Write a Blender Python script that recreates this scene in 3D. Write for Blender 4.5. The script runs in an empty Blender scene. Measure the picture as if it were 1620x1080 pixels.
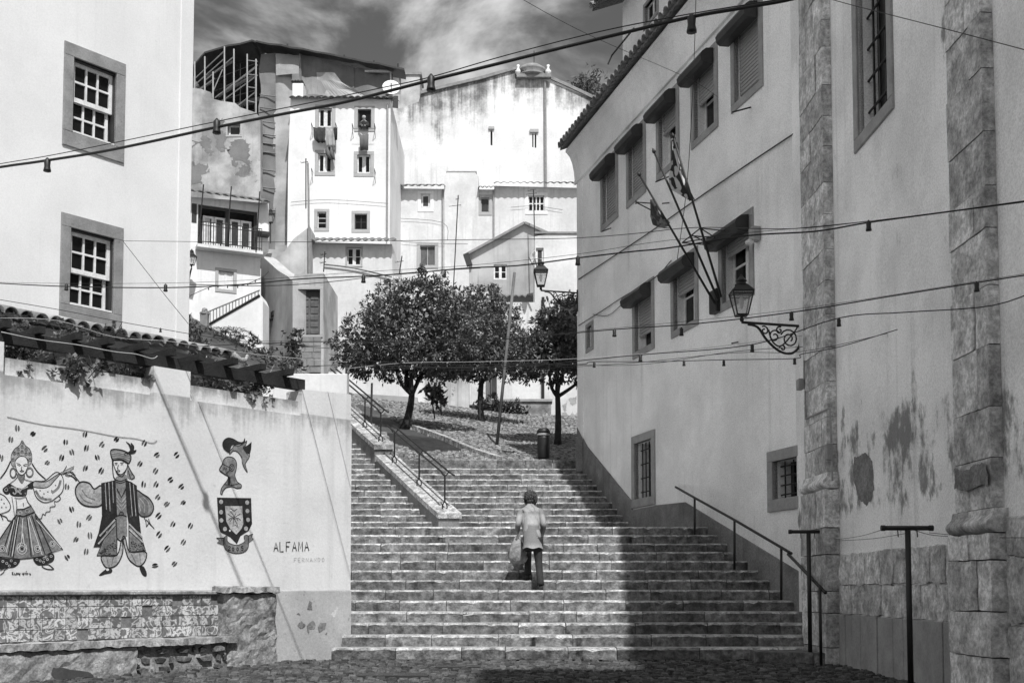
import bpy, bmesh, math, random
from math import radians, sin, cos, pi, atan2, sqrt
from mathutils import Vector, Matrix, noise as mnoise
from mathutils.geometry import delaunay_2d_cdt

random.seed(11)
SC = bpy.context.scene
COL = SC.collection

# ------------------------------------------------------------------ camera
FPX, CX, CY = 1800.0, 810.0, 826.0          # focal length and principal point in photograph pixels
PITCH = radians(3.3)
EYE = Vector((0, 0, 0.97))
cd = bpy.data.cameras.new("camera"); cam = bpy.data.objects.new("camera", cd); COL.objects.link(cam)
cam.location = EYE; cam.rotation_euler = (radians(90) + PITCH, 0, 0)
cd.sensor_width = 36; cd.lens = 36 * FPX / 1620; cd.shift_y = (CY - 540) / 1620
cd.clip_end = 2000; cd.clip_start = 0.1
SC.camera = cam

# ------------------------------------------------------------------ sky, sun, exposure
SUN_EL = radians(55)
SHADOW = Vector((-0.279, 0.960, 0)).normalized()       # where shadows fall on level ground
W = bpy.data.worlds.new("World"); SC.world = W; W.use_nodes = True
nt = W.node_tree; nt.nodes.clear()
def wn(t, **k):
    n = nt.nodes.new(t)
    for a, b in k.items(): setattr(n, a, b)
    return n
sky = wn('ShaderNodeTexSky', sky_type='NISHITA', sun_disc=False, sun_elevation=SUN_EL,
         sun_rotation=atan2(-SHADOW.x, -SHADOW.y))
bw = wn('ShaderNodeSeparateColor'); nt.links.new(sky.outputs[0], bw.inputs[0])      # the red channel: black-and-white film behind a red filter
tc = wn('ShaderNodeTexCoord')
mp = wn('ShaderNodeMapping'); mp.inputs['Location'].default_value = (12.1, 0.2, 0.9)
mp.inputs['Scale'].default_value = (1.0, 1.0, 1.5)
nt.links.new(tc.outputs['Generated'], mp.inputs[0])
cn = wn('ShaderNodeTexNoise'); cn.inputs['Scale'].default_value = 5.2; cn.inputs['Detail'].default_value = 8
cn.inputs['Roughness'].default_value = 0.56; cn.inputs['Distortion'].default_value = 0.35
nt.links.new(mp.outputs[0], cn.inputs['Vector'])
cr = wn('ShaderNodeMapRange', interpolation_type='SMOOTHSTEP'); cr.inputs['From Min'].default_value = 0.40; cr.inputs['From Max'].default_value = 0.64
cr.inputs['To Min'].default_value = 0.0; cr.inputs['To Max'].default_value = 1.0
nt.links.new(cn.outputs[0], cr.inputs[0])
ma = wn('ShaderNodeMath', operation='MULTIPLY_ADD'); ma.inputs[1].default_value = 4.6; ma.inputs[2].default_value = 0.0
nt.links.new(cr.outputs[0], ma.inputs[0])
flt = wn('ShaderNodeMath', operation='MULTIPLY'); flt.inputs[1].default_value = 0.65; nt.links.new(bw.outputs[0], flt.inputs[0])
ad = wn('ShaderNodeMath', operation='ADD'); nt.links.new(flt.outputs[0], ad.inputs[0]); nt.links.new(ma.outputs[0], ad.inputs[1])
bg = wn('ShaderNodeBackground'); bg.inputs['Strength'].default_value = 0.155
nt.links.new(ad.outputs[0], bg.inputs[0])
wo = wn('ShaderNodeOutputWorld'); nt.links.new(bg.outputs[0], wo.inputs[0])

sd = bpy.data.lights.new("sun", 'SUN'); sd.energy = 5.0; sd.angle = radians(0.53); sd.color = (1, 1, 1)
so = bpy.data.objects.new("sun", sd); COL.objects.link(so)
SUND = Vector((SHADOW.x * cos(SUN_EL), SHADOW.y * cos(SUN_EL), -sin(SUN_EL)))
so.rotation_euler = SUND.to_track_quat('-Z', 'Y').to_euler(); so.location = (6, -12, 25)
SC.view_settings.view_transform = 'Standard'; SC.view_settings.look = 'None'
SC.view_settings.exposure = 0.0; SC.view_settings.gamma = 1.0; SC.view_settings.use_curve_mapping = False
SC.cycles.max_bounces = 6

# ------------------------------------------------------------------ geometry helpers
_R = Vector((1, 0, 0)); _U = Vector((0, -sin(PITCH), cos(PITCH))); _F = Vector((0, cos(PITCH), sin(PITCH)))
def ray(x, y): return _R * ((x - CX) / FPX) + _U * ((CY - y) / FPX) + _F
def at(x, y, Y):
    d = ray(x, y); return EYE + d * ((Y - EYE.y) / d.y)

class Frame:
    """A vertical plane: origin o (plan), u = direction that runs rightwards in the picture, n = outward normal."""
    def __init__(s, o, u):
        s.o = Vector((o[0], o[1], 0)); s.u = Vector((u[0], u[1], 0)).normalized()
        s.n = Vector((s.u.y, -s.u.x, 0))
    def P(s, u, z, off=0.0): return s.o + s.u * u + s.n * off + Vector((0, 0, z))
    def hit(s, x, y, off=0.0):
        d = ray(x, y); o = s.o + s.n * off
        return EYE + d * ((o - EYE).dot(s.n) / d.dot(s.n))
    def uz(s, x, y, off=0.0):
        p = s.hit(x, y, off); return ((p - s.o).dot(s.u), p.z)
    def moved(s, off): return Frame((s.o + s.n * off)[:2], s.u[:2])
def front(Y, xc=0.0): return Frame((xc, Y), (1, 0))

def wloc(o):
    v = Vector((0, 0, 0))
    while o: v = v + o.location; o = o.parent
    return v

def tri_poly(loops):
    """triangulate an outline with holes (lists of 2-D points) -> points, triangles"""
    pts, ed = [], []
    for lp in loops:
        b = len(pts); pts += [Vector((p[0], p[1])) for p in lp]
        ed += [(b + i, b + (i + 1) % len(lp)) for i in range(len(lp))]
    vs, es, fs, *_ = delaunay_2d_cdt(pts, ed, [], 0, 1e-6)
    def inside(p, lp):
        c = False; n = len(lp)
        for i in range(n):
            a, b = lp[i], lp[i - 1]
            if (a[1] > p[1]) != (b[1] > p[1]) and p[0] < (b[0] - a[0]) * (p[1] - a[1]) / (b[1] - a[1]) + a[0]: c = not c
        return c
    out = []
    for f in fs:
        c = (vs[f[0]] + vs[f[1]] + vs[f[2]]) / 3
        if inside(c, loops[0]) and not any(inside(c, l) for l in loops[1:]):
            a, b, d = (vs[i] for i in f)
            if (b - a).cross(d - a) < 0: f = f[::-1]
            out.append(tuple(f))
    return vs, out

class MB:
    def __init__(s): s.v = []; s.f = []; s.m = []
    def add(s, vs, fs, mi=0):
        b = len(s.v); s.v += [Vector(p) for p in vs]
        for f in fs: s.f.append(tuple(b + i for i in f)); s.m.append(mi)
        return s
    def hexa(s, p, mi=0):    # p: bottom a b c d (ccw from above), top a b c d
        return s.add(p, [(3, 2, 1, 0), (4, 5, 6, 7), (0, 1, 5, 4), (1, 2, 6, 5), (2, 3, 7, 6), (3, 0, 4, 7)], mi)
    def box(s, x0, x1, y0, y1, z0, z1, mi=0):
        return s.hexa([(x0, y0, z0), (x1, y0, z0), (x1, y1, z0), (x0, y1, z0), (x0, y0, z1), (x1, y0, z1), (x1, y1, z1), (x0, y1, z1)], mi)
    def fbox(s, F, u0, u1, z0, z1, d0, d1, mi=0, bev=0.0):
        """box on a frame; d0 (back) < d1 (front) are offsets along the normal"""
        P = F.P
        if bev <= 0:
            return s.hexa([P(u0, z0, d1), P(u1, z0, d1), P(u1, z0, d0), P(u0, z0, d0), P(u0, z1, d1), P(u1, z1, d1), P(u1, z1, d0), P(u0, z1, d0)], mi)
        e = bev
        a = [P(u0, z0, d0), P(u1, z0, d0), P(u1, z1, d0), P(u0, z1, d0)]
        b = [P(u0, z0, d1 - e), P(u1, z0, d1 - e), P(u1, z1, d1 - e), P(u0, z1, d1 - e)]
        c = [P(u0 + e, z0 + e, d1), P(u1 - e, z0 + e, d1), P(u1 - e, z1 - e, d1), P(u0 + e, z1 - e, d1)]
        fs = [(8, 9, 10, 11)]
        for i in range(4):
            j = (i + 1) % 4
            fs += [(i, j, 4 + j, 4 + i), (4 + i, 4 + j, 8 + j, 8 + i)]
        return s.add(a + b + c, fs, mi)
    def rough(s, F, u0, u1, z0, z1, d0, d1, amp=.02, res=.05, freq=7., mi=0):
        """a weathered block: subdivided box, every vertex pushed by noise"""
        nu, nz_, nd = (max(1, int(q / res)) for q in (u1 - u0, z1 - z0, d1 - d0)); idx = {}
        def vid(i, j, k):
            key = (i, j, k)
            if key not in idx:
                p = F.P(u0 + (u1 - u0) * i / nu, z0 + (z1 - z0) * j / nz_, d0 + (d1 - d0) * k / nd)
                q = p * freq; w = Vector((mnoise.fractal(q, .7, 2, 4), mnoise.fractal(q + Vector((5, 9, 2)), .7, 2, 4), mnoise.fractal(q + Vector((1, 4, 8)), .7, 2, 4))) * amp
                e = (i in (0, nu)) + (j == nz_) + (k == nd)
                if e >= 2: w += (F.P((u0 + u1) / 2, (z0 + z1) / 2, d0) - p).normalized() * amp * (.5 + random.random())
                idx[key] = len(s.v); s.v.append(p + w)
            return idx[key]
        def quad(a, b, c, d): s.f.append((vid(*a), vid(*b), vid(*c), vid(*d))); s.m.append(mi)
        for i in range(nu):
            for j in range(nz_): quad((i, j, nd), (i + 1, j, nd), (i + 1, j + 1, nd), (i, j + 1, nd))
            for k in range(nd): quad((i, nz_, k), (i, nz_, k + 1), (i + 1, nz_, k + 1), (i + 1, nz_, k)); quad((i, 0, k), (i + 1, 0, k), (i + 1, 0, k + 1), (i, 0, k + 1))
        for j in range(nz_):
            for k in range(nd): quad((0, j, k), (0, j, k + 1), (0, j + 1, k + 1), (0, j + 1, k)); quad((nu, j, k), (nu, j + 1, k), (nu, j + 1, k + 1), (nu, j, k + 1))
        return s
    def beam(s, a, b, w, h, mi=0, up=None):
        a = Vector(a); b = Vector(b); d = (b - a).normalized()
        up = Vector(up or (0, 0, 1))
        if abs(d.dot(up)) > .99: up = Vector((0, 1, 0))
        sx = d.cross(up).normalized() * w / 2; sz = sx.cross(d).normalized() * h / 2
        return s.hexa([a - sx - sz, a + sx - sz, b + sx - sz, b - sx - sz, a - sx + sz, a + sx + sz, b + sx + sz, b - sx + sz], mi)
    def tube(s, pts, r, n=6, mi=0, cap=True):
        pts = [Vector(p) for p in pts]; rr = r if isinstance(r, (list, tuple)) else [r] * len(pts)
        b = len(s.v); prev = None
        for i, p in enumerate(pts):
            d = (pts[min(i + 1, len(pts) - 1)] - pts[max(i - 1, 0)]).normalized()
            if prev is None:
                a = Vector((0, 0, 1)) if abs(d.z) < .9 else Vector((0, 1, 0))
                x = d.cross(a).normalized()
            else: x = (prev - d * prev.dot(d)).normalized()
            prev = x; y = d.cross(x)
            for k in range(n):
                t = 2 * pi * k / n; s.v.append(p + (x * cos(t) + y * sin(t)) * rr[i])
        for i in range(len(pts) - 1):
            for k in range(n):
                k2 = (k + 1) % n
                s.f.append((b + i * n + k, b + i * n + k2, b + (i + 1) * n + k2, b + (i + 1) * n + k)); s.m.append(mi)
        if cap:
            s.f.append(tuple(b + k for k in reversed(range(n)))); s.m.append(mi)
            e = b + (len(pts) - 1) * n; s.f.append(tuple(e + k for k in range(n))); s.m.append(mi)
        return s
    def lathe(s, c, prof, n=12, mi=0, axis=(0, 0, 1)):
        ax = Vector(axis).normalized(); c = Vector(c)
        return s.tube([c + ax * h + ax * (1e-5 * i) for i, (r, h) in enumerate(prof)], [r for r, h in prof], n, mi) if False else s._lathe(c, prof, n, mi, ax)
    def _lathe(s, c, prof, n, mi, ax):
        x = ax.orthogonal().normalized(); y = ax.cross(x); b = len(s.v)
        for r, h in prof:
            for k in range(n):
                t = 2 * pi * k / n; s.v.append(c + ax * h + (x * cos(t) + y * sin(t)) * r)
        for i in range(len(prof) - 1):
            for k in range(n):
                k2 = (k + 1) % n
                s.f.append((b + i * n + k, b + i * n + k2, b + (i + 1) * n + k2, b + (i + 1) * n + k)); s.m.append(mi)
        s.f.append(tuple(b + k for k in reversed(range(n)))); s.m.append(mi)
        e = b + (len(prof) - 1) * n; s.f.append(tuple(e + k for k in range(n))); s.m.append(mi)
        return s
    def slab(s, F, outline, d0, d1, holes=(), reveal=None, mi=0):
        """a solid plate in frame F between offsets d0 (back) and d1 (front); outline / holes are (u, z) loops, holes are recessed by 'reveal'"""
        loops = [list(outline)] + [list(h) for h in holes]
        vs, tr = tri_poly(loops)
        s.add([F.P(p[0], p[1], d1) for p in vs], tr, mi)
        vb, tb = tri_poly([loops[0]])
        s.add([F.P(p[0], p[1], d0) for p in vb], [t[::-1] for t in tb], mi)
        for k, lp in enumerate(loops):
            dd = d0 if k == 0 else d1 - (reveal or (d1 - d0) * .9)
            area = sum(lp[i - 1][0] * lp[i][1] - lp[i][0] * lp[i - 1][1] for i in range(len(lp)))
            n = len(lp)
            for i in range(n):
                a, b = lp[i], lp[(i + 1) % n]
                q = [F.P(a[0], a[1], d1), F.P(b[0], b[1], d1), F.P(b[0], b[1], dd), F.P(a[0], a[1], dd)]
                if (area > 0) == (k == 0): q = q[::-1]
                s.add(q, [(0, 1, 2, 3)], mi)
        return s
    def sheet(s, F, outline, d, mi=0):
        vs, tr = tri_poly([list(outline)]); return s.add([F.P(p[0], p[1], d) for p in vs], tr, mi)
    def build(s, name, mat, parent=None, smooth=False, base=None):
        me = bpy.data.meshes.new(name); o = bpy.data.objects.new(name, me); COL.objects.link(o)
        off = wloc(parent)
        if parent is not None: o.parent = parent
        elif base is not None: o.location = base; off = Vector(base)
        elif s.v:
            mn = [min(v[i] for v in s.v) for i in range(3)]; mx = [max(v[i] for v in s.v) for i in range(2)]
            off = Vector(((mn[0] + mx[0]) / 2, (mn[1] + mx[1]) / 2, mn[2])); o.location = off
        me.from_pydata([tuple(v - off) for v in s.v], [], s.f)
        mats = mat if isinstance(mat, (list, tuple)) else [mat]
        for m in mats: me.materials.append(m)
        if len(mats) > 1: me.polygons.foreach_set('material_index', s.m)
        if smooth: me.polygons.foreach_set('use_smooth', [True] * len(me.polygons))
        me.update(); return o

def tag(o, label=None, cat=None, group=None, kind=None):
    if label: o['label'] = label
    if cat: o['category'] = cat
    if group: o['group'] = group
    if kind: o['kind'] = kind
    return o
def thing(name, label, cat, loc, group=None, kind=None):
    o = bpy.data.objects.new(name, None); COL.objects.link(o); o.location = loc; o.empty_display_size = .2
    return tag(o, label, cat, group, kind)
def rect(u0, u1, z0, z1): return [(u0, z0), (u1, z0), (u1, z1), (u0, z1)]
def smooth_path(pts, k=6):
    pts = [Vector(p) for p in pts]; out = []
    for i in range(len(pts) - 1):
        p0, p1, p2, p3 = pts[max(i - 1, 0)], pts[i], pts[i + 1], pts[min(i + 2, len(pts) - 1)]
        for j in range(k):
            t = j / k
            out.append(.5 * ((2 * p1) + (p2 - p0) * t + (2 * p0 - 5 * p1 + 4 * p2 - p3) * t * t + (3 * p1 - p0 - 3 * p2 + p3) * t ** 3))
    out.append(pts[-1]); return out

# ------------------------------------------------------------------ materials (all neutral greys: the place is seen in black and white)
_M = {}
def gm(name, base, rough=.85, var=.15, scale=1.5, streak=0., streakz=.12, patch=0., patchcol=.18, patchscale=1.1, rnd=None, rndamt=.3,
       bump=.25, bscale=22., speck=0., metal=0., spec=.3, patchstretch=1.0, edge=.035,
       fine=.12, fines=34., top=None, topdepth=1., topamt=.6, topw=1.6, zone=None):
    """weathered grey: broad blotches, vertical run-off streaks, fallen-plaster patches, specks, fine relief"""
    if name in _M: return _M[name]
    m = bpy.data.materials.new(name); m.use_nodes = True; t = m.node_tree; L = t.links.new
    b = t.nodes['Principled BSDF']; b.inputs['Roughness'].default_value = rough; b.inputs['Metallic'].default_value = metal
    b.inputs['Specular IOR Level'].default_value = spec
    def N(ty, **k):
        n = t.nodes.new(ty)
        for a, v in k.items(): setattr(n, a, v)
        return n
    def math_(op, a, c=None, d=None):
        n = N('ShaderNodeMath', operation=op)
        for i, q in enumerate((a, c, d)):
            if q is None: continue
            if hasattr(q, 'links'): L(q, n.inputs[i])
            else: n.inputs[i].default_value = q
        return n.outputs[0]
    def nz(sc, det=4, ro=.55, vec=None, dist=0.):
        n = N('ShaderNodeTexNoise'); n.inputs['Scale'].default_value = sc; n.inputs['Detail'].default_value = det
        n.inputs['Roughness'].default_value = ro; n.inputs['Distortion'].default_value = dist; L(vec, n.inputs['Vector']); return n.outputs[0]
    def mr(v, a, c, lo=0., hi=1.):
        n = N('ShaderNodeMapRange', interpolation_type='SMOOTHSTEP'); L(v, n.inputs[0])
        for i, q in zip((1, 2, 3, 4), (a, c, lo, hi)): n.inputs[i].default_value = q
        return n.outputs[0]
    g = N('ShaderNodeNewGeometry'); pos = g.outputs['Position']
    if rnd:
        r = g.outputs['Random Per Island'] if rnd == 'island' else N('ShaderNodeObjectInfo').outputs['Random']
        mpn = N('ShaderNodeVectorMath', operation='SCALE'); cmb = N('ShaderNodeCombineXYZ')
        L(r, cmb.inputs[0]); L(r, cmb.inputs[1]); L(cmb.outputs[0], mpn.inputs[0]); mpn.inputs['Scale'].default_value = 37.
        adv = N('ShaderNodeVectorMath', operation='ADD'); L(pos, adv.inputs[0]); L(mpn.outputs[0], adv.inputs[1]); tv = adv.outputs[0]
    else: tv = pos
    fac = mr(nz(scale, 7, .6, tv), .3, .72, 1 - var, 1 + var * .45)
    if streak:
        s = N('ShaderNodeVectorMath', operation='MULTIPLY'); L(pos, s.inputs[0]); s.inputs[1].default_value = (3.2, 3.2, streakz)
        q = mr(nz(1.5, 6, .62, s.outputs[0]), .5, .8)
        q = math_('MULTIPLY', q, mr(nz(.5, 3, .5, pos), .35, .65))
        fac = math_('MULTIPLY', fac, math_('MAXIMUM', math_('SUBTRACT', 1.0, math_('MULTIPLY', q, streak)), .12))
    if rnd: fac = math_('MULTIPLY', fac, mr(r, 0., 1., 1 - rndamt, 1 + rndamt * .6))
    if speck:
        fac = math_('MULTIPLY', fac, mr(nz(9, 5, .7, tv), .62, .7, 1., 1 - speck))
    if fine:
        fac = math_('MULTIPLY', fac, mr(nz(fines, 4, .75, tv), .3, .7, 1 - fine, 1 + fine * .7))
    if top:                                    # run-off dirt below a coping or verge: top = [(a, b)] lines z = a + b * x
        sp = N('ShaderNodeSeparateXYZ'); L(pos, sp.inputs[0]); h = None
        for a_, b_ in top:
            q = math_('SUBTRACT', math_('MULTIPLY_ADD', sp.outputs[0], b_, a_), sp.outputs[2]); h = q if h is None else math_('MINIMUM', h, q)
        s = N('ShaderNodeVectorMath', operation='MULTIPLY'); L(pos, s.inputs[0]); s.inputs[1].default_value = (topw, topw, topw * .05)
        k = math_('ADD', nz(1., 8, .7, s.outputs[0]), math_('MULTIPLY', nz(topw * 1.7, 7, .7, pos), .5))
        k = math_('SUBTRACT', k, math_('MULTIPLY', h, .42 / topdepth))
        q = math_('MULTIPLY', mr(k, .5, .82), topamt)
        q = math_('MULTIPLY', q, mr(h, -.02, .0))
        fac = math_('MULTIPLY', fac, math_('SUBTRACT', 1.0, q))
    val = math_('MULTIPLY', fac, base)
    if patch:
        s = N('ShaderNodeVectorMath', operation='MULTIPLY'); L(pos, s.inputs[0]); s.inputs[1].default_value = (1, 1, patchstretch)
        th = .72 - patch * .3
        pn = nz(patchscale, 10, .66, s.outputs[0])
        if zone:                               # (z0, z1): flaking only within this height
            sz = N('ShaderNodeSeparateXYZ'); L(pos, sz.inputs[0])
            zz = math_('MULTIPLY', mr(sz.outputs[2], zone[0], zone[0] + .3), mr(sz.outputs[2], zone[1] - .9, zone[1], 1., 0.))
            pn = math_('MULTIPLY_ADD', zz, .16, math_('SUBTRACT', pn, .16))
        q = mr(pn, th, th + edge)
        mx = N('ShaderNodeMix', data_type='FLOAT'); L(q, mx.inputs[0]); L(val, mx.inputs[2]); 
        pv = math_('MULTIPLY', fac, patchcol); L(pv, mx.inputs[3]); val = mx.outputs[0]
    if patch: qmask = q
    L(val, b.inputs['Base Color'])
    if bump:
        bn = N('ShaderNodeBump'); bn.inputs['Strength'].default_value = bump; bn.inputs['Distance'].default_value = .02
        hgt = nz(bscale, 6, .65, pos)
        if patch: hgt = math_('MULTIPLY_ADD', qmask, -1.6, hgt)
        L(hgt, bn.inputs['Height']); L(bn.outputs[0], b.inputs['Normal'])
    _M[name] = m; return m
def flat(name, v, rough=.6, metal=0., spec=.4, bump=0.): return gm(name, v, rough, var=.18, scale=6., bump=bump, metal=metal, spec=spec)
def glassy(name, v=.01, rough=.12):
    m = flat(name, v, rough, 0., .22); return m

M_plL = gm('plaster_left', .72, var=.07, scale=.8, streak=.10, speck=.05, bump=.18, fine=.06)
M_mural = gm('plaster_mural', .70, var=.10, scale=1.1, streak=.26, streakz=.05, speck=.12, bump=.22, top=[(3.36, 0)], topdepth=.55, topamt=.5, topw=3., fine=.06)
M_parapet = gm('plaster_parapet', .62, var=.14, scale=1.6, streak=.3, streakz=.05, speck=.12, bump=.22, top=[(3.56, 0)], topdepth=.3, topamt=.6, topw=4.)
M_murdado = gm('plaster_dado', .46, var=.15, scale=2., patch=.25, patchcol=.62, patchscale=2.5, speck=.3)
M_fac = gm('plaster_facade', .95, var=.18, scale=.6, streak=.3, speck=.06, bump=.3, bscale=34., fine=.2, fines=48.)
M_church = gm('plaster_church', .95, var=.2, scale=.7, streak=.36, streakz=.05, patch=.84, patchcol=.28, patchscale=2.0, patchstretch=.6, zone=(1.7, 3.6), edge=.11, bump=.3, fine=.2, fines=45.)
M_peel = gm('plaster_patch', .24, var=.4, scale=5., fine=.4, speck=.3)
M_stone = gm('stone_dressed', .66, fine=.4, fines=20., var=.5, scale=4.5, streak=.18, speck=.4, rnd='object', rndamt=.25, bump=.5, bscale=14.)
M_surr = gm('stone_surround', .34, var=.22, scale=3., speck=.15, bump=.3)
M_surrL = gm('stone_surround_left', .27, var=.25, scale=3., speck=.25, bump=.4)
M_plinth = gm('plinth_render', .22, var=.35, scale=2.2, streak=.5, speck=.3, fine=.3)
M_bench = gm('bench_stone', .33, var=.5, scale=5., streak=.25, streakz=.3, speck=.4, patch=.3, patchcol=.4, patchscale=5., fine=.4, bump=.6)
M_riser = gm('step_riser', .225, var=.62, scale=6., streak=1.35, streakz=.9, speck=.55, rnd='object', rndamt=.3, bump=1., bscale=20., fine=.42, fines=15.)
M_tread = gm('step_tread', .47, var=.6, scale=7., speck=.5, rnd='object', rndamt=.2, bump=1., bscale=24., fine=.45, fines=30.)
M_mortar = gm('mortar', .07, var=.3)
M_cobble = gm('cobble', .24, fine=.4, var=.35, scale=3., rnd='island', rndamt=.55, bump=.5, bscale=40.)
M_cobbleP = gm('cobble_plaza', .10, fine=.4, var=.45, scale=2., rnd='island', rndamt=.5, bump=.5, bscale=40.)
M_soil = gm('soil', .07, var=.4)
M_darkground = gm('dark_ground', .03, var=.5, scale=4., fine=.5)
M_far = gm('plaster_white_far', .80, var=.15, scale=.5, streak=.30, bump=.15, fines=7., fine=.05)
M_far2 = gm('plaster_white_far_b', .68, var=.2, scale=.5, streak=.45, bump=.15, fines=6., fine=.07)
_ga = at(665, 150, 76); _gb = at(820, 111, 76); _gc = at(866, 124, 76); _gd = at(936, 156, 76)
def _ln(a, b): k = (b.z - a.z) / (b.x - a.x); return (a.z - k * a.x, k)
M_gable = gm('plaster_gable', .80, var=.22, scale=.4, streak=.3, streakz=.06, bump=.15, top=[_ln(_ga, _gb), _ln(_gb, _gd)], topdepth=4.2, topamt=.8, topw=.9, fine=.08, fines=9.)
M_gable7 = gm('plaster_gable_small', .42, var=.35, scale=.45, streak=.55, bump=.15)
M_derel = gm('plaster_derelict', .44, var=.5, scale=.7, streak=.4, patch=.42, patchcol=.22, patchscale=.33)
M_grime = gm('plaster_grime', .5, var=.45, scale=.6, streak=.6, streakz=.08, patch=.2)
M_farsurr = gm('surround_far', .42, var=.12, bump=.1)
M_roof = gm('roof_tile', .30, var=.3, scale=4., rnd='object', rndamt=.35, speck=.3, bump=.3)
M_roofI = gm('roof_tile_rows', .17, var=.3, scale=4., rnd='island', rndamt=.35, speck=.3, bump=.3)
M_band = gm('eave_band', .30, var=.15, scale=.8)
M_black = flat('iron_black', .018, .5, 0., .4)
M_dark = flat('dark_paint', .035, .5)
M_timber = gm('dark_timber', .022, .75, var=.4, scale=5., bump=.5, bscale=30.)
M_white = flat('white_paint', .74, .5)
M_glass = glassy('window_glass')
M_glassmid = glassy('window_glass_pale', .06, .1)
M_shutter = gm('roller_shutter', .34, .55, var=.1, bump=.0)
M_hood = gm('shutter_hood', .04, .5, var=.3, scale=3.)
M_curtain = flat('curtain', .5, .9)
M_metal = flat('galvanised', .32, .45, .5)
M_cable = flat('cable', .012, .5)
M_cablelt = flat('cable_pale', .45, .6)
M_ink = gm('mural_black', .025, .8, var=.5, scale=9., patch=.26, patchcol=.4, patchscale=9., edge=.1, fine=.3)
M_inkmid = gm('mural_grey', .23, .85, var=.45, scale=7., patch=.24, patchcol=.5, patchscale=8., edge=.12, fine=.35)
M_inklt = gm('mural_pale_grey', .42, .85, var=.35, scale=7., patch=.3, patchcol=.6, patchscale=8., edge=.12, fine=.3)
M_bark = gm('bark', .045, .9, var=.4, scale=6., bump=.8, bscale=18.)
M_net = gm('debris_net', .24, .9, var=.35, scale=.5, streak=.4, bump=.3, bscale=9.)
M_wooddoor = gm('weathered_door', .12, .8, var=.3, scale=4., streak=.4)
# ================================================================== frames of the place
_e = at(554, 1003, 16.2);  F_MUR = Frame((_e.x, _e.y), ((2450 - 810) / 1800, 1))
_e = at(300, 300, 22.0);   F_LEFT = Frame((_e.x, _e.y), ((2300 - 810) / 1800, 1))
_e = at(915, 735, 27.0);   F_FAC = Frame((_e.x, _e.y), ((810 - 330) / 1800, -1))
_e = at(1318, 930, 15.2);  F_CH = Frame((_e.x, _e.y), ((810 - 775) / 1800, -1))
def fac_x(Y): return F_FAC.o.x + (F_FAC.o.y - Y) * 480 / 1800
def flank_x(Y): return F_MUR.o.x - .165 * max(0, Y - 16.2) - .12
def ramp_x(Y): return -1.3 - .494 * (Y - 23.4)
def terr_z(X, Y):
    z = 3.97 + .22 * (Y - 27) - (.12 if X < 0 else .05) * X * max(.0, min(1, (Y - 26.9) / 3.5))
    if Y > 45: z -= .10 * (Y - 45)
    if X < -6.5 and Y > 36: z += .36 * (-6.5 - X) * min(1, (Y - 36) / 6)
    return z
def terr_hit(x, y):
    d = ray(x, y); a, b = 26., 60.
    f = lambda Y: (EYE + d * (Y / d.y)).z - terr_z((EYE + d * (Y / d.y)).x, Y)
    for _ in range(40):
        m = (a + b) / 2
        if f(m) < 0: b = m
        else: a = m
    return EYE + d * (a / d.y)
def in_poly(p, lp):
    c = False
    for i in range(len(lp)):
        a, b = lp[i], lp[i - 1]
        if (a[1] > p[1]) != (b[1] > p[1]) and p[0] < (b[0] - a[0]) * (p[1] - a[1]) / (b[1] - a[1]) + a[0]: c = not c
    return c
def plaza_z(X, Y): return -.012 * max(0, 15.6 - Y) - .004

# ------------------------------------------------------------------ ground sheets
def grid_sheet(name, mat, x0, x1, y0, y1, nx, ny, fz, label):
    mb = MB(); vs = [(x0 + (x1 - x0) * i / nx, y0 + (y1 - y0) * j / ny) for j in range(ny + 1) for i in range(nx + 1)]
    mb.add([(x, y, fz(x, y)) for x, y in vs], [(j * (nx + 1) + i, j * (nx + 1) + i + 1, (j + 1) * (nx + 1) + i + 1, (j + 1) * (nx + 1) + i) for j in range(ny) for i in range(nx)])
    o = mb.build(name, mat); tag(o, label, None, None, 'structure'); return o
grid_sheet('ground', M_soil, -400, 400, -400, 500, 8, 8, lambda x, y: -1.6, 'bare ground stretching under the whole town')
grid_sheet('plaza_pavement', M_mortar, -16, 12, -14, 17, 4, 24, lambda x, y: plaza_z(x, y) - .03, 'dark joints of the cobbled square at the foot of the stairs')
def hill_z(x, y): return terr_z(x, y) - .06 + (.0 if y < 47 else .15 * mnoise.noise(Vector((x * .2, y * .2, 0))))
grid_sheet('hillside_ground', M_soil, -45, 45, 30.5, 110, 60, 60, hill_z, 'sloping earth of the hill under the white houses')
# the terrace slope in front of the trees, its edge following the ramp
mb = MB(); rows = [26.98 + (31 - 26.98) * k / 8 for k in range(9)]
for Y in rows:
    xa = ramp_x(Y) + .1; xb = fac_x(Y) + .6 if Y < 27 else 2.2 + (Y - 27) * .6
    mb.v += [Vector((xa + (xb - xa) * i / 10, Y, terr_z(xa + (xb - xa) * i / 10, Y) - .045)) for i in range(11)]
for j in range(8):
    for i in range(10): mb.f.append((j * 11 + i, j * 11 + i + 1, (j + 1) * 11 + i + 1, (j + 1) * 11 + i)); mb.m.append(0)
tag(mb.build('terrace_ground', M_darkground), 'near-black sloping ground of the cobbled terrace under the trees', None, None, 'structure')

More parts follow.
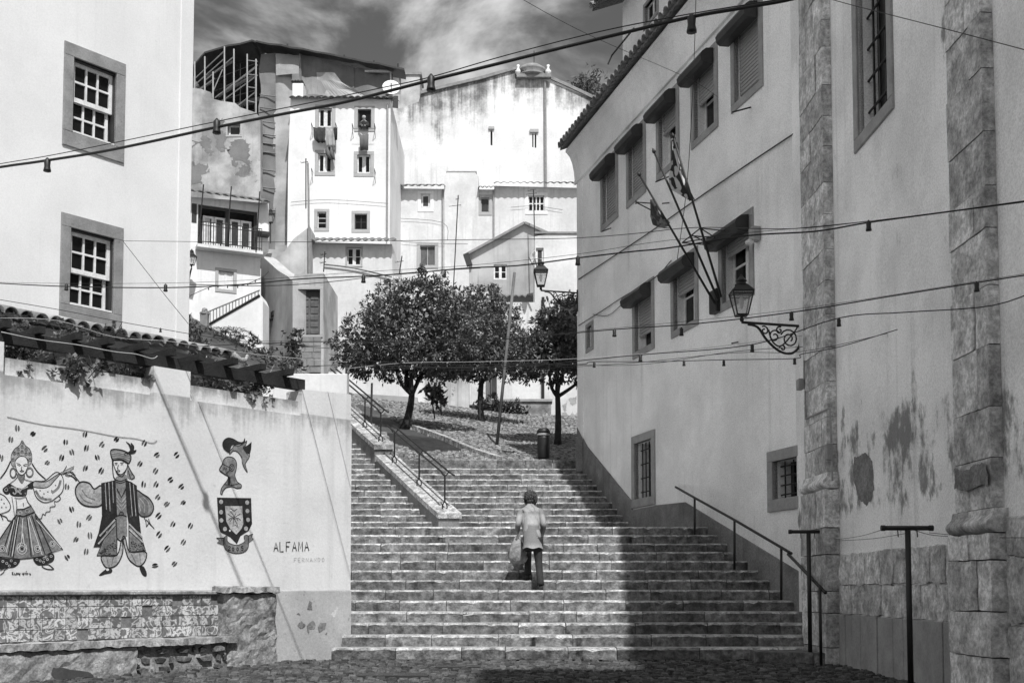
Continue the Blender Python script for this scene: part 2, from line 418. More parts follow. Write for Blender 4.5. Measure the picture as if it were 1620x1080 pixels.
def cobbles(name, mat, pts, sx, sy, fz, fslope, label, hgt=.035):
    mb = MB()
    for (x, y) in pts:
        a = sx * random.uniform(.34, .47); b = sy * random.uniform(.34, .47); t = random.uniform(-.25, .25)
        ca, sa = cos(t), sin(t); h = random.uniform(-.012, .014)
        tilt = random.uniform(-.10, .10), random.uniform(-.12, .12)
        low, top = [], []
        for px, py in ((-a, -b), (a, -b), (a, b), (-a, b)):
            X = x + px * ca - py * sa; Y = y + px * sa + py * ca
            z = fz(X, Y) + h + px * tilt[0] + py * tilt[1]
            low.append((X, Y, z - hgt))
            X2 = x + .72 * (px * ca - py * sa); Y2 = y + .72 * (px * sa + py * ca)
            top.append((X2, Y2, z + random.uniform(0, .006)))
        mb.add(low + top, [(4, 5, 6, 7), (0, 1, 5, 4), (1, 2, 6, 5), (2, 3, 7, 6), (3, 0, 4, 7)])
    o = mb.build(name, mat); tag(o, label, None, None, 'stuff'); return o
random.seed(4)
pts = []
y = 10.6
while y < 15.7:
    x = -7 + random.uniform(0, .1)
    while x < 5.2:
        X = x + random.uniform(-.015, .015); 
        if X < F_CH.o.x + .3 and (X - F_MUR.o.x) / (F_MUR.u.x) * F_MUR.u.y + F_MUR.o.y > y - .3 or X > F_MUR.o.x: pts.append((X, y + random.uniform(-.012, .012)))
        x += .125
    y += .105
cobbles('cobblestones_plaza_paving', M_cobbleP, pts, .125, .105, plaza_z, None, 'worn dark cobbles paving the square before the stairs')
NO_COBBLES = [tuple(terr_hit(x, y)[:2]) for x, y in ((560, 634), (590, 644), (655, 679), (740, 708), (722, 713), (690, 712), (655, 714), (625, 700), (600, 680), (575, 655))]  # outline kept free of cobbles, so the near-black ground shows
pts = []
y = 27.02
while y < 47.5:
    st = .115 if y < 36 else .15
    xa = max(ramp_x(y) + .3, -8.5); xb = (1.9 + (y - 27) * .34)
    x = xa + random.uniform(0, .1)
    while x < xb:
        q = (x + random.uniform(-.02, .02), y + random.uniform(-.02, .02)); x += st * 1.08
        if not in_poly((q[0] + .12 * mnoise.noise(Vector((q[0] * 3, q[1] * 3, 0))), q[1] + .2 * mnoise.noise(Vector((q[0] * 3, q[1] * 3, 5)))), NO_COBBLES): pts.append(q)
    y += st
cobbles('cobblestones_terrace_paving', M_cobble, pts, .135, .125, terr_z, None, 'small rough cobbles covering the sloping terrace under the trees', .05)
# pale kerb line crossing the terrace
root = thing('terrace_kerb', 'pale stone kerb running slantwise down the cobbled terrace', 'kerb', at(720, 700, 29), None, 'structure')
a = terr_hit(655, 677); b = terr_hit(790, 727)
for k in range(12):
    p = a.lerp(b, k / 12 + .004); q = a.lerp(b, (k + 1) / 12 - .004)
    for v in (p, q): v.z = terr_z(v.x, v.y) + .02
    MB().beam(p, q, .16, .14).build('kerb_stone', M_tread, root)

# ------------------------------------------------------------------ stairs
random.seed(21)
stairs = thing('stairs', 'wide worn stone stairs climbing between the mural wall and the shaded building', None, (0.5, 15.6, 0), None, 'structure')
def step_block(x0, x1, y0, y1, z0, z1, rough=1.0):
    L = x1 - x0; n = max(2, int(L / .075)); mb = MB(); g = .003 + random.uniform(0, .004)
    dy = random.uniform(-.012, .012) * rough; dz = random.uniform(-.006, .006) * rough
    prof = []
    for i in range(n + 1):
        x = x0 + g + (L - 2 * g) * i / n
        e = 1.6 if i in (0, n) else 1.0
        j = lambda s: random.uniform(-s, s) * rough
        wear = .012 * random.random() + (.014 if e > 1 else 0) + (random.uniform(.015, .04) if random.random() < .07 else 0)
        prof.append([(x, y0 + dy + j(.004), z0), (x, y0 + dy + j(.005), z0 + (z1 - z0) * .5), (x, y0 + dy - .004 + j(.005) + wear * .3, z1 - .024 + j(.005) - wear * .6 + dz),
                     (x, y0 + dy + .006 + j(.004) + wear, z1 - .008 + j(.003) - wear * .5 + dz), (x, y0 + .03 + j(.01) + wear, z1 + dz + j(.002)), (x, y1, z1 + dz * .4)])
    m = 6
    mb.v = [Vector(p) for r in prof for p in r]
    for i in range(n):
        for k in range(m - 1):
            mb.f.append((i * m + k, (i + 1) * m + k, (i + 1) * m + k + 1, i * m + k + 1)); mb.m.append(0 if k < 2 else 1)
    mb.add([prof[0][k] for k in range(m)] + [(x0 + g, y1, z0)], [tuple(range(m, -1, -1))], 0)
    mb.add([prof[-1][k] for k in range(m)] + [(x1 - g, y1, z0)], [tuple(range(m + 1))], 0)
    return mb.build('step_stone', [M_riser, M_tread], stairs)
core = MB()
def step_row(xl, xr, y0, y1, z0, z1, lens=(.55, 1.15)):
    x = xl - random.uniform(0, .5)
    first = True
    while x < xr - .02:
        w = random.uniform(*lens); a = max(x, xl); b = min(x + w, xr)
        if xr - b < .22: b = xr
        if b - a > .1: step_block(a, b, y0, y1, z0, z1)
        elif first: pass
        x = b if b > x else x + w; first = False
    core.box(xl + .01, xr - .01, y0 + .03, y1 + .3, z0 - .6, z1 - .035)
R1, T1, Y1 = .157, .36, 15.6
for i in range(13):
    y0 = Y1 + T1 * i; y1 = y0 + T1 + .04
    xl = {0: -2.47, 1: -2.38}.get(i, flank_x(y0)); xr = fac_x(y0) + .05
    if i == 0: xr = F_CH.o.x - .05
    if i == 1: xr = F_CH.o.x - .1
    if i == 12: y1 = y0 + .55
    step_row(xl, xr, y0, y1, R1 * i, R1 * (i + 1))
ZL = R1 * 13; YL = Y1 + T1 * 13
# landing slabs
x = flank_x(20.4)
k = 0
YA = Y1 + T1 * 12 + .55
for j in range(4):
    ya = YA + (23.75 - YA) * j / 4; yb = YA + (23.75 - YA) * (j + 1) / 4
    x = flank_x(ya); xr = fac_x(ya) + .02
    while x < xr:
        w = min(random.uniform(.7, 1.2), xr - x)
        za = ZL + .16 * j / 4; zb = ZL + .16 * (j + 1) / 4
        MB().hexa([(x + .005, ya + .005, za - .12), (x + w - .005, ya + .005, za - .12), (x + w - .005, yb, zb - .12), (x + .005, yb, zb - .12),
                   (x + .005, ya + .005, za - .002), (x + w - .005, ya + .005, za - .002), (x + w - .005, yb, zb - .002), (x + .005, yb, zb - .002)]).build('landing_slab', M_tread, stairs)
        x += w
core.box(flank_x(20.3), fac_x(20.3), YA, 23.8, ZL - .8, ZL - .12)
R2, T2, Y2, Z2 = .157, .32, 23.7, ZL + .16
for i in range(11):                               # the upper flight under the trees
    y0 = Y2 + T2 * i
    step_row(ramp_x(y0) + .18, fac_x(y0) + .05, y0, y0 + T2 + (.04 if i < 10 else .12), Z2 + R2 * i, Z2 + R2 * (i + 1), (.4, .95))
for i in range(22):                               # the flight that goes on up past the ramp
    y0 = Y2 + T2 * i
    step_row(flank_x(y0) - .1, ramp_x(y0) - .1, y0, y0 + T2 + .04, Z2 + R2 * i, Z2 + R2 * (i + 1), (.5, 1.0))
# rounded end of the bottom step in the corner by the pilaster
for k, (xa, xb, ya, yb) in enumerate(((3.25, 3.95, 15.2, 14.95), (3.95, 4.6, 14.95, 14.75))):
    MB().hexa([(xa + .005, ya, -.1), (xb - .005, yb, -.1), (xb - .005, 15.62, -.1), (xa + .005, 15.62, -.1), (xa + .005, ya + .015, .125), (xb - .005, yb + .015, .125), (xb - .005, 15.62, .13), (xa + .005, 15.62, .13)]).build('corner_step', M_riser, stairs)
core.build('mortar_bed', M_mortar, stairs)
# low retaining blocks of the terrace left of the upper flight
for k in range(7):
    a = -3.0 + k * .66
    MB().fbox(front(26.9), a + .006, a + .65, Z2 + R2 * 10 + .005, terr_z(a, 27) + .03, -.16, .012 + random.uniform(0, .012), 0, .012).build('edge_stone', M_riser, stairs)

# ------------------------------------------------------------------ ramp (stringer wall) between the two flights
def ramp_pt(Y, side, z): return Vector((ramp_x(Y) + side, Y, z))
def ramp(name, Ya, Yb, za, zb, label):
    r = thing(name, label, 'stair wall', (ramp_x(Ya), Ya, za - .4))
    w = .215; mb = MB()
    mb.hexa([ramp_pt(Ya, -w, za - .5), ramp_pt(Ya, w, za - .5), ramp_pt(Yb, w, zb - 1.2), ramp_pt(Yb, -w, zb - 1.2),
             ramp_pt(Ya, -w, za - .1), ramp_pt(Ya, w, za - .1), ramp_pt(Yb, w, zb - .1), ramp_pt(Yb, -w, zb - .1)])
    mb.build('base_wall', M_plinth, r)
    n = 5
    for k in range(n):
        ya = Ya + (Yb - Ya) * k / n + (.006 if k else 0); yb = Ya + (Yb - Ya) * (k + 1) / n - .006
        z0 = za + (zb - za) * (ya - Ya) / (Yb - Ya); z1 = za + (zb - za) * (yb - Ya) / (Yb - Ya); v = w + .03
        ya2 = ya - (.04 if k == 0 else 0)
        MB().hexa([ramp_pt(ya2, -v, z0 - .098), ramp_pt(ya2, v, z0 - .098), ramp_pt(yb, v, z1 - .098), ramp_pt(yb, -v, z1 - .098),
                   ramp_pt(ya2, -v, z0 + .01), ramp_pt(ya2, v, z0 + .01), ramp_pt(yb, v, z1 + .01), ramp_pt(yb, -v, z1 + .01)]).build('coping_slab', M_tread, r)
    return r
ramp('stair_ramp_wall', 23.4, 26.85, 2.50, 4.12, 'sloping stone stringer wall with a double handrail splitting the stairs')
ramp('stair_ramp_wall', 26.95, 31.0, 4.36, 6.3, 'higher stone stringer wall beside the mural wall edge')
def double_rail(name, posts, label, ext=.35, drop=0.):
    """posts: (Y, foot z, top z) along the ramp; two parallel bars on forked posts"""
    r = thing(name, label, 'handrail', (ramp_x(posts[0][0]), posts[0][0], posts[0][1]))
    for Y, z0, z1 in posts:
        p = MB(); c = ramp_x(Y)
        p.tube([(c, Y, z0 + .16), (c, Y, z1 - .07)], .018, 8)
        for sx in (-1, 1):
            p.tube(smooth_path([(c, Y, z0 + .18), (c + sx * .035, Y, z0 + .12), (c + sx * .05, Y, z0 + .05), (c + sx * .03, Y, z0 - .02)], 3), .014, 6)
            p.tube(smooth_path([(c, Y, z1 - .09), (c + sx * .04, Y, z1 - .07), (c + sx * .075, Y, z1 - .01), (c + sx * .075, Y, z1 + .01)], 3), .014, 6)
        p.build('post', M_black, r)
    (Ya, _, za), (Yb, _, zb) = posts[0], posts[-1]
    sl = (zb - za) / (Yb - Ya)
    for sx in (-1, 1):
        b = MB(); off = sx * .075
        pts = [(ramp_x(Ya - .22) + off * 1.3, Ya - .22, za - .22 * sl), (ramp_x(Ya) + off, Ya, za), (ramp_x(Yb) + off, Yb, zb), (ramp_x(Yb + ext) + off, Yb + ext, zb + ext * sl)]
        b.tube(pts, .021, 8); b.build('rail', M_black, r, True)
    return r
def rz(Y): return 2.50 + (Y - 23.4) * (4.12 - 2.50) / 3.45 if Y < 26.9 else 4.36 + (Y - 26.95) * (1.94 / 4.05)
def rail_z(Y): return rz(Y) + .80
double_rail('double_handrail', [(Y, rz(Y), rail_z(Y)) for Y in (23.6, 24.9, 26.3)], 'black iron double handrail on the lower stringer wall', .25)
double_rail('double_handrail', [(Y, rz(Y), rail_z(Y)) for Y in (27.15, 28.2, 29.6)], 'black iron double handrail at the top beside the mural wall', 1.0)
# ================================================================== window kit
def opening(F, x0, x1, yb, yt, yref=None):
    """pixel box -> (u0, u1, z0, z1) on frame F"""
    u0, z0 = F.uz(x0, yb); u1, _ = F.uz(x1, yb); _, z1 = F.uz(x0, yt); return (u0, u1, z0, z1)
def bars_mesh(F, u0, u1, z0, z1, cols, rows, off, th=.05, mun=.03, dep=.04, mid=None):
    mb = MB(); d0, d1 = off - dep, off
    mb.fbox(F, u0, u0 + th, z0, z1, d0, d1); mb.fbox(F, u1 - th, u1, z0, z1, d0, d1)
    mb.fbox(F, u0 + th, u1 - th, z0, z0 + th * 1.3, d0, d1); mb.fbox(F, u0 + th, u1 - th, z1 - th, z1, d0, d1)
    iu0, iu1, iz0, iz1 = u0 + th, u1 - th, z0 + th * 1.3, z1 - th
    for k in range(1, cols):
        c = iu0 + (iu1 - iu0) * k / cols; w = mid if (mid and cols == 2) else mun
        mb.fbox(F, c - w / 2, c + w / 2, iz0, iz1, d0, d1)
    us = [iu0 + (iu1 - iu0) * k / cols for k in range(cols + 1)]
    for k in range(1, rows):
        c = iz0 + (iz1 - iz0) * k / rows
        for i in range(cols):
            g0 = 0 if i == 0 else ((mid if (mid and cols == 2) else mun) / 2); g1 = 0 if i == cols - 1 else ((mid if (mid and cols == 2) else mun) / 2)
            mb.fbox(F, us[i] + g0, us[i + 1] - g1, c - mun / 2, c + mun / 2, d0 + .002, d1 - .002)
    return mb, us, [iz0 + (iz1 - iz0) * k / rows for k in range(rows + 1)]
def surround(F, parent, o, w, mat, proud=.03, sillx=.0, sillh=None, top=None, back=.06):
    u0, u1, z0, z1 = o; t = top or w; sh = sillh or w
    for nm, a in (('jamb', (u0 - w, u0, z0, z1)), ('jamb', (u1, u1 + w, z0, z1)), ('lintel', (u0 - w, u1 + w, z1, z1 + t)), ('sill', (u0 - w - sillx, u1 + w + sillx, z0 - sh, z0))):
        MB().fbox(F, a[0], a[1], a[2], a[3], -back, proud + (.012 if nm == 'sill' and sillx else 0), 0, .008).build(nm, mat, parent)
def win(F, parent, o, cols=2, rows=2, rec=.1, sur=.12, smat=None, fmat=None, gmat=None, mid=.09, th=.05, mun=.03, proud=.03, panes=True, label=None, sillx=0.):
    """a window part: sash bars, with panes and stone surround as its sub-parts"""
    u0, u1, z0, z1 = o
    mb, us, zs = bars_mesh(F, u0, u1, z0, z1, cols, rows, -rec, th, mun, .05, mid)
    w = mb.build('window', fmat or M_white, parent)
    if label: w['label'] = label
    if panes:
        for i in range(cols):
            for j in range(rows):
                MB().fbox(F, us[i] - .008, us[i + 1] + .008, zs[j] - .008, zs[j + 1] + .008, -rec - .034, -rec - .022).build('pane', gmat or M_glass, w)
    else: MB().fbox(F, u0 + .01, u1 - .01, z0 + .01, z1 - .01, -rec - .034, -rec - .022).build('pane', gmat or M_glass, w)
    if sur: surround(F, w, o, sur, smat or M_farsurr, proud, sillx)
    return w
def hole(o): return rect(*o)
def patch(F, pts, mat, parent, off=.004, jit=.05, name='bare_patch', seed=0, sub=14, world=True):
    """irregular flat mark on a wall; pts in picture pixels on the frame"""
    uz = [F.uz(*p) for p in pts]; out = []
    for i in range(len(uz)):
        a, b = Vector(uz[i]), Vector(uz[(i + 1) % len(uz)])
        for k in range(sub):
            p = a.lerp(b, k / sub); q = Vector((p.x * 5.1, p.y * 5.1, seed * 3.7)) 
            d = Vector((mnoise.fractal(q, .6, 2.2, 6), mnoise.fractal(q + Vector((9, 3, 1)), .6, 2.2, 6)))
            out.append((p.x + d.x * jit, p.y + d.y * jit))
    mb = MB(); mb.sheet(F, out, off); return mb.build(name, mat, parent)

# ================================================================== left building
oW1 = (F_LEFT.uz(115, 150)[0], F_LEFT.uz(183, 150)[0], F_LEFT.uz(147, 221)[1], F_LEFT.uz(150, 104)[1])
oW2 = (F_LEFT.uz(110, 430)[0], F_LEFT.uz(179, 430)[0], F_LEFT.uz(145, 490)[1], F_LEFT.uz(145, 369)[1])
LB = thing('plaster_building', 'tall sunlit plaster building with two stone-framed sash windows beside the tiled roof', 'building', F_LEFT.P(-2, 0))
uR = F_LEFT.uz(301, 300)[0]
mb = MB(); mb.slab(F_LEFT, rect(-9, uR, 0, 17), -9, 0, [hole(oW1), hole(oW2)], .28); mb.build('wall', M_plL, LB)
uq = F_LEFT.uz(281, 300)[0]
mb = MB(); mb.fbox(F_LEFT, uq, uR + .012, 0, 17.01, -.3, .022, 0, .012); mb.build('corner_strip', M_plL, LB)
for o in (oW1, oW2):
    u0, u1, z0, z1 = o; zm = z0 + (z1 - z0) * .47
    # upper sash stands in front of the lower one
    mb, us, zs = bars_mesh(F_LEFT, u0 + .02, u1 - .02, zm - .03, z1 - .03, 3, 2, -.09, .065, .035, .045)
    w = mb.build('window', M_white, LB); w['label'] = 'sash window with twelve small panes in a stone frame'
    mb2, us2, zs2 = bars_mesh(F_LEFT, u0 + .02, u1 - .06, z0 + .03, zm + .03, 3, 2, -.15, .055, .035, .045)
    mb2.build('lower_sash', M_white, w)
    for U, Z, d in ((us, zs, -.125), (us2, zs2, -.185)):
        for i in range(3):
            for j in range(2): MB().fbox(F_LEFT, U[i] - .01, U[i + 1] + .01, Z[j] - .01, Z[j + 1] + .01, d - .008, d).build('pane', M_glass, w)
    mb = MB(); mb.fbox(F_LEFT, u0, u0 + .02, z0, z1, -.2, -.03); mb.fbox(F_LEFT, u1 - .02, u1, z0, z1, -.2, -.03); mb.fbox(F_LEFT, u0 + .02, u1 - .02, z1 - .03, z1, -.2, -.03); mb.fbox(F_LEFT, u0 + .02, u1 - .02, z0, z0 + .03, -.2, -.03)
    mb.build('box_frame', M_dark, w)
    surround(F_LEFT, w, o, .185, M_surrL, .035, 0., .27, .24)
    MB().fbox(F_LEFT, u0 + .012, u1 - .012, z0 + .02, z0 + .05, -.05, .01).build('sill_board', M_white, w)
    mb = MB()                                        # curtain behind the lowest panes
    for k in range(9):
        a = us2[2] + (us2[3] - us2[2]) * k / 9; b = us2[2] + (us2[3] - us2[2]) * (k + 1) / 9
        mb.add([F_LEFT.P(a, z0 + .1, -.26 + .01 * (k % 2)), F_LEFT.P(b, z0 + .1, -.26 + .01 * ((k + 1) % 2)), F_LEFT.P(b, z0 + .6, -.26 + .01 * ((k + 1) % 2)), F_LEFT.P(a, z0 + .6, -.26 + .01 * (k % 2))], [(0, 1, 2, 3)])
    mb.build('curtain', M_curtain, w)

# ================================================================== mural wall
MW = thing('mural_wall', 'sunlit plaster wall painted with two dancers, a crest and petals', 'wall', F_MUR.P(-3, 0))
zl = 3.335; zp = 3.545; zt1 = 3.70; zt2 = 3.74
u = lambda x, y=620: F_MUR.uz(x, y)[0]
uA, uB, uC = u(243), u(301), u(478); uE = F_MUR.uz(548, 650)[0]
dz = .945
mb = MB(); mb.slab(F_MUR, [(-12, dz), (.0, dz), (-.02, zl + .4), (-.1, zt2), (uC, zt1), (uC, zl), (uB, zl), (uB, zt1), (uA, zt1), (uA, zl), (-4.98, zl), (-4.98, zt1), (-12, zt1)], -.36, 0)
mb.build('wall', M_mural, MW)
for a, b in ((-4.98, uA), (uB, uC)):
    n = 3; 
    MB().fbox(F_MUR, a + .002, b - .002, zl - .02, zp, -.33, -.085).build('parapet', M_parapet, MW)
MB().fbox(F_MUR, -12, .012, -.4, dz - .003, -.36, .012, 0, .01).build('dado', M_murdado, MW)
# flank of the wall running back beside the stairs
_fl = Frame((F_MUR.o.x, F_MUR.o.y), (.165, -1))
mb = MB(); mb.fbox(_fl, -13, -.02, -.5, 3.3, .002, .3); mb.build('flank_wall', M_mural, MW)
patch(F_MUR, [(488, 948), (492, 950), (493, 964), (484, 963), (486, 955)], M_peel, MW, .0165, .02, 'bare_patch', 1, 3)
for k_, pp_ in enumerate(([(468, 990), (477, 982), (483, 988), (480, 994), (472, 996)], [(486, 986), (492, 983), (498, 990), (495, 996), (488, 994), (487, 1003), (483, 994)], [(501, 988), (507, 981), (514, 985), (511, 993), (504, 998)], [(470, 972), (474, 970), (475, 975)], [(512, 1000), (516, 998), (515, 1003)])): patch(F_MUR, pp_, M_peel, MW, .0165, .035, 'bare_patch', 20 + k_, 6)
# terrace floor behind the parapet, low white wall with spikes
mb = MB(); mb.hexa([F_MUR.P(-10, 2.6, -9), F_MUR.P(-10, 2.6, -.37), F_MUR.P(-.6, 2.6, -.37), F_MUR.P(-1.5, 2.6, -9), F_MUR.P(-10, 2.8, -9), F_MUR.P(-10, 2.8, -.37), F_MUR.P(-.6, 2.8, -.37), F_MUR.P(-1.5, 2.8, -9)])
tag(mb.build('roof_terrace', M_far2), 'flat roof terrace hidden behind the mural wall parapet', 'terrace')
SW = front(18.6)
sw = thing('spiked_wall', 'low white wall topped with metal spikes behind the mural wall end', 'wall', SW.P(-2.9, 2.7))
a = SW.uz(415, 600)[0]; b = SW.uz(549, 600)[0]; zt = SW.uz(520, 591)[1]
MB().fbox(SW, a, b, 2.6, zt, -.25, 0, 0, .01).build('wall', M_far2, sw)
for k, xx in enumerate((375, 400, 428, 455, 485, 519, 550)):
    p = SW.hit(xx, 588, -.12)
    MB().tube([p - Vector((.02, 0, .1)), p, p + Vector((.055, 0, .11))], .011, 5).build('spike', M_metal, sw)

# ---------------- tile bench
TB = thing('tiled_bench', 'stone bench with patterned old tiles on its back beneath the mural', 'bench', F_MUR.P(-4, 0, .3))
fr = .10                                             # tile face stands this far in front of the wall
Ft = F_MUR.moved(fr)
uL = -5.6; uT = Ft.uz(363, 960)[0]; zt0 = .375; zt1_ = .885
MB().fbox(F_MUR, uL, uT + .0, .2, .925, .013, fr - .012).build('back_core', M_plinth, TB)
MB().fbox(F_MUR, uL, uT + .0, .888, .938, .014, fr + .04, 0, .012).build('coping', M_bench, TB)
def azulejo():
    m = bpy.data.materials.new('azulejo'); m.use_nodes = True; t = m.node_tree; L = t.links.new; b = t.nodes['Principled BSDF']
    g = t.nodes.new('ShaderNodeNewGeometry'); oi = t.nodes.new('ShaderNodeObjectInfo')
    n = t.nodes.new('ShaderNodeTexNoise'); n.inputs['Scale'].default_value = 9.5; n.inputs['Detail'].default_value = 3; n.inputs['Distortion'].default_value = 1.6
    L(g.outputs['Position'], n.inputs['Vector'])
    r = t.nodes.new('ShaderNodeValToRGB'); L(n.outputs[0], r.inputs[0]); e = r.color_ramp.elements
    e[0].position = .40; e[0].color = (.16, .16, .16, 1); e[1].position = .47; e[1].color = (.26, .26, .26, 1)
    q = r.color_ramp.elements.new(.495); q.color = (.62, .62, .62, 1); q = r.color_ramp.elements.new(.57); q.color = (.6, .6, .6, 1); q = r.color_ramp.elements.new(.60); q.color = (.2, .2, .2, 1)
    mx = t.nodes.new('ShaderNodeMath'); mx.operation = 'MULTIPLY'; mr = t.nodes.new('ShaderNodeMapRange'); mr.inputs[3].default_value = .72; mr.inputs[4].default_value = 1.1
    L(oi.outputs['Random'], mr.inputs[0]); L(r.outputs[0], mx.inputs[0]); L(mr.outputs[0], mx.inputs[1]); L(mx.outputs[0], b.inputs['Base Color'])
    b.inputs['Roughness'].default_value = .3; return m
M_tile = azulejo()
random.seed(8)
nc = 26; tw = (uT - uL) / nc; thh = (zt1_ - zt0) / 4
missing = {(10, 0), (24, 3), (15, 1), (12, 2), (20, 3), (5, 3), (17, 2), (11, 0)}
for i in range(nc):
    for j in range(4):
        a = uL + i * tw; z = zt0 + j * thh
        if (i, j) in missing and random.random() < .7:
            continue
        MB().fbox(F_MUR, a + .0035, a + tw - .0035, z + .0035, z + thh - .0035, fr - .012, fr + random.uniform(0, .003), 0, .002).build('wall_tile', M_tile, TB)
Fs = F_MUR
Fp_ = F_MUR.moved(.33); uP0 = Fp_.uz(361, 985)[0]; uP1 = Fp_.uz(439, 990)[0]
random.seed(2); mb = MB(); mb.rough(Fs, uL, uP0 + .12, .29, .365, .013, .385, .02, .05); mb.build('seat_slab', M_bench, TB)
mb = MB(); mb.rough(Fs, uL, F_MUR.uz(195, 1040)[0], -.3, .287, .013, .36, .02, .06); mb.build('rendered_base', M_bench, TB)
patch(F_MUR.moved(.365), [(82, 1068), (85, 1056), (100, 1056), (140, 1062), (150, 1068), (120, 1073), (90, 1075)], M_mortar, TB, .004, .02, 'hollow', 5, 3)
M_rub = gm('rubble_stone', .20, var=.6, scale=6., speck=.4, rnd='object', rndamt=.6, fine=.5, bump=.8, bscale=18.)
random.seed(13)
us0 = F_MUR.uz(197, 1040)[0]; us1 = uP0 - .01
MB().fbox(Fs, us0, us1, -.3, .285, .013, .31).build('rubble_core', M_bench, TB)
z = -.12
while z < .27:
    hh = random.uniform(.05, .14); a = us0 + .005 - random.uniform(0, .1)
    while a < us1 - .04:
        ww = min(random.choice((random.uniform(.06, .14), random.uniform(.14, .34))), us1 - a)
        c = F_MUR.P(a + ww / 2, z + hh / 2, .32); mbk = MB(); ring = []
        nn = random.choice((5, 6, 7)); d1 = .335 + random.uniform(-.03, .045)
        o1 = []; o2 = []
        for k in range(nn):
            t = 2 * pi * k / nn + .39; sx = max(-1, min(1, cos(t) * 1.25)) * random.uniform(.7, 1.08); sz = max(-1, min(1, sin(t) * 1.25)) * random.uniform(.7, 1.1)
            o1.append(F_MUR.P(a + ww / 2 + sx * ww * .47, min(z + hh / 2 + sz * hh * .47, .284), .29)); o2.append(F_MUR.P(a + ww / 2 + sx * ww * .34, min(z + hh / 2 + sz * hh * .32, .283), d1))
        fs = [tuple(range(nn, 2 * nn))] + [(k, (k + 1) % nn, nn + (k + 1) % nn, nn + k) for k in range(nn)]
        mbk.add(o1 + o2, fs).build('rubble_stone', M_rub, TB); a += ww
    z += hh
mb = MB(); mb.rough(Fs, uP0, uP1, -.3, .91, .013, .33, .022, .05); mb.build('end_pier', M_bench, TB)
mb = MB(); mb.rough(Fs, uP0 - .05, uP1 + .03, .912, .985, .013, .37, .018, .04); mb.build('pier_cap', M_bench, TB)

# ================================================================== right-hand shaded building
fw = F_FAC
ROW1 = [(1.72, 2.83), (3.36, 4.46), (5.04, 6.16), (6.72, 7.85), (8.38, 9.52)]
ROW2 = [(3.67, 4.85), (5.71, 6.95), (7.82, 9.12)]
sw_ = .13
O1 = [(a + sw_, b - sw_, 9.0 + .13, 10.42) for a, b in ROW1]
O2 = [(a + sw_, b - sw_, 5.70 + .14, 7.03) for a, b in ROW2]
oA = (3.60 + .16, 4.84 - .16, 2.60 + .19, 4.10 - .16)
oB = (9.52 + .17, 10.66 - .17, 2.16 + .18, 3.10 - .17)
ua, za = fw.uz(927.5, 560); ub, zb = fw.uz(939.5, 505)
oS = (ua + .1, ub - .1, za + .1, zb - .1)
ZE = 11.15
RB = thing('shuttered_building', 'shaded plaster building with roller-shuttered windows and tiled eaves above the stairs', 'building', fw.P(5, 0))
END = F_FAC.uz(1272, 930)[0]
mb = MB(); mb.slab(fw, rect(0, END + .4, -.5, ZE), -9, 0, [hole(o) for o in O1 + O2 + [oA, oB, oS]], .34); mb.build('wall', M_fac, RB)
mb = MB(); mb.fbox(fw, -.015, .42, terr_z(1.5, 27) - .6, ZE, -.3, .018, 0, .01); mb.build('corner_strip', M_fac, RB)
# plinth following the stairs
q = [fw.uz(x, y) for x, y in ((930, 706), (1001, 793), (1038, 799), (1085, 794), (1264, 903))]
mb = MB(); mb.slab(fw, [(-.02, 0), (END, 0), (END, q[4][1])] + [q[4], q[3], (q[2][0], q[2][1] + .0), (q[2][0], 2.585), (q[1][0], 2.585), q[1], q[0], (-.02, q[0][1] + .55)], -.2, .03); mb.build('plinth', M_plinth, RB)
# cornice: stepped cove under the eaves
prof = [(0, ZE - .42), (.05, ZE - .42), (.06, ZE - .36), (.03, ZE - .35), (.05, ZE - .1), (.10, ZE + .12), (.16, ZE + .26), (.23, ZE + .34), (.26, ZE + .36), (.26, ZE + .42), (0, ZE + .46)]
mb = MB(); k = len(prof)
for uu in (-.12, END + .3): mb.v += [fw.P(uu, z, d) for d, z in prof]
for i in range(k): mb.f.append((i, (i + 1) % k, k + (i + 1) % k, k + i)[::-1]); mb.m.append(0)
mb.f.append(tuple(range(k))); mb.m.append(0); mb.f.append(tuple(range(2 * k - 1, k - 1, -1))); mb.m.append(0)
mb.build('cornice', M_fac, RB)
# roof slope and its tiles
slope = .42
def roof_slope(F, u0, u1, z, d_eave, length, parent, mat, pitch=slope, wv=.2, name='roof', amp=.045, th=.05):
    n = max(4, int((u1 - u0) / wv)); mb = MB(); m = 6; N = n * m
    for i in range(N + 1):
        uu = u0 + (u1 - u0) * i / N; h = amp * abs(sin(pi * i / m)) 
        mb.v += [F.P(uu, z + h, d_eave), F.P(uu, z + h + pitch * length, d_eave - length), F.P(uu, z + h - th, d_eave), F.P(uu, z + h - th + pitch * length, d_eave - length)]
    for i in range(N):
        a = 4 * i; b = a + 4
        mb.f += [(a, b, b + 1, a + 1), (a + 2, a + 3, b + 3, b + 2), (a, a + 2, b + 2, b)]; mb.m += [0, 0, 0]
    mb.add([F.P(u0, z - th, d_eave), F.P(u0, z + .0, d_eave), F.P(u0, z + pitch * length, d_eave - length), F.P(u0, z - th + pitch * length, d_eave - length)], [(0, 1, 2, 3)])
    mb.add([F.P(u1, z - th, d_eave), F.P(u1, z + .0, d_eave), F.P(u1, z + pitch * length, d_eave - length), F.P(u1, z - th + pitch * length, d_eave - length)], [(3, 2, 1, 0)])
    return mb.build(name, mat, parent)
_tile = {}
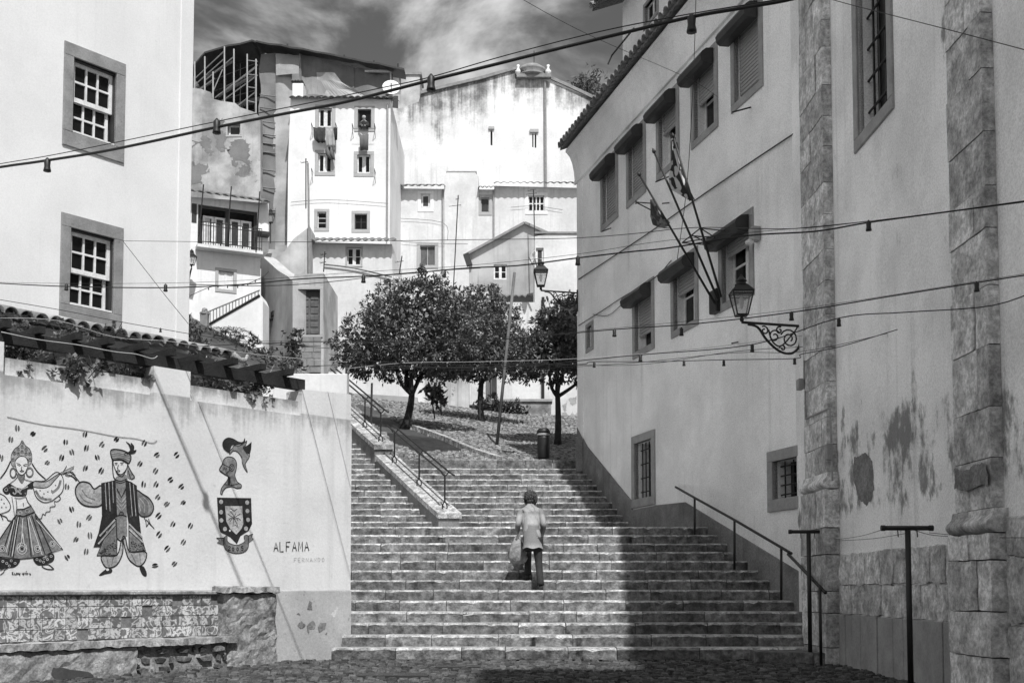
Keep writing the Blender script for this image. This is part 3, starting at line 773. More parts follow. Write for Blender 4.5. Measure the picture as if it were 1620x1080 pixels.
def tile_mesh(r, L, taper=.85, th=.016, n=8):
    key = (round(r, 3), round(L, 3))
    if key in _tile: return _tile[key]
    vs, fs = [], []
    for s_, k in ((0, 1.), (1, taper)):
        for rr in (r * k, r * k - th):
            for i in range(n + 1):
                t = pi * i / n; vs.append((rr * cos(t), s_ * L, rr * sin(t)))
    m = n + 1
    for i in range(n):
        fs += [(i, i + 1, 2 * m + i + 1, 2 * m + i), (m + i + 1, m + i, 3 * m + i, 3 * m + i + 1), (i + 1, i, m + i, m + i + 1)]
    me = bpy.data.meshes.new('roof_tile'); me.from_pydata(vs, [], fs); me.materials.append(M_roof); me.polygons.foreach_set('use_smooth', [True] * len(fs))
    _tile[key] = me; return me
def tiles(F, u0, u1, z, d, n, parent, L=.42, pitch=slope, r=None, rows=1, jit=.02, flip=True):
    """a course of barrel tiles along an eave; every tile its own part"""
    r = r or (u1 - u0) / n * .5
    me = tile_mesh(r, L)
    back = -F.n; ang = math.atan(pitch)
    yv = (back * cos(ang) + Vector((0, 0, sin(ang)))).normalized(); xv = F.u; zv = xv.cross(yv)
    for j in range(rows):
        for i in range(n):
            p = F.P(u0 + (u1 - u0) * (i + .5) / n, z, d) + yv * (j * L * .8 + random.uniform(-jit, jit)) + zv * random.uniform(-.006, .008)
            o = bpy.data.objects.new('roof_tile', me); COL.objects.link(o); o.parent = parent
            M = Matrix.Identity(4); rot = Matrix((xv, yv, zv)).transposed().to_4x4() @ Matrix.Rotation(random.uniform(-.04, .04), 4, 'Z')
            o.matrix_local = Matrix.Translation(p - wloc(parent)) @ rot
RF = roof_slope(fw, -.18, END + .4, ZE + .47, .38, 5.0, RB, M_roofI, .42, .21)
tiles(fw, -.18, END + .3, ZE + .475, .43, 50, RF, .45, .42, .115)
# dormer / attic storey on the roof
aD0 = fw.uz(962, 60, -1.6)
DF = fw.moved(-1.5)
d0u = DF.uz(985, 60)[0]; DZ0 = ZE + .9
dzt = DF.uz(985, 35)[1]
dw = (DF.uz(1021, 25)[0], DF.uz(1040, 25)[0], DF.uz(1021, 42)[1], DF.uz(1021, 12)[1])
DM = thing('attic_storey', 'shaded attic storey with a tiled eave rising above the long roof', 'attic', DF.P(d0u, DZ0))
mb = MB(); mb.slab(DF, rect(d0u, END - .5, DZ0, dzt + .5), -5, 0, [hole(dw)], .2); mb.build('wall', M_fac, DM)
win(DF, DM, dw, 2, 1, .06, .09, M_surr)
r_ = roof_slope(DF, d0u - .55, END, dzt + .52, .62, 4, DM, M_roofI, .42, .21)
tiles(DF, d0u - .55, END, dzt + .53, .68, 44, r_, .4, .42, .115)
tag(MB().tube([at(962, 102, 24.5), at(968, 88, 24.5), at(1003, 45, 23.5)], .02, 5).build('antenna_stay', M_black), 'thin black stay bar leaning from the long roof up to the attic', 'bar')

def shutter(F, parent, o, frac, rec=.07):
    u0, u1, z0, z1 = o; zb = z1 - (z1 - z0) * frac; n = max(3, int((z1 - zb) / .062)); mb = MB()
    for k in range(n):
        a = zb + (z1 - zb) * k / n; b = zb + (z1 - zb) * (k + 1) / n; e = (b - a)
        mb.add([F.P(u0 + .01, a, -rec - .03), F.P(u1 - .01, a, -rec - .03), F.P(u1 - .01, a + e * .18, -rec), F.P(u0 + .01, a + e * .18, -rec), F.P(u1 - .01, b - e * .12, -rec - .003), F.P(u0 + .01, b - e * .12, -rec - .003), F.P(u1 - .01, b, -rec - .03), F.P(u0 + .01, b, -rec - .03)],
               [(0, 1, 2, 3), (3, 2, 4, 5), (5, 4, 6, 7)])
    mb.build('roller_shutter', M_shutter, parent); return zb
def hood(F, parent, o, drop=.26, out=.25, ext=.16):
    u0, u1, z0, z1 = o; u0 -= ext; u1 += .02; zt = z1 + .02; zb = zt - drop
    pr = [(.002, zt + .02), (out * .55, zt + .0), (out * .85, zt - .06), (out, zt - drop * .5), (out * .93, zb + .04), (out * .7, zb - .01), (.002, zb)]
    mb = MB(); k = len(pr)
    for uu in (u0, u1): mb.v += [F.P(uu, z, .035 + d) for d, z in pr]
    for i in range(k - 1): mb.f.append((i, k + i, k + i + 1, i + 1)); mb.m.append(0)
    mb.f.append(tuple(range(k))); mb.m.append(0); mb.f.append(tuple(range(2 * k - 1, k - 1, -1))); mb.m.append(0)
    return mb.build('shutter_box', M_hood, parent)
def fac_win(o, frac, label):
    w = win(fw, RB, (o[0], o[1], o[2], o[3]), 2, 2, .2, .13, M_surr, M_white, M_glass, .1, .06, .035, .03, True, label)
    if frac > 0: shutter(fw, w, (o[0], o[1], o[2], o[3]), frac, .08)
    hood(fw, w, o); return w
for o, fr_, lb in zip(O1, (1.0, .93, .42, .50, .90), ('closed shutter window at the far end of the upper row', 'nearly closed shutter window in the upper row', 'half open shutter window behind the flags', 'half open shutter window showing white sashes', 'nearly closed shutter window nearest the stone pilaster')): fac_win(o, fr_, lb)
for o, fr_, lb in zip(O2, (.74, .45, .33), ('lower shutter window with white bars below', 'lower shutter window with open casement', 'lower window behind the black street lantern')): fac_win(o, fr_, lb)
w = MB().fbox(fw, oS[0], oS[1], oS[2], oS[3], -.2, -.18).build('window', M_glassmid, RB); surround(fw, w, oS, .09, M_surr, .03)
def barred(F, parent, o, nv, nh, rec, surw, label, name='window', hook=False):
    u0, u1, z0, z1 = o
    mb, us, zs = bars_mesh(F, u0, u1, z0, z1, 2, 3, -.29, .05, .03, .04, .06)
    w = mb.build(name, M_dark, parent); w['label'] = label
    MB().fbox(F, u0 + .01, u1 - .01, z0 + .01, z1 - .01, -.335, -.322).build('pane', M_glass, w)
    for k in range(nv):
        a = u0 + (u1 - u0) * (k + .5) / nv; MB().tube([F.P(a, z0, -rec), F.P(a, z1, -rec)], .012, 6).build('bar', M_black, w)
    for k in range(nh):
        z = z0 + (z1 - z0) * (k + .5) / nh; MB().tube([F.P(u0, z, -rec), F.P(u1, z, -rec)], .012, 6).build('bar', M_black, w)
    surround(F, w, o, surw, M_surr, .04, 0., surw * 1.1); return w
barred(fw, RB, oA, 5, 4, .12, .16, 'tall iron-barred window above the landing')
barred(fw, RB, oB, 3, 4, .12, .17, 'small square iron-barred window beside the stone pilaster')

# ================================================================== church with pilasters
fc = F_CH
CH = thing('church', 'tall shaded church side wall with stone pilasters and a barred window', 'church', fc.P(3, 0))
HC = 14.0
cw = (1.23 + .17, 2.62 - .17, 6.35 + .2, 9.3)
mb = MB(); mb.slab(fc, rect(-1.7, 18.55, -.5, HC), -8, 0, [hole(cw)], .5); mb.build('wall', M_church, CH)
mb = MB(); mb.fbox(fc, 18.6, 28, -.5, 25.9, -8, .02); mb.build('bell_tower', M_church, CH)
mb = MB(); mb.fbox(fc, -1.7, 18.55, HC + .005, HC + .2, -8, .1); mb.build('cornice', M_stone, CH)
surround(fc, MB().fbox(fc, cw[0], cw[1], cw[2], cw[3], -.26, -.24).build('window', M_timber, CH), cw, .16, M_surr, .03)
wch = [c for c in CH.children if c.name.startswith('window')][0]; wch['label'] = 'tall deep church window behind iron bars'
for k in range(5):
    a = cw[0] + (cw[1] - cw[0]) * (k + .6) / 5; MB().tube([fc.P(a, cw[2], -.15), fc.P(a, cw[3], -.15)], .016, 6).build('bar', M_black, wch)
for k in range(7):
    z = cw[2] + .3 + k * .4
    MB().tube([fc.P(cw[0], z, -.12), fc.P(cw[1], z, -.12)], .016, 6).build('bar', M_black, wch)
    for j in range(3): pass
def ashlar(F, parent, u0, u1, z0, z1, d0, d1, hr=(.34, .52), wr=(.5, .9), name='stone', mat=None, gap=.007, bev=.012, split=.5, seed=0, ra=0.):
    random.seed(seed); z = z0
    while z < z1 - .02:
        h = random.uniform(*hr)
        if z1 - z - h < hr[0] * .6: h = z1 - z
        a = u0
        while a < u1 - .02:
            w = random.uniform(*wr)
            if u1 - a - w < wr[0] * .55: w = u1 - a
            dd = d1 + random.uniform(-.008, .01)
            if ra: MB().rough(F, a + gap, a + w - gap, z + gap, z + h - gap, d0, dd + ra * .6, ra, .09, 6.).build(name, mat or M_stone, parent)
            else: MB().fbox(F, a + gap, a + w - gap, z + gap, z + h - gap, d0, dd, 0, bev).build(name, mat or M_stone, parent)
            a += w
        z += h
def roll(F, parent, u0, u1, z0, z1, d0, out, name='base_moulding'):
    pr = [(d0, z0)] + [(d0 + out * (.55 + .45 * cos(t)), (z0 + (z1 - z0) * .36) - (z1 - z0) * .36 * cos(t + pi / 2) * -1) for t in [(-pi / 2) + pi * k / 6 for k in range(7)]]
    pr = [(d0 + .0, z0)] + [(d0 + out * sin(pi * k / 8) ** .6, z0 + (z1 - z0) * .7 * k / 8) for k in range(1, 8)] + [(d0 + out * .35, z0 + (z1 - z0) * .72), (d0 + out * .2, z1), (d0, z1)]
    mb = MB(); k = len(pr)
    for uu in (u0, u1): mb.v += [F.P(uu, z, d) for d, z in pr]
    for i in range(k - 1): mb.f.append((i, k + i, k + i + 1, i + 1)); mb.m.append(0)
    mb.f.append(tuple(range(k))); mb.m.append(0); mb.f.append(tuple(range(2 * k - 1, k - 1, -1))); mb.m.append(0)
    mb.add([F.P(u0, z0, 0), F.P(u1, z0, 0), F.P(u1, z1, 0), F.P(u0, z1, 0), F.P(u0, z0, d0), F.P(u1, z0, d0), F.P(u1, z1, d0), F.P(u0, z1, d0)], [(4, 5, 6, 7), (0, 1, 5, 4), (3, 7, 6, 2), (0, 4, 7, 3), (1, 2, 6, 5)])
    return mb.build(name, M_stone, parent)
def pilaster(u0, u1, zb, d, seed, ext=.06, zl=0.):
    MB().fbox(fc, u0 + .012, u1 - .012, zl, HC, .001, d - .012).build('pilaster_core', M_mortar, CH)
    ashlar(fc, CH, u0, u1, zb + .22, HC - .01, .002, d, (.36, .62), (.42, 1.0), 'pilaster_stone', None, .002, .006, .5, seed, .004)
    roll(fc, CH, u0 - ext * .5, u1 + ext, zb, zb + .215, d, .09)
    ashlar(fc, CH, u0 - ext, u1 + ext, zl, zb - .004, .002, d + .06, (.28, .5), (.45, .8), 'pilaster_stone', None, .003, .008, .5, seed + 1, .009)
pu0 = fc.uz(1270, 500, .13)[0]; pu1 = fc.uz(1306, 500, .13)[0]
pilaster(pu0, pu1, fc.uz(1290, 778, .13)[1], .13, 31, .05, -.1)
pv0 = fc.uz(1505, 500, .11)[0]; pv1 = fc.uz(1563, 500, .11)[0]
pilaster(pv0, pv1, fc.uz(1530, 846, .11)[1], .11, 47, .07, -.5)
# stone dado between and beyond the pilasters
ua_ = pu1 + .06; ub_ = pv0 - .08
ashlar(fc, CH, ua_, ub_, .64, 1.42, .002, .018, (.3, .45), (.3, .7), 'dado_stone', None, .003, .006, .5, 61, .016)
ashlar(fc, CH, ua_, ub_, -.3, .635, .002, .03, (.95, .96), (.22, .34), 'dado_panel', M_surr, .004, .006, .5, 62)
ashlar(fc, CH, pv1 + .08, 15.1, -.5, 1.6, .002, .03, (.4, .75), (.55, 1.2), 'dado_stone', None, .004, .012, .5, 63, .024)
patch(fc, [(1352, 722), (1368, 714), (1381, 728), (1383, 775), (1372, 800), (1358, 790), (1350, 750)], M_peel, CH, .004, .03, 'bare_patch', 3)
patch(fc.moved(.125), [(1512, 742), (1535, 738), (1560, 732), (1566, 750), (1566, 765), (1545, 768), (1530, 778), (1512, 775)], M_peel, CH, .017, .03, 'cement_patch', 9)

# ================================================================== unseen house added behind the camera to cut low sky light on the stairs
for nm, lb, bx_ in (('sky_block_house', 'unseen plaster house added opposite the stairs to cut low sky light', (-22, 3.2, -19, -13, -.5, 9.5)),):
    t = thing(nm, lb, 'house', ((bx_[0] + bx_[1]) / 2, (bx_[2] + bx_[3]) / 2, 0)); MB().box(*bx_).build('wall', M_band, t); MB().box(bx_[0] - .3, bx_[1] + .3, bx_[2] - .3, bx_[3] + .3, bx_[5] + .005, bx_[5] + .25).build('roof', M_roofI, t)
# ================================================================== paintings and lettering on the mural wall (flat paint on the plaster)
def catmull2(pts, closed, k=4):
    n = len(pts); out = []
    rng = n if closed else n - 1
    for i in range(rng):
        g = (lambda j: pts[j % n]) if closed else (lambda j: pts[max(0, min(n - 1, j))])
        p0, p1, p2, p3 = (Vector(g(i + d)) for d in (-1, 0, 1, 2))
        for j in range(k):
            t = j / k
            out.append(.5 * ((2 * p1) + (p2 - p0) * t + (2 * p0 - 5 * p1 + 4 * p2 - p3) * t * t + (3 * p1 - p0 - 3 * p2 + p3) * t ** 3))
    if not closed: out.append(Vector(pts[-1]))
    return out
class Draw:
    def __init__(s, F, ox, oy, sc): s.F = F; s.ox = ox; s.oy = oy; s.sc = sc; s.mb = MB()
    def uz(s, p): return Vector(s.F.uz(s.ox + p[0] / s.sc, s.oy + p[1] / s.sc))
    def fill(s, pts, mi=1, layer=1, sm=True, k=3):
        q = catmull2(pts, True, k) if sm else [Vector(p) for p in pts]
        s.mb.sheet(s.F, [tuple(s.uz(p)) for p in q], .0015 + .0012 * layer, mi); return s
    def line(s, pts, w=5., mi=0, layer=4, closed=False, sm=True, taper=False):
        q = [s.uz(p) for p in (catmull2(pts, closed, 4) if sm else pts)]
        if closed: q.append(q[0])
        hw = w / s.sc / 118 / 2 ; n = len(q); L, R = [], []
        for i, p in enumerate(q):
            d = (q[min(i + 1, n - 1)] - q[max(i - 1, 0)])
            if d.length < 1e-7: d = Vector((1, 0))
            d.normalize(); nn = Vector((-d.y, d.x)); t = hw * (1 if not taper else max(.15, sin(pi * (i + .5) / n)))
            L.append(p + nn * t); R.append(p - nn * t)
        of = .0015 + .0012 * layer
        s.mb.add([s.F.P(p.x, p.y, of) for p in L] + [s.F.P(p.x, p.y, of) for p in R], [(i, n + i, n + i + 1, i + 1) for i in range(n - 1)], mi); return s
    def shape(s, pts, mi=1, w=5., layer=1, sm=True, lw=4): s.fill(pts, mi, layer, sm); s.line(pts, w, 0, lw, True, sm); return s
    def disc(s, c, rx, ry, mi, layer=3): return s.fill([(c[0] + rx * cos(2 * pi * k / 8), c[1] + ry * sin(2 * pi * k / 8)) for k in range(8)], mi, layer, True, 2)
    def ring(s, c, rx, ry, w, mi=0, layer=4): return s.line([(c[0] + rx * cos(2 * pi * k / 10), c[1] + ry * sin(2 * pi * k / 10)) for k in range(10)], w, mi, layer, True)
    def done(s, name, label=None):
        o = s.mb.build(name, [M_ink, M_inkmid, M_inklt, M_mural], MW)
        if label: o['label'] = label
        return o
K, G, P_, WH = 0, 1, 2, 3
random.seed(3)
# man in a turban and a long vest
d = Draw(F_MUR, 0, 650, 3.858)
d.shape([(675, 240), (700, 232), (750, 240), (790, 262), (798, 290), (780, 320), (740, 300), (690, 298), (676, 270)], G, 6)
for L in ([(680, 258), (730, 254), (785, 272)], [(684, 272), (735, 266), (792, 285)], [(686, 286), (740, 280), (790, 300)]): d.line(L, 3, P_); 
d.line([(690, 298), (740, 294), (782, 318)], 5); d.ring((768, 264), 9, 9, 4)
d.fill([(770, 255), (792, 240), (782, 205), (765, 184), (795, 203), (804, 232), (797, 192), (818, 214), (816, 238), (832, 236), (822, 256), (795, 262)], K, 3)
d.shape([(692, 302), (740, 300), (775, 318), (770, 352), (742, 384), (715, 376), (697, 342)], WH, 4, 2)
for L in ([(698, 318), (716, 316)], [(732, 316), (754, 314)], [(702, 326), (714, 325)], [(736, 326), (750, 324)], [(722, 328), (715, 350), (722, 352)], [(710, 364), (720, 360), (732, 364)], [(712, 369), (730, 369)]): d.line(L, 4)
d.line([(684, 296), (686, 350), (692, 400), (708, 422)], 6); d.line([(700, 350), (716, 385), (745, 398), (768, 360)], 4)
d.fill([(776, 322), (790, 345), (820, 402), (806, 416), (780, 408), (772, 372)], G, 2); d.line([(776, 322), (800, 372), (820, 402), (800, 416)], 5); d.line([(780, 360), (795, 412)], 5)
d.fill([(706, 404), (770, 388), (776, 470), (740, 525), (708, 470)], G, 1)
for y in (418, 430): d.line([(706, y), (735, y + 8), (772, y - 6)], 4)
d.shape([(470, 450), (500, 430), (545, 440), (574, 474), (618, 455), (626, 550), (605, 578), (560, 582), (510, 572), (475, 540), (458, 490)], P_, 7)
for L in ([(480, 500), (515, 545), (560, 560)], [(500, 480), (530, 520), (580, 540)], [(574, 474), (572, 500)]): d.line(L, 6, G, 3)
for L in ([(484, 432), (455, 395), (430, 372)], [(470, 424), (440, 396), (405, 386)], [(430, 372), (402, 376), (380, 384)], [(440, 390), (415, 395), (395, 388)], [(445, 372), (425, 368)]): d.line(L, 4)
d.shape([(617, 440), (660, 432), (702, 420), (706, 520), (712, 640), (660, 700), (606, 828), (570, 830), (602, 740), (622, 640)], K, 3, 2, False)
d.shape([(765, 420), (800, 434), (832, 455), (838, 560), (858, 745), (785, 690), (772, 600)], K, 3, 2, False)
for L in ([(640, 438), (648, 600)], [(662, 434), (670, 610)], [(684, 428), (690, 560)], [(790, 436), (806, 640)], [(812, 446), (828, 640)]): d.line(L, 4, P_, 5)
d.fill([(708, 470), (740, 525), (770, 470), (773, 600), (776, 760), (745, 782), (712, 772), (708, 600)], G, 1, False)
for y in (520, 545, 570): d.line([(710, y), (740, y + 38), (770, y)], 5, P_, 3, False, False)
d.line([(708, 640), (740, 632), (772, 642)], 5); d.ring((740, 625), 12, 10, 4); d.line([(710, 470), (740, 525), (768, 470)], 6, K, 4, False, False)
d.shape([(706, 655), (712, 775), (712, 876), (590, 881), (640, 760)], G, 6, 3, False); d.shape([(785, 695), (858, 760), (887, 850), (786, 858)], G, 6, 3, False)
for a, b in (((700, 662), (606, 762)), ((702, 690), (598, 810)), ((786, 688), (866, 770)), ((786, 720), (872, 800))): d.line([a, b], 9, P_, 5, False, False); d.line([(a[0], a[1] + 9), (b[0], b[1] + 9)], 4, K, 5)
for k in range(60):
    a = random.uniform(0, 1); x = 600 + 110 * random.random(); y = 870 - random.random() * 95 * (x - 590) / 120; d.line([(x, y), (x + 5, y + 3)], 4, K, 5)
for k in range(45): x = random.uniform(792, 876); y = random.uniform(790 + max(0, (x - 820)) * .4, 850); d.line([(x, y), (x + 5, y + 3)], 4, K, 5)
d.shape([(832, 482), (870, 505), (910, 532), (936, 580), (926, 620), (900, 640), (862, 640), (838, 606), (828, 530)], G, 6)
for L in ([(850, 530), (880, 570), (880, 620)], [(870, 520), (905, 560), (908, 620)], [(845, 560), (858, 610)]): d.line(L, 5, P_, 3)
for L in ([(875, 642), (888, 670), (892, 702)], [(905, 655), (915, 685), (940, 716)], [(890, 660), (905, 680), (892, 704)], [(905, 680), (925, 700)]): d.line(L, 4)
d.shape([(622, 882), (712, 878), (740, 784), (748, 858), (712, 935), (655, 955), (624, 922)], P_, 6); d.shape([(748, 776), (764, 772), (790, 856), (886, 856), (886, 908), (852, 944), (815, 930), (778, 888)], P_, 6)
for L in ([(650, 890), (660, 940)], [(690, 890), (680, 940)], [(800, 870), (830, 930)], [(850, 866), (858, 930)], [(670, 930), (660, 955)]): d.line(L, 5, G, 3)
d.line([(712, 775), (735, 790), (745, 782), (760, 775)], 6)
d.fill([(604, 998), (640, 966), (662, 955), (684, 966), (678, 986), (642, 994), (615, 1003)], K, 2); d.disc((655, 966), 9, 8, WH)
d.fill([(850, 950), (874, 946), (893, 980), (894, 1004), (882, 1008), (864, 992)], K, 2)
d.done('painted_dancer', 'painted man in turban, long dark vest and baggy trousers')
# woman with tall headdress
d = Draw(F_MUR, 0, 700, 4.909)
d.shape([(85, 100), (110, 50), (150, 18), (170, -18), (195, 20), (228, 48), (245, 95), (242, 150), (216, 178), (216, 132), (165, 102), (118, 132), (114, 180), (88, 170)], P_, 3)
for c in ((110, 80), (140, 48), (170, 30), (200, 50), (228, 85), (170, 70), (140, 85), (200, 85), (98, 130), (232, 130), (170, 5)): d.ring(c, 11, 11, 4, G); d.disc(c, 4, 4, K)
d.shape([(116, 145), (140, 114), (165, 105), (198, 114), (214, 150), (210, 200), (190, 235), (167, 250), (142, 236), (122, 195)], WH, 4, 3)
for L in ([(126, 160), (145, 164), (160, 176)], [(178, 176), (195, 168), (210, 168)], [(132, 172), (154, 180)], [(182, 182), (206, 180)], [(168, 184), (163, 208), (172, 210)], [(150, 220), (168, 217), (186, 220)], [(156, 226), (182, 226)]): d.line(L, 5)
d.ring((100, 233), 22, 36, 9, G); d.ring((228, 228), 25, 34, 9, G); d.ring((100, 233), 26, 40, 3); d.ring((228, 228), 29, 38, 3)
for L in ([(80, 142), (45, 215), (0, 277)], [(246, 160), (290, 225), (352, 282)]): d.line(L, 7)
d.fill([(134, 244), (188, 248), (190, 280), (170, 318), (140, 280)], G, 1)
for L in ([(130, 236), (128, 272), (72, 318)], [(190, 246), (188, 282), (255, 302)]): d.line(L, 4)
d.fill([(72, 316), (130, 348), (178, 352), (232, 312), (258, 303), (256, 356), (214, 362), (200, 412), (112, 416), (76, 396), (70, 345)], K, 1)
for L in ([(85, 345), (110, 350), (125, 380), (112, 398), (98, 385)], [(215, 340), (190, 352), (160, 365), (152, 392), (168, 396)], [(120, 345), (140, 385), (150, 350)]): d.line(L, 9, P_, 3)
d.line([(110, 425), (150, 432), (200, 418)], 4)
d.fill([(18, 362), (50, 330), (74, 320), (72, 392), (40, 398)], K, 1); d.ring((46, 365), 12, 12, 4, P_)
d.shape([(258, 302), (345, 294), (428, 230), (472, 246), (492, 300), (482, 378), (420, 436), (392, 454), (340, 462), (290, 432), (264, 380)], WH, 5)
d.shape([(258, 300), (350, 302), (428, 256), (466, 238), (425, 288), (362, 346), (262, 342)], P_, 4, 2)
for L in ([(275, 370), (310, 425), (360, 440)], [(400, 390), (450, 350), (470, 290)], [(345, 440), (400, 440)]): d.line(L, 16, G, 2)
for c in ((310, 370), (340, 395), (370, 380), (400, 370), (330, 420), (430, 330)): d.disc(c, 6, 5, G)
for L in ([(455, 240), (520, 208), (574, 182)], [(470, 246), (540, 216), (572, 196)], [(490, 222), (505, 198), (516, 178)], [(500, 240), (560, 262), (589, 296)], [(560, 225), (585, 255)]): d.line(L, 4)
d.line([(455, 412), (468, 432), (444, 455), (420, 455), (426, 490), (388, 500), (386, 530), (356, 538), (350, 560), (330, 552), (320, 585), (302, 588)], 5)
for L in ([(122, 440), (128, 480), (128, 515)], [(200, 420), (215, 460), (242, 492)], [(178, 465), (180, 490)]): d.line(L, 5)
d.shape([(128, 516), (180, 514), (238, 488), (268, 535), (182, 570), (120, 562)], G, 6, 1, False); d.ring((155, 545), 14, 12, 4, P_); d.ring((210, 530), 16, 14, 4, P_)
d.shape([(120, 562), (182, 572), (266, 540), (300, 590), (486, 830), (392, 852), (336, 880), (232, 894), (150, 902), (98, 896), (-40, 880), (-40, 800), (60, 650)], G, 6, 1, False)
for a, b in (((118, 570), (62, 872)), ((148, 574), (100, 890)), ((206, 572), (240, 880)), ((244, 560), (350, 872)), ((270, 560), (398, 850)), ((132, 575), (80, 880)), ((100, 600), (20, 850))): d.line([a, b], 7, K, 4, False, False)
for a, b in (((140, 580), (92, 880)), ((214, 580), (256, 870)), ((226, 575), (325, 870)), ((280, 600), (470, 815)), ((108, 600), (45, 850)), ((175, 590), (165, 760))): d.line([a, b], 4, WH, 5, False, False)
for c, r in (((168, 820), 38), ((290, 822), 24), ((405, 785), 20), ((15, 820), 22)): d.ring(c, r, r * 1.15, 3, WH, 5); d.ring(c, r * .55, r * .6, 3, WH, 5); d.disc(c, r * .25, r * .25, K, 5)
d.line([(175, 700), (160, 780), (130, 830)], 4, WH, 5); d.line([(175, 700), (185, 780), (205, 830)], 4, WH, 5)
d.fill([(260, 892), (330, 876), (400, 856), (422, 880), (410, 920), (360, 940), (300, 952), (266, 926)], K, 2); d.fill([(-30, 888), (60, 900), (150, 905), (142, 940), (110, 966), (60, 972), (-30, 976)], K, 2)
for c in ((285, 905), (310, 915), (340, 895), (365, 905), (395, 880), (20, 920), (50, 935), (85, 915), (115, 935), (70, 955), (335, 925)): d.ring(c, 8, 8, 4, P_, 5)
d.line([(325, 950), (372, 944), (402, 965), (414, 980), (370, 980), (336, 968)], 6, K, 4, True)
d.line([(60, 970), (35, 985), (25, 1005), (0, 1025)], 5); d.line([(30, 975), (0, 990)], 5)
d.shape([(-30, 400), (20, 405), (50, 432), (78, 482), (70, 522), (20, 545), (-30, 548)], WH, 5)
for c in ((10, 440), (30, 470), (12, 500), (45, 500)): d.disc(c, 6, 6, G)
d.line([(90, 420), (100, 480), (110, 560)], 4); d.line([(0, 560), (45, 575), (60, 600), (85, 605)], 6); d.line([(0, 548), (22, 600)], 5)
d.done('painted_dancer', 'painted woman in tall headdress with puffed sleeves and a pleated skirt')
# small signature under the woman
d = Draw(F_MUR, 0, 650, 3.858)
for L in ([(70, 985), (78, 982), (72, 992), (82, 996)], [(86, 985), (88, 996), (98, 994), (98, 984)], [(103, 996), (103, 987), (110, 992), (114, 986), (116, 996)], [(122, 986), (118, 1002)], [(133, 986), (138, 994), (146, 984), (140, 1000)], [(152, 996), (152, 988), (160, 988), (160, 996)], [(165, 996), (166, 988), (172, 988)], [(156, 980), (162, 976)], [(176, 990), (182, 990), (186, 996), (178, 998)]): d.line(L, 3.5)
d.done('painted_signature')
# scattered petals
PET = [(105, 103, 90), (65, 172, 80), (200, 137, 40), (273, 230, 40), (375, 283, 70), (288, 315, 45), (5, 283, 80), (517, 140, 75), (527, 225, 75), (622, 203, 50), (710, 172, 45), (593, 283, 110), (617, 363, 60), (520, 347, 70), (437, 250, 110), (400, 190, 85), (880, 195, 60), (957, 268, 35), (1077, 267, 40), (853, 320, 55), (948, 362, 55), (1040, 417, 35), (876, 447, 80), (952, 448, 60), (1107, 462, 40), (963, 525, 50), (1016, 567, 40), (1118, 557, 45), (967, 638, 45), (1055, 687, 60), (1162, 698, 60), (970, 752, 50), (1020, 838, 45), (1118, 800, 55), (1063, 930, 45), (945, 942, 10), (437, 597, 110), (365, 672, 120), (480, 690, 85), (543, 650, 50), (463, 783, 60), (548, 757, 95), (525, 855, 80), (410, 890, 125), (408, 462, 85)]
for x, y, a in PET:
    d = Draw(F_MUR, 0, 650, 3.858); t = radians(-a); dx, dy = cos(t), sin(t); nx, ny = -dy, dx
    for s, ln, mi in ((-1, random.uniform(15, 21), K if random.random() < .45 else G), (1, random.uniform(13, 20), G if random.random() < .6 else K)):
        cx, cy = x + nx * 6.5 * s, y + ny * 6.5 * s + random.uniform(-3, 3)
        d.line([(cx - dx * ln, cy - dy * ln), (cx + nx * 2 * s, cy + ny * 2 * s), (cx + dx * ln, cy + dy * ln)], 12, mi, 2, False, True, True)
        d.line([(cx - dx * ln, cy - dy * ln), (cx + nx * 2 * s, cy + ny * 2 * s), (cx + dx * ln, cy + dy * ln)], 3, K, 3)
    d.done('painted_petal')
# crest: helmet with plume, shield, ribbon
d = Draw(F_MUR, 330, 680, 5.4)
d.shape([(175, 195), (132, 165), (116, 120), (130, 85), (165, 65), (210, 75), (255, 100), (292, 100), (306, 70), (308, 100), (290, 116), (240, 125), (200, 130), (182, 160)], K, 3)
d.shape([(202, 152), (215, 132), (260, 132), (300, 110), (325, 92), (312, 130), (292, 152), (338, 215), (350, 212), (340, 240), (326, 260), (312, 295), (330, 360), (302, 322), (286, 280), (280, 235), (250, 190), (210, 176), (180, 205), (176, 180)], G, 5, 2)
d.fill([(290, 150), (330, 130), (366, 100), (362, 160), (350, 208), (320, 190)], K, 3, False)
d.shape([(115, 290), (125, 255), (150, 232), (185, 228), (220, 245), (238, 290), (230, 350), (222, 385), (242, 440), (275, 464), (276, 490), (240, 496), (200, 482), (150, 490), (122, 520), (114, 546), (100, 540), (106, 500), (132, 460), (156, 430), (165, 395), (140, 380), (90, 340)], G, 6, 2)
d.line([(90, 340), (118, 290), (182, 320), (176, 346), (140, 380)], 6, K, 4, True, False); d.ring((196, 320), 20, 28, 6); d.ring((196, 320), 8, 14, 5)
for x in (120, 134, 148): d.line([(x, 318), (x + 6, 340)], 5)
d.fill([(162, 392), (186, 402), (182, 470), (160, 464)], K, 3, False); d.line([(130, 462), (190, 470), (262, 455)], 5)
d.fill([(70, 575), (362, 580), (370, 800), (340, 860), (272, 902), (240, 972), (185, 915), (100, 870), (84, 820)], K, 2, False)
d.fill([(138, 648), (285, 648), (295, 800), (280, 840), (235, 892), (182, 842), (150, 780)], P_, 3, False)
for c in ((105, 612), (328, 618), (105, 700), (330, 690), (107, 770), (335, 765), (138, 843), (318, 840)): d.disc(c, 17, 19, P_, 3)
d.disc((180, 858), 7, 9, WH, 3)
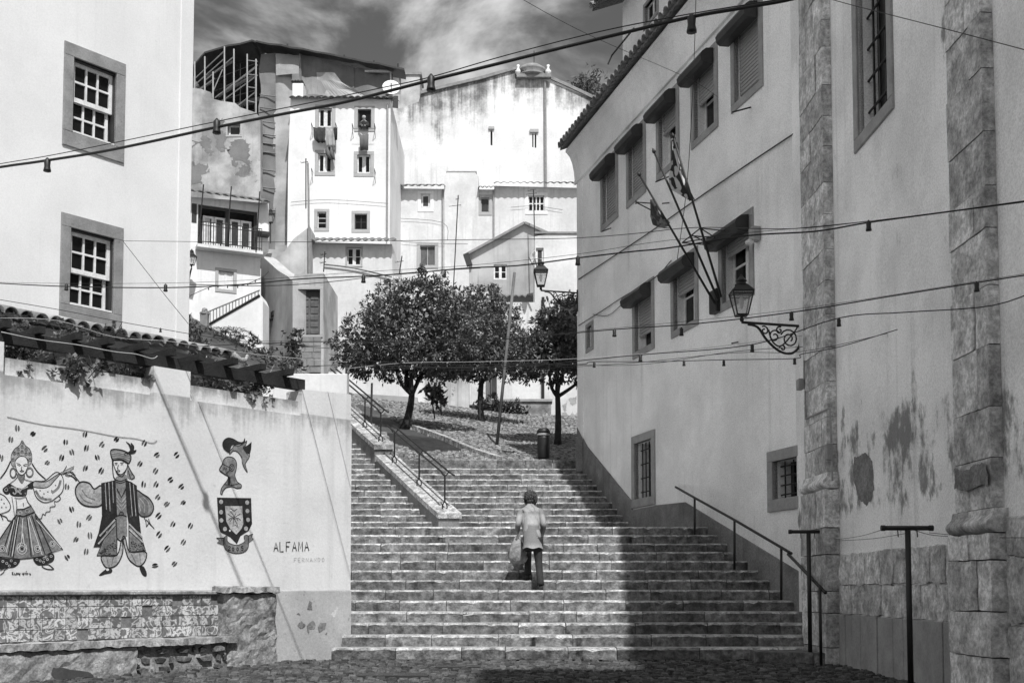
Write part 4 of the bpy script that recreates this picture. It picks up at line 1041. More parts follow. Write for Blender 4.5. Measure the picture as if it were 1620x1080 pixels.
for L in ([(185, 668), (215, 690), (242, 672)], [(180, 690), (206, 720), (212, 742)], [(230, 710), (215, 742)], [(160, 715), (212, 750), (270, 712)], [(168, 768), (185, 752), (212, 756), (250, 752), (272, 768)], [(180, 780), (195, 760)], [(250, 776), (240, 758)], [(212, 756), (205, 822), (228, 808), (252, 838), (238, 796), (218, 758)]): d.line(L, 5, K, 5, False, False)
d.disc((188, 686), 7, 6, WH, 5)
d.shape([(65, 920), (135, 918), (126, 982), (70, 960), (92, 940)], G, 5, 1, False); d.shape([(338, 900), (378, 884), (364, 912), (380, 930), (334, 968)], G, 5, 1, False)
d.shape([(128, 922), (155, 906), (160, 950), (200, 974), (250, 980), (305, 950), (300, 906), (330, 896), (340, 930), (336, 1000), (302, 1040), (240, 1052), (180, 1040), (135, 1005)], G, 5, 2)
for L in ([(166, 998), (176, 990), (184, 1000), (166, 1022), (186, 1024)], [(205, 1000), (198, 1015), (206, 1030), (214, 1014), (205, 1000)], [(244, 1000), (237, 1015), (245, 1030), (253, 1014), (244, 1000)], [(294, 990), (280, 990), (278, 1004), (292, 1006), (290, 1022), (276, 1024)]): d.line(L, 6, K, 5)
d.done('painted_crest', 'painted knight helmet over a dark shield and a ribbon dated 2005')
# lettering
d = Draw(F_MUR, 290, 660, 4.0)
def text(d, s, x, y, h, w, gap, lw, mi=0):
    G_ = {'A': [[(0, 1), (.5, 0), (1, 1)], [(.2, .62), (.8, .62)]], 'L': [[(0, 0), (0, 1), (.85, 1)]], 'F': [[(.95, 0), (0, 0), (0, 1)], [(0, .48), (.7, .48)]], 'M': [[(0, 1), (.12, 0), (.5, .7), (.88, 0), (1, 1)]],
          'E': [[(.9, 0), (0, 0), (0, 1), (.9, 1)], [(0, .5), (.7, .5)]], 'R': [[(0, 1), (0, 0), (.8, .1), (.8, .4), (0, .5), (.9, 1)]], 'N': [[(0, 1), (0, 0), (.9, 1), (.9, 0)]], 'D': [[(0, 0), (0, 1), (.7, .85), (.9, .5), (.7, .12), (0, 0)]], 'O': [[(.5, 0), (0, .4), (.2, .95), (.8, .95), (1, .4), (.5, 0)]]}
    for c in s:
        for st in G_[c]: d.line([(x + a * w + random.uniform(-1, 1), y + b * h + random.uniform(-1.5, 1.5) - (x - 570) * .02) for a, b in st], lw, mi, 4, False, False)
        x += w + gap
text(d, 'ALFAMA', 571, 789, 58, 27, 12, 6.5); d.done('painted_lettering', 'black hand-painted word ALFAMA')
d = Draw(F_MUR, 290, 660, 4.0); text(d, 'FERNANDO', 700, 892, 26, 16, 9, 2.2, G); d.done('painted_lettering', 'faint scratched name under the black word')
# ================================================================== low tiled house and pergola behind the mural wall
F_RF = F_LEFT.moved(1.5)
ur, zr = F_RF.uz(368, 562)
LH = thing('tiled_lean_to', 'low house with a scalloped barrel-tile eave behind the pergola', 'house', F_RF.P(-3, 2.8))
Fw_ = F_RF.moved(-.42)
MB().fbox(Fw_, -8, ur - .1, 2.7, zr - .03, -.3, 0).build('wall', M_band, LH)
R_ = roof_slope(F_RF, -7.5, ur, zr - .02, -.06, 1.42, LH, M_roofI, .3, .24, 'roof', .05)
random.seed(5)
nT = int((ur + 7.5) / .235)
tiles(F_RF, -7.5, ur, zr - .02, .0, nT, R_, .45, .3, .122, 1, .03)
# curled end tile
MB().tube(smooth_path([F_RF.P(ur - .02, zr + .02, .02), F_RF.P(ur + .12, zr - .07, .05), F_RF.P(ur + .26, zr - .05, .05), F_RF.P(ur + .30, zr + .05, .05)], 4), [.07] * 4 + [.05] * 4 + [.035] * 4 + [.02], 8).build('finial', M_tread, R_, True)

PG = thing('pergola', 'dark timber pergola with projecting rafters on the mural wall piers', 'pergola', F_MUR.P(-3, 3.7))
ue = F_MUR.uz(487, 600)[0]
MB().fbox(F_MUR, -5.4, ue, 3.705, 3.855, -.17, -.06).build('beam', M_timber, PG)
MB().fbox(F_MUR, -5.4, ue - .3, 3.705, 3.885, -2.5, -2.36).build('beam', M_timber, PG)
for x in (14, 69, 128, 175, 227, 277, 323, 369, 417, 462):
    uu = F_MUR.uz(x, 560, .1)[0]; r0 = random.uniform(.04, .16)
    mb = MB(); mb.fbox(F_MUR, uu - .04, uu + .04, 3.858, 3.94, -2.7, r0, 0, .0); mb.build('rafter', M_timber, PG)
for k, uu in enumerate((-4.4, -2.9, -1.3)):
    MB().fbox(F_MUR, uu - .06, uu + .06, 2.8, 3.70, -2.49, -2.37).build('post', M_timber, PG)
# ================================================================== the white houses up the hill
def pxs(F, pts): return [F.uz(x, y) for x, y in pts]
def house(name, label, F, outline, mat, depth, holes=(), cat='house', reveal=.18, zlow=None):
    q = pxs(F, outline); cu = sum(p[0] for p in q) / len(q); zb = min(p[1] for p in q)
    h = thing(name, label, cat, F.P(cu, zb, 0))
    mb = MB(); mb.slab(F, q, -depth, 0, [hole(o) for o in holes], reveal); mb.build('wall', mat, h); return h
def ob(F, x0, x1, yb, yt): return opening(F, x0, x1, yb, yt)
def eave(F, parent, x0, x1, y, out=.45, length=2.5, wv=.26, y1=None, pitch=.36, amp=.09):
    """tiled eave strip: right along the line (x0,y)-(x1,y) in the picture, projecting 'out' from the wall"""
    u0, z = F.uz(x0, y, out); u1, z1 = F.uz(x1, y if y1 is None else y1, out)
    return roof_slope(F, u0, u1, (z + z1) / 2, out, length, parent, M_roofI, pitch, wv * 1.25, 'roof', amp, .04)

# ---------------- tall white tower house
F4 = front(60)
w4 = [ob(F4, 504, 525, 201, 171.5), ob(F4, 566, 587, 203, 173.5), ob(F4, 503.5, 524.5, 272.5, 243), ob(F4, 565, 586, 274, 245), ob(F4, 502, 516, 361, 335.5), ob(F4, 561, 580.5, 363, 338.5)]
H4 = house('white_tower_house', 'tall narrow bright white house with six windows and laundry', F4, [(454, 470), (454.5, 380), (456, 250), (460, 152), (618, 158), (617, 300), (616, 470)], M_far, 8, w4)
eave(F4, H4, 457, 623, 150, .35, 3, .28, 157)
u, z = F4.uz(470, 150); mb = MB(); mb.fbox(F4, F4.uz(461, 140)[0], F4.uz(478, 140)[0], z - .3, F4.uz(470, 128)[1], -1.2, -.3); c_ = mb.build('chimney', M_far, H4)
eave(F4.moved(-.3), c_, 460, 479, 127, .05, .8, .2, 127, .05, .04)
for k, o in enumerate(w4):
    if k == 1: w = win(F4, H4, o, 1, 1, .1, .19, M_farsurr, M_dark, M_glass, th=.06, label='open window where a person leans out')
    elif k == 5: w = win(F4, H4, o, 2, 2, .12, .17, M_farsurr, M_dark, M_glass, .04, .05, .03)
    elif k == 4: w = win(F4, H4, o, 1, 3, .12, .17, M_farsurr, M_white, M_glass, th=.04)
    else: w = win(F4, H4, o, 2, 1, .1, .19, M_farsurr, M_white, M_glass, .2, .07)
def laundry(pts, Y, label, mat, folds=4, off=.35, name='laundry_cloth'):
    """cloth hanging in front of the wall: outline given as left/right x at successive y"""
    mb = MB(); n = 10; F = front(Y - off); rows = []
    for (y, xl, xr) in pts:
        for i in range(n + 1):
            u_, z_ = F.uz(xl + (xr - xl) * i / n, y); rows.append(F.P(u_, z_, .06 * sin(i * folds * pi / n + y * .07)))
    for j in range(len(pts) - 1):
        for i in range(n): mb.f.append((j * (n + 1) + i, j * (n + 1) + i + 1, (j + 1) * (n + 1) + i + 1, (j + 1) * (n + 1) + i)); mb.m.append(0)
    mb.v = rows; o = mb.build(name, mat, None, True); sol = o.modifiers.new('thickness', 'SOLIDIFY'); sol.thickness = .02
    return tag(o, label, 'laundry', 'laundry drying under the tower house windows')
M_cl1 = gm('cloth_mid', .12, .9, var=.3); M_cl2 = gm('cloth_light', .34, .9, var=.3); M_cl3 = gm('cloth_dark', .05, .9, var=.3)
laundry([(202, 496, 515), (214, 496, 515), (220, 497, 514), (226, 503, 514)], 60, 'dark bunched washing under the upper tower window', M_cl3)
laundry([(202, 515, 528), (216, 515, 529), (228, 516, 530), (233, 517, 530)], 60, 'pale shirt hanging below the upper tower window', M_cl2)
laundry([(233, 515.5, 525), (245, 516, 528), (253, 524, 530)], 60.05, 'grey trouser legs hanging beside the lower tower window', M_cl1)
laundry([(202, 527, 534), (212, 528, 534), (222, 529, 533)], 60, 'small dark garment at the end of the upper washing line', M_cl3)
laundry([(213, 569, 583), (226, 569, 582.5), (238, 569.5, 582)], 60, 'plain grey cloth hanging below the leaning person', M_cl1, 2)
for k, (x, y, sd) in enumerate(((495, 202, -1), (533, 202, 1), (559, 203, -1), (594, 203, 1), (495, 273, -1), (594, 274, 1))):
    a = F4.hit(x, y); mb = MB(); mb.tube([a, a + Vector((0, -.5, .05))], .018, 5); mb.tube([a + Vector((0, 0, -.55)), a + Vector((0, -.48, .02))], .014, 5)
    mb.build('line_bracket', M_black, H4)
mb = MB(); mb.tube([F4.hit(495, 203, .45), F4.hit(534, 203, .45)], .01, 4); mb.tube([F4.hit(559, 204, .45), F4.hit(594, 204, .45)], .01, 4); mb.build('washing_line', M_cable, H4)
# annex with its own little tiled roof below the tower
F9 = front(56)
w9 = [ob(F9, 549, 571, 420, 392)]
H9 = house('white_annex_house', 'white house under the tower with one small window and a narrow tiled eave', F9, [(488, 640), (489, 383), (620, 386), (621, 436), (690, 450), (775, 462), (775, 640)], M_far2, 5, w9)
eave(F9, H9, 487, 622, 377, .5, 1.6, .27, 384)
win(F9, H9, w9[0], 2, 2, .08, .08, M_farsurr, M_white, M_glass, .16, .06)
# sloping parapet and drain pipe left of the tower
mb = MB(); mb.slab(front(55), pxs(front(55), [(418, 470), (412, 402), (450, 398), (464, 378), (490, 358), (489, 470)]), -1.5, 0); 
tag(mb.build('terrace_parapet', M_grime), 'streaked white parapet stepping up beside the tower house', 'parapet')
mb = MB(); f = front(54.7); mb.tube([f.hit(487, 258), f.hit(488, 300), f.hit(489, 440)], .05, 8)
tag(mb.build('drain_pipe', M_metal), 'long grey drain pipe beside the tower house', 'pipe')

# ---------------- derelict wall and scaffolding
F3 = front(60.2)
w3 = [ob(F3, 360, 380, 214, 196)]
H3 = house('derelict_house', 'derelict house wall with fallen plaster and one broken window', F3, [(280, 420), (280, 138), (302, 139), (318, 141), (333, 146), (335, 156), (350, 160), (372, 163), (380, 170), (404, 178), (412, 186), (412, 420)], M_derel, .6, w3)
win(F3, H3, w3[0], 1, 1, .25, .1, M_farsurr, M_far2, M_glassmid, th=.1)
M_bare = gm('bare_render_far', .20, var=.25, scale=1.)
patch(F3, [(366, 222), (382, 220), (392, 225), (394, 245), (392, 260), (378, 256), (372, 262), (364, 245)], M_bare, H3, .01, .25, 'bare_patch', 11)
patch(F3, [(344, 195), (352, 190), (357, 215), (358, 238), (350, 244), (344, 230)], M_bare, H3, .01, .3, 'bare_patch', 12)
patch(F3, [(304, 222), (325, 218), (333, 225), (334, 240), (328, 244), (316, 232), (305, 232)], M_bare, H3, .01, .3, 'bare_patch', 13)
patch(F3, [(303, 258), (325, 262), (328, 275), (318, 290), (303, 288)], M_bare, H3, .01, .3, 'bare_patch', 14)
F3n = front(61.6)
SCF = thing('scaffold', 'steel scaffold with torn netting and a temporary sheet roof on the hilltop', 'scaffold', F3n.hit(410, 330))
# dark gutted interior behind the scaffold
mb = MB(); mb.slab(front(67.5), pxs(front(67.5), [(285, 240), (292, 150), (325, 130), (400, 112), (440, 118), (440, 240)]), -.5, 0); mb.build('back_wall', M_timber, SCF)
for x, y0, y1 in ((308, 150, 104), (324, 160, 96), (355, 170, 80), (370, 165, 84), (391, 178, 92), (405, 180, 100), (337, 160, 120)):
    MB().tube([F3n.hit(x, y0, .98), F3n.hit(x, y1 - 6, .98)], .05, 5).build('standard', M_metal, SCF)
for a, b in (((308, 125), (354, 82)), ((308, 135), (354, 94)), ((324, 128), (370, 90)), ((340, 155), (404, 108)), ((345, 165), (404, 122)), ((360, 140), (408, 103)), ((308, 148), (340, 124)), ((370, 172), (404, 146)), ((392, 118), (408, 120)), ((392, 138), (406, 140)), ((392, 160), (405, 163)), ((392, 96), (408, 98)), ((335, 150), (352, 110))):
    MB().tube([F3n.hit(*a, .9), F3n.hit(*b, .9)], .032, 5).build('brace', M_metal, SCF)
for a, b in (((326, 122), (370, 96)), ((345, 152), (404, 118)), ((358, 138), (390, 122)), ((310, 146), (336, 128))):
    MB().beam(F3n.hit(*a, -.8), F3n.hit(*b, -.8), .22, .06).build('plank', M_surr, SCF)
random.seed(41)
for k in range(9):
    x = 311 + k * 11.5; yt = 112 - (x - 302) * 1.05 if x < 326 else 86 - (x - 326) * .26
    MB().tube([F3n.hit(x, 150 + (x - 310) * .3, -1.2 - .8 * (k % 3)), F3n.hit(x, yt + 6, -1.2 - .8 * (k % 3))], .03, 4).build('standard', (M_metal, M_hood)[k % 2], SCF)
for k in range(10):
    y = 108 + k * 7.5; MB().tube([F3n.hit(306 + k * 3, y + 22, -1. - .5 * (k % 4)), F3n.hit(404, y - 18 + k * 3, -1. - .5 * (k % 4))], .028, 4).build('ledger', (M_hood, M_metal)[k % 2], SCF)
# sheet roof
pr = [(302, 112), (326, 86), (400, 67), (411, 69), (480, 80), (560, 96), (640, 112)]
mb = MB()
random.seed(6); pr2 = []
for a_, b_ in zip(pr, pr[1:]):
    for k_ in range(4): pr2.append((a_[0] + (b_[0] - a_[0]) * k_ / 4, a_[1] + (b_[1] - a_[1]) * k_ / 4 + (random.uniform(-1.6, 1.6) if k_ else 0)))
pr = pr2 + [pr[-1]]
for (x, y) in pr:
    p = at(x, y, 61.0); mb.v += [p + Vector((0, -.3, 0)), p + Vector((0, 6.3 if x < 410 else 1.0, .05)), p + Vector((0, -.3, -.1)), p + Vector((0, 6.3 if x < 410 else 1.0, -.05))]
for i in range(len(pr) - 1):
    a = 4 * i; b = a + 4; mb.f += [(a, b, b + 1, a + 1), (a + 2, a + 3, b + 3, b + 2), (a, a + 2, b + 2, b)]; mb.m += [0] * 3
mb.build('sheet_roof', M_hood, SCF)
for a, b in (((480, 80), (480, 90)), ((455, 76), (455, 70)), ((545, 92), (545, 87)), ((592, 101), (592, 96)), ((630, 108), (630, 101))):
    MB().tube([F3n.hit(*a), F3n.hit(*b)], .05, 5).build('standard', M_black, SCF)
def net(pts, off, mat, amp=.25, name='netting', nx=14, seed=0):
    """pts rows: (y, xl, xr), hung with folds"""
    mb = MB(); n = nx
    for (yl, xl, yr, xr) in pts:
        for i in range(n + 1):
            t = i / n; p = F3n.hit(xl + (xr - xl) * t, yl + (yr - yl) * t, off)
            q = Vector((p.x * .8, p.z * .45, seed)); p = p + Vector((0, amp * mnoise.noise(q) * 2, .12 * mnoise.noise(q + Vector((5, 0, 0)))))
            mb.v.append(p)
    for j in range(len(pts) - 1):
        for i in range(n): mb.f.append((j * (n + 1) + i, j * (n + 1) + i + 1, (j + 1) * (n + 1) + i + 1, (j + 1) * (n + 1) + i)); mb.m.append(0)
    return mb.build(name, mat, SCF)
M_netl = gm('debris_net_pale', .42, .9, var=.3, scale=.7, streak=.3, bump=.3, bscale=9.)
net([(y, 411 + 2 * sin(y * .1), y, 436) for y in range(84, 400, 12)], .12, M_net, .12, seed=1)
net([(88, 436, 84, 475)] + [(y, 434 + 1.5 * sin(y * .13), y, 462) for y in range(100, 400, 12)], .05, M_netl, .15, seed=2)
net([(y, 437, y - 2, 474) for y in (88, 96, 104, 112, 120)], .25, M_netl, .3, seed=3)
net([(86, 475, 104, 560), (104, 475, 112, 560), (118, 476, 124, 560), (134, 476, 136, 560), (152, 478, 156, 560)], .2, M_net, .3, seed=4)
net([(112, 500, 118, 530), (124, 501, 130, 540), (140, 503, 142, 560), (156, 505, 156, 585)], .35, M_netl, .35, seed=5)
net([(108, 556, 118, 622), (122, 556, 128, 622), (136, 556, 140, 622), (158, 556, 160, 622)], .15, M_net, .25, seed=6)
MB().beam(F3n.hit(577, 113, .3), F3n.hit(618, 113, .3), .1, .1).build('ledger', M_white, SCF)
MB().tube([F3n.hit(618, 113, .3), F3n.hit(618, 128, .3)], .04, 5).build('standard', M_white, SCF)
MB().tube([F3n.hit(475, 82, .3), F3n.hit(475, 135, .3)], .07, 5).build('standard', M_metal, SCF)
for y in (150, 170, 192, 212, 226, 240, 268, 296, 330):
    MB().tube([F3n.hit(411, y, .22), F3n.hit(436, y + 3, .22)], .035, 4).build('ledger', M_metal, SCF)

# ---------------- great gable wall
F5 = front(76)
w5 = [ob(F5, 776, 779, 230, 206), ob(F5, 842, 844, 233, 211), ob(F5, 846, 848.5, 234, 211)]
H5 = house('gable_house', 'great weathered white gable wall crowning the hill', F5, [(610, 330), (612, 170), (633, 172), (665, 160), (665, 150), (700, 141), (760, 127), (820, 110), (845, 118), (866, 124), (900, 139), (936, 156), (980, 176), (980, 330)], M_gable, 9, w5, reveal=.35)
for o in w5: MB().fbox(F5, o[0] - .02, o[1] + .02, o[2] - .02, o[3] + .02, -.34, -.30).build('slit', M_dark, H5)
for x0, x1, y0, y1 in ((773, 782, 205, 201), (838, 852, 210, 205)): MB().fbox(F5, F5.uz(x0, y0)[0], F5.uz(x1, y0)[0], F5.uz(x0, y0)[1], F5.uz(x0, y1)[1], .002, .12).build('drip_ledge', M_farsurr, H5)
pl_ = [(665, 149), (700, 140), (760, 126), (820, 109), (845, 117), (866, 123), (900, 138), (936, 155), (980, 175)]
for a, b in zip(pl_, pl_[1:]):
    if a[0] == 820: continue
    MB().beam(F5.hit(*a, .0) + Vector((0, .6, .06)), F5.hit(*b, .0) + Vector((0, .6, .06)), 1.5, .2).build('verge_coping', M_surrL, H5)
MB().tube([F5.hit(862, 128, .1), F5.hit(863, 300, .1)], .1, 8).build('drain_pipe', M_metal, H5)
# chimney block left of the gable, roof lantern and urns on top
fch = front(76.4)
c5 = house('chimney_block', 'weathered square chimney block with a dark niche beside the gable wall', fch, [(618, 190), (618, 150), (634, 150), (634, 120), (664, 118), (664, 172), (664, 190)], M_grime, 3.0, [], 'chimney')
u0, z0 = fch.uz(621, 172); u1, z1 = fch.uz(630, 152); MB().fbox(fch, u0, u1, z0, z1, .004, .02).build('niche', M_dark, c5)
mb = MB(); mb.fbox(fch, fch.uz(630, 120)[0], fch.uz(667, 120)[0], fch.uz(640, 119)[1], fch.uz(640, 115)[1], -2.1, .1); mb.build('cap', M_surrL, c5)
tp = F5.hit(843, 116, .4)
LN = thing('roof_lantern', 'small domed stone lantern with urns on the gable top', 'lantern', tp)
mb = MB(); mb.box(tp.x - 1.1, tp.x + 1.25, tp.y, tp.y + 1.4, tp.z - .25, tp.z - .02); mb.build('base', M_surrL, LN)
mb = MB(); mb.lathe(tp + Vector((-.05, .7, 0)), [(.9, 0), (.95, .12), (.75, .2), (1.0, .35), (.95, .55), (.6, .78), (.15, .88), (.05, 1.0)], 14); mb.build('dome', M_surrL, LN, True)
for dx in (-1.0, 1.05):
    mb = MB(); mb.lathe(tp + Vector((dx, .3, -.02)), [(.09, 0), (.12, .06), (.2, .18), (.21, .3), (.11, .4), (.07, .55), (.12, .7), (.07, .74)], 10); mb.build('urn', M_far, LN, True)
mb = MB(); q = tp + Vector((0.1, .7, 1.0)); mb.tube([q, q + Vector((0, 0, .9))], .03, 5); mb.tube([q + Vector((-.3, 0, .6)), q + Vector((.3, 0, .6))], .03, 5); mb.build('cross', M_black, LN)
# satellite dishes
def dish(p, r, label, nrm=(0.1, -1, .35)):
    t = thing('satellite_dish', label, 'dish', p, 'satellite dishes'); mb = MB(); n = Vector(nrm).normalized()
    mb.lathe(p, [(r * .02, -r * .22), (r * .4, -r * .18), (r * .75, -r * .08), (r, .03), (r * .97, .05), (r * .7, -r * .04), (r * .02, -r * .17)], 20, 0, n); mb.build('reflector', M_white, t, True)
    mb = MB(); mb.tube([p - Vector((0, 0, r)), p + n * r * .7], .03, 5); mb.build('feed_arm', M_metal, t)
    mb = MB(); mb.tube([p - n * .1, p - n * .3 - Vector((0, 0, r * 1.6))], .04, 5); mb.build('mast', M_metal, t)
dish(at(619, 139, 60.7), .50, 'white satellite dish on the tower house roof corner')
dish(at(843, 408, 52.8), .34, 'dull satellite dish beside the street lantern pole', (-.9, -.45, .25))

# ---------------- long house with tiled eaves below the gable
F6 = front(66)
w6 = [ob(F6, 666, 680.5, 330, 307), ob(F6, 760.5, 773.5, 336, 313), ob(F6, 836, 861, 334, 310), ob(F6, 664.5, 688, 420, 389)]
H6 = house('long_white_house', 'long white house with tiled eaves and a broad chimney below the gable wall', F6, [(612, 620), (616, 298), (782, 300), (782, 294), (940, 298), (940, 620)], M_far2, 5, w6)
eave(F6, H6, 616, 704, 291, .5, 2, .3, 296); eave(F6, H6, 756, 783, 296, .45, 2, .3, 297); eave(F6, H6, 781, 942, 286, .5, 2.5, .3, 293)
mb = MB(); f6 = F6.moved(.02); mb.slab(f6, pxs(f6, [(703, 470), (703, 280), (707, 274), (752, 274), (757, 280), (757, 470)]), -1.4, .08); mb.build('chimney_stack', M_gable7 if False else M_far2, H6)
mb = MB(); mb.fbox(f6, f6.uz(706, 274)[0], f6.uz(754, 274)[0], f6.uz(706, 273.5)[1], f6.uz(706, 271)[1], -1.2, .02); mb.build('chimney_cap', M_surrL, H6)
win(F6, H6, w6[0], 1, 1, .06, .2, M_far, M_white, M_glassmid, th=.12); win(F6, H6, w6[1], 1, 1, .1, .18, M_farsurr, M_farsurr, M_glassmid, th=.05)
win(F6, H6, w6[2], 4, 2, .06, .2, M_far, M_white, M_glass, th=.05, mun=.07); win(F6, H6, w6[3], 2, 1, .1, .2, M_farsurr, M_farsurr, M_wooddoor, .04, .04, label='closed grey wooden shutters')
# ---------------- small grimy gable house
F7 = front(59)
w7 = [ob(F7, 781, 802, 442, 418)]
H7 = house('small_gable_house', 'small grey streaked gable house with one white window above the trees', F7, [(742, 520), (742, 402), (790, 377), (830, 356), (846, 363), (866, 372), (868, 520)], M_gable7, 6, w7)
win(F7, H7, w7[0], 2, 2, .08, 0, None, M_white, M_glass, .14, .07)
for a, b in (((738, 405), (830, 355)), ((830, 355), (868, 372))): MB().beam(F7.hit(*a, .05) + Vector((0, .4, .05)), F7.hit(*b, .05) + Vector((0, .4, .05)), 1.2, .12).build('verge', M_surrL, H7)
eave(F7, H7, 686, 850, 468, .9, 1.2, .25, 470, .3)
u0, z0 = F7.uz(733, 418); mb = MB(); mb.beam(F7.hit(737, 402, .1), F7.hit(743, 420, .1), .3, .3); mb.build('eave_end', M_dark, H7)
# ---------------- plain white house at the right
F10 = front(54)
w10 = [ob(F10, 848, 860, 425, 392)]
H10 = house('plain_white_house', 'plain white house with a stained parapet and a drain pipe beside the shaded corner', F10, [(786, 700), (786, 478), (846, 478), (846, 374), (866, 370), (960, 369), (960, 700)], M_far2, 4, w10)
win(F10, H10, w10[0], 1, 2, .1, .0, None, M_white, M_glassmid, th=.08)
MB().fbox(F10, F10.uz(846, 370)[0], F10.uz(960, 370)[0], F10.uz(900, 370)[1], F10.uz(900, 367)[1], -.6, .06).build('coping', M_surrL, H10)
MB().tube([F10.hit(859, 470, .1), F10.hit(859, 640, .1)], .07, 8).build('drain_pipe', M_black, H10)
o = ob(F10, 889, 912, 520, 478); w = MB().fbox(F10, o[0] - .1, o[1], o[2], o[3] + .1, .003, .06).build('window', M_dark, H10); MB().fbox(F10, o[0], o[1], o[2], o[3], .062, .07).build('pane', M_glassmid, w)
M_bare2 = gm('bare_render_low', .35, var=.4, scale=1.5)
patch(F10, [(902, 630), (912, 628), (913, 638), (906, 641), (900, 636)], M_bare2, H10, .012, .1, 'bare_patch', 21)
patch(F10, [(890, 640), (896, 636), (898, 650), (893, 652)], M_bare2, H10, .012, .1, 'bare_patch', 22)
patch(F10, [(885, 655), (905, 652), (915, 655), (916, 672), (890, 668)], M_bare2, H10, .012, .15, 'bare_patch', 23)
# ---------------- house with the panelled door, wall turned away from the sun
F8 = front(49)
w8 = [ob(F8, 471, 506, 530, 458)]
H8 = house('door_house', 'crumbling house front with a tall panelled wooden door above a stone block wall', F8, [(462, 620), (462, 446), (466, 434), (512, 432), (512, 620)], M_grime, 4, w8, reveal=.25)
o = w8[0]; dr = MB().fbox(F8, o[0] + .03, o[1] - .03, o[2], o[3] - .05, -.22, -.18).build('door', M_wooddoor, H8)
for i in range(2):
    for j in range(6):
        a = o[0] + .08 + i * (o[1] - o[0] - .1) / 2; b = a + (o[1] - o[0]) / 2 - .13; z = o[2] + .08 + j * (o[3] - o[2] - .2) / 6
        MB().fbox(F8, a, b, z, z + (o[3] - o[2]) / 6 - .12, -.18, -.155, 0, .02).build('panel', M_wooddoor, dr)
surround(F8, dr, o, .13, M_farsurr, .05, 0., .1)
MB().fbox(F8, o[0] + .02, o[1] - .02, o[3] - .28, o[3] - .02, -.19, -.15).build('transom', M_dark, dr)
ashlar(F8, H8, F8.uz(471, 560)[0], F8.uz(508, 560)[0], F8.uz(480, 590)[1], o[2] - .1, .003, .06, (.22, .36), (.3, .7), 'stone', M_surrL, .008, .012, .5, 71)
ps = at(412, 520, 54); pe = at(462, 520, 48.9)
F8s = Frame((ps.x, ps.y), (pe.x - ps.x, pe.y - ps.y)); 
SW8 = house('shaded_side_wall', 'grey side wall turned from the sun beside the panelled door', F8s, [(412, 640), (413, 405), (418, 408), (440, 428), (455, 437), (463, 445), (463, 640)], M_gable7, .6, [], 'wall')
u0, z0 = F8s.uz(430, 502); u1, z1 = F8s.uz(434, 491); MB().fbox(F8s, u0, u1, z0, z1, .003, .06).build('meter_box', M_dark, SW8)
MB().tube([F8s.hit(430, 505, .05), F8s.hit(417, 503, .05), F8s.hit(415, 508, .05), F8s.hit(415, 580, .05)], .06, 6).build('pipe', M_black, SW8)

# ---------------- balcony house
_p = at(303, 400, 50); F2 = Frame((_p.x, _p.y), (.911, .412))
oD = (F2.uz(313, 360)[0], F2.uz(407, 360)[0], F2.uz(360, 396)[1], F2.uz(360, 329)[1]); oW = (F2.uz(345.5, 440)[0], F2.uz(369.5, 440)[0], F2.uz(357, 458)[1], F2.uz(357, 429.5)[1])
H2 = house('balcony_house', 'white house with a glazed balcony and iron railing under a tiled eave', F2, [(285, 560), (285, 310), (360, 316), (425, 322), (425, 398), (412, 400), (412, 560)], M_far, 4, [oD, oW], reveal=.35)
eave(F2, H2, 296, 428, 303, .6, 1.6, .27, 317)
mb, us, zs = bars_mesh(F2, oD[0], oD[1], oD[2], oD[3], 2, 1, -.1, .14, .1, .1, .2); wd = mb.build('balcony_door', M_dark, H2)
for i in range(2):
    a, b = us[i] + .1, us[i + 1] - .1; m = (a + b) / 2
    for c0, c1 in ((a, m - .01), (m + .01, b)):
        q, _, _ = bars_mesh(F2, c0, c1, zs[0], zs[1] - .3, 1, 1, -.16, .1, .05, .05); q.build('leaf', M_white, wd)
        MB().fbox(F2, c0 + .08, c1 - .08, zs[0] + .1, zs[1] - .4, -.205, -.19).build('pane', M_glassmid, wd)
MB().fbox(F2, us[0] + .08, us[1] * .35 + us[0] * .65, zs[0] + .1, zs[1] - .4, -.186, -.18).build('curtain', M_curtain, wd)
MB().fbox(F2, oD[0] - .1, oD[1] + .15, oD[2] - .16, oD[2] - .02, .002, .6).build('balcony_slab', M_far2, H2)
rl = MB(); zr0 = oD[2]; zr1 = zr0 + 1.0
for z in (zr0 + .1, zr1, zr0 + .85): rl.tube([F2.P(oD[0] - .05, z, .55), F2.P(oD[1] + .1, z, .55)], .022, 5)
n_ = 26
rail2 = rl.build('railing', M_black, H2)
for k in range(n_ + 1):
    a = oD[0] - .05 + (oD[1] - oD[0] + .15) * k / n_; MB().tube([F2.P(a, zr0 - .02, .55), F2.P(a, zr1, .55)], .014 if k % 9 else .04, 5).build('baluster', M_black, rail2)
win(F2, H2, oW, 2, 1, .06, .14, M_farsurr, M_white, M_far, .12, .06, label='small white-shuttered window')
MB().fbox(F2, F2.uz(303, 345)[0], F2.uz(311, 345)[0], F2.uz(305, 352)[1], F2.uz(305, 322)[1], .003, .02).build('side_pane', M_glassmid, H2)
MB().fbox(F2, F2.uz(404, 375)[0], F2.uz(424, 375)[0], F2.uz(410, 375)[1], F2.uz(410, 370)[1], .003, .5).build('slab_end', M_hood, H2)
for k, (x0, y0, x1, y1) in enumerate(((315, 372, 322, 292), (359, 388, 366, 295), (405, 398, 411, 303))):
    mb = MB(); mb.tube([F2.hit(x0, y0, .62), F2.hit(x1, y1, .75)], .028, 6)
    tag(mb.build('line_pole', M_black), ('thin dark pole at the near corner of the balcony beside the tall building', 'thin dark pole rising from the middle of the balcony', 'thin dark pole at the far end of the balcony')[k], 'pole', 'washing line poles on the balcony')
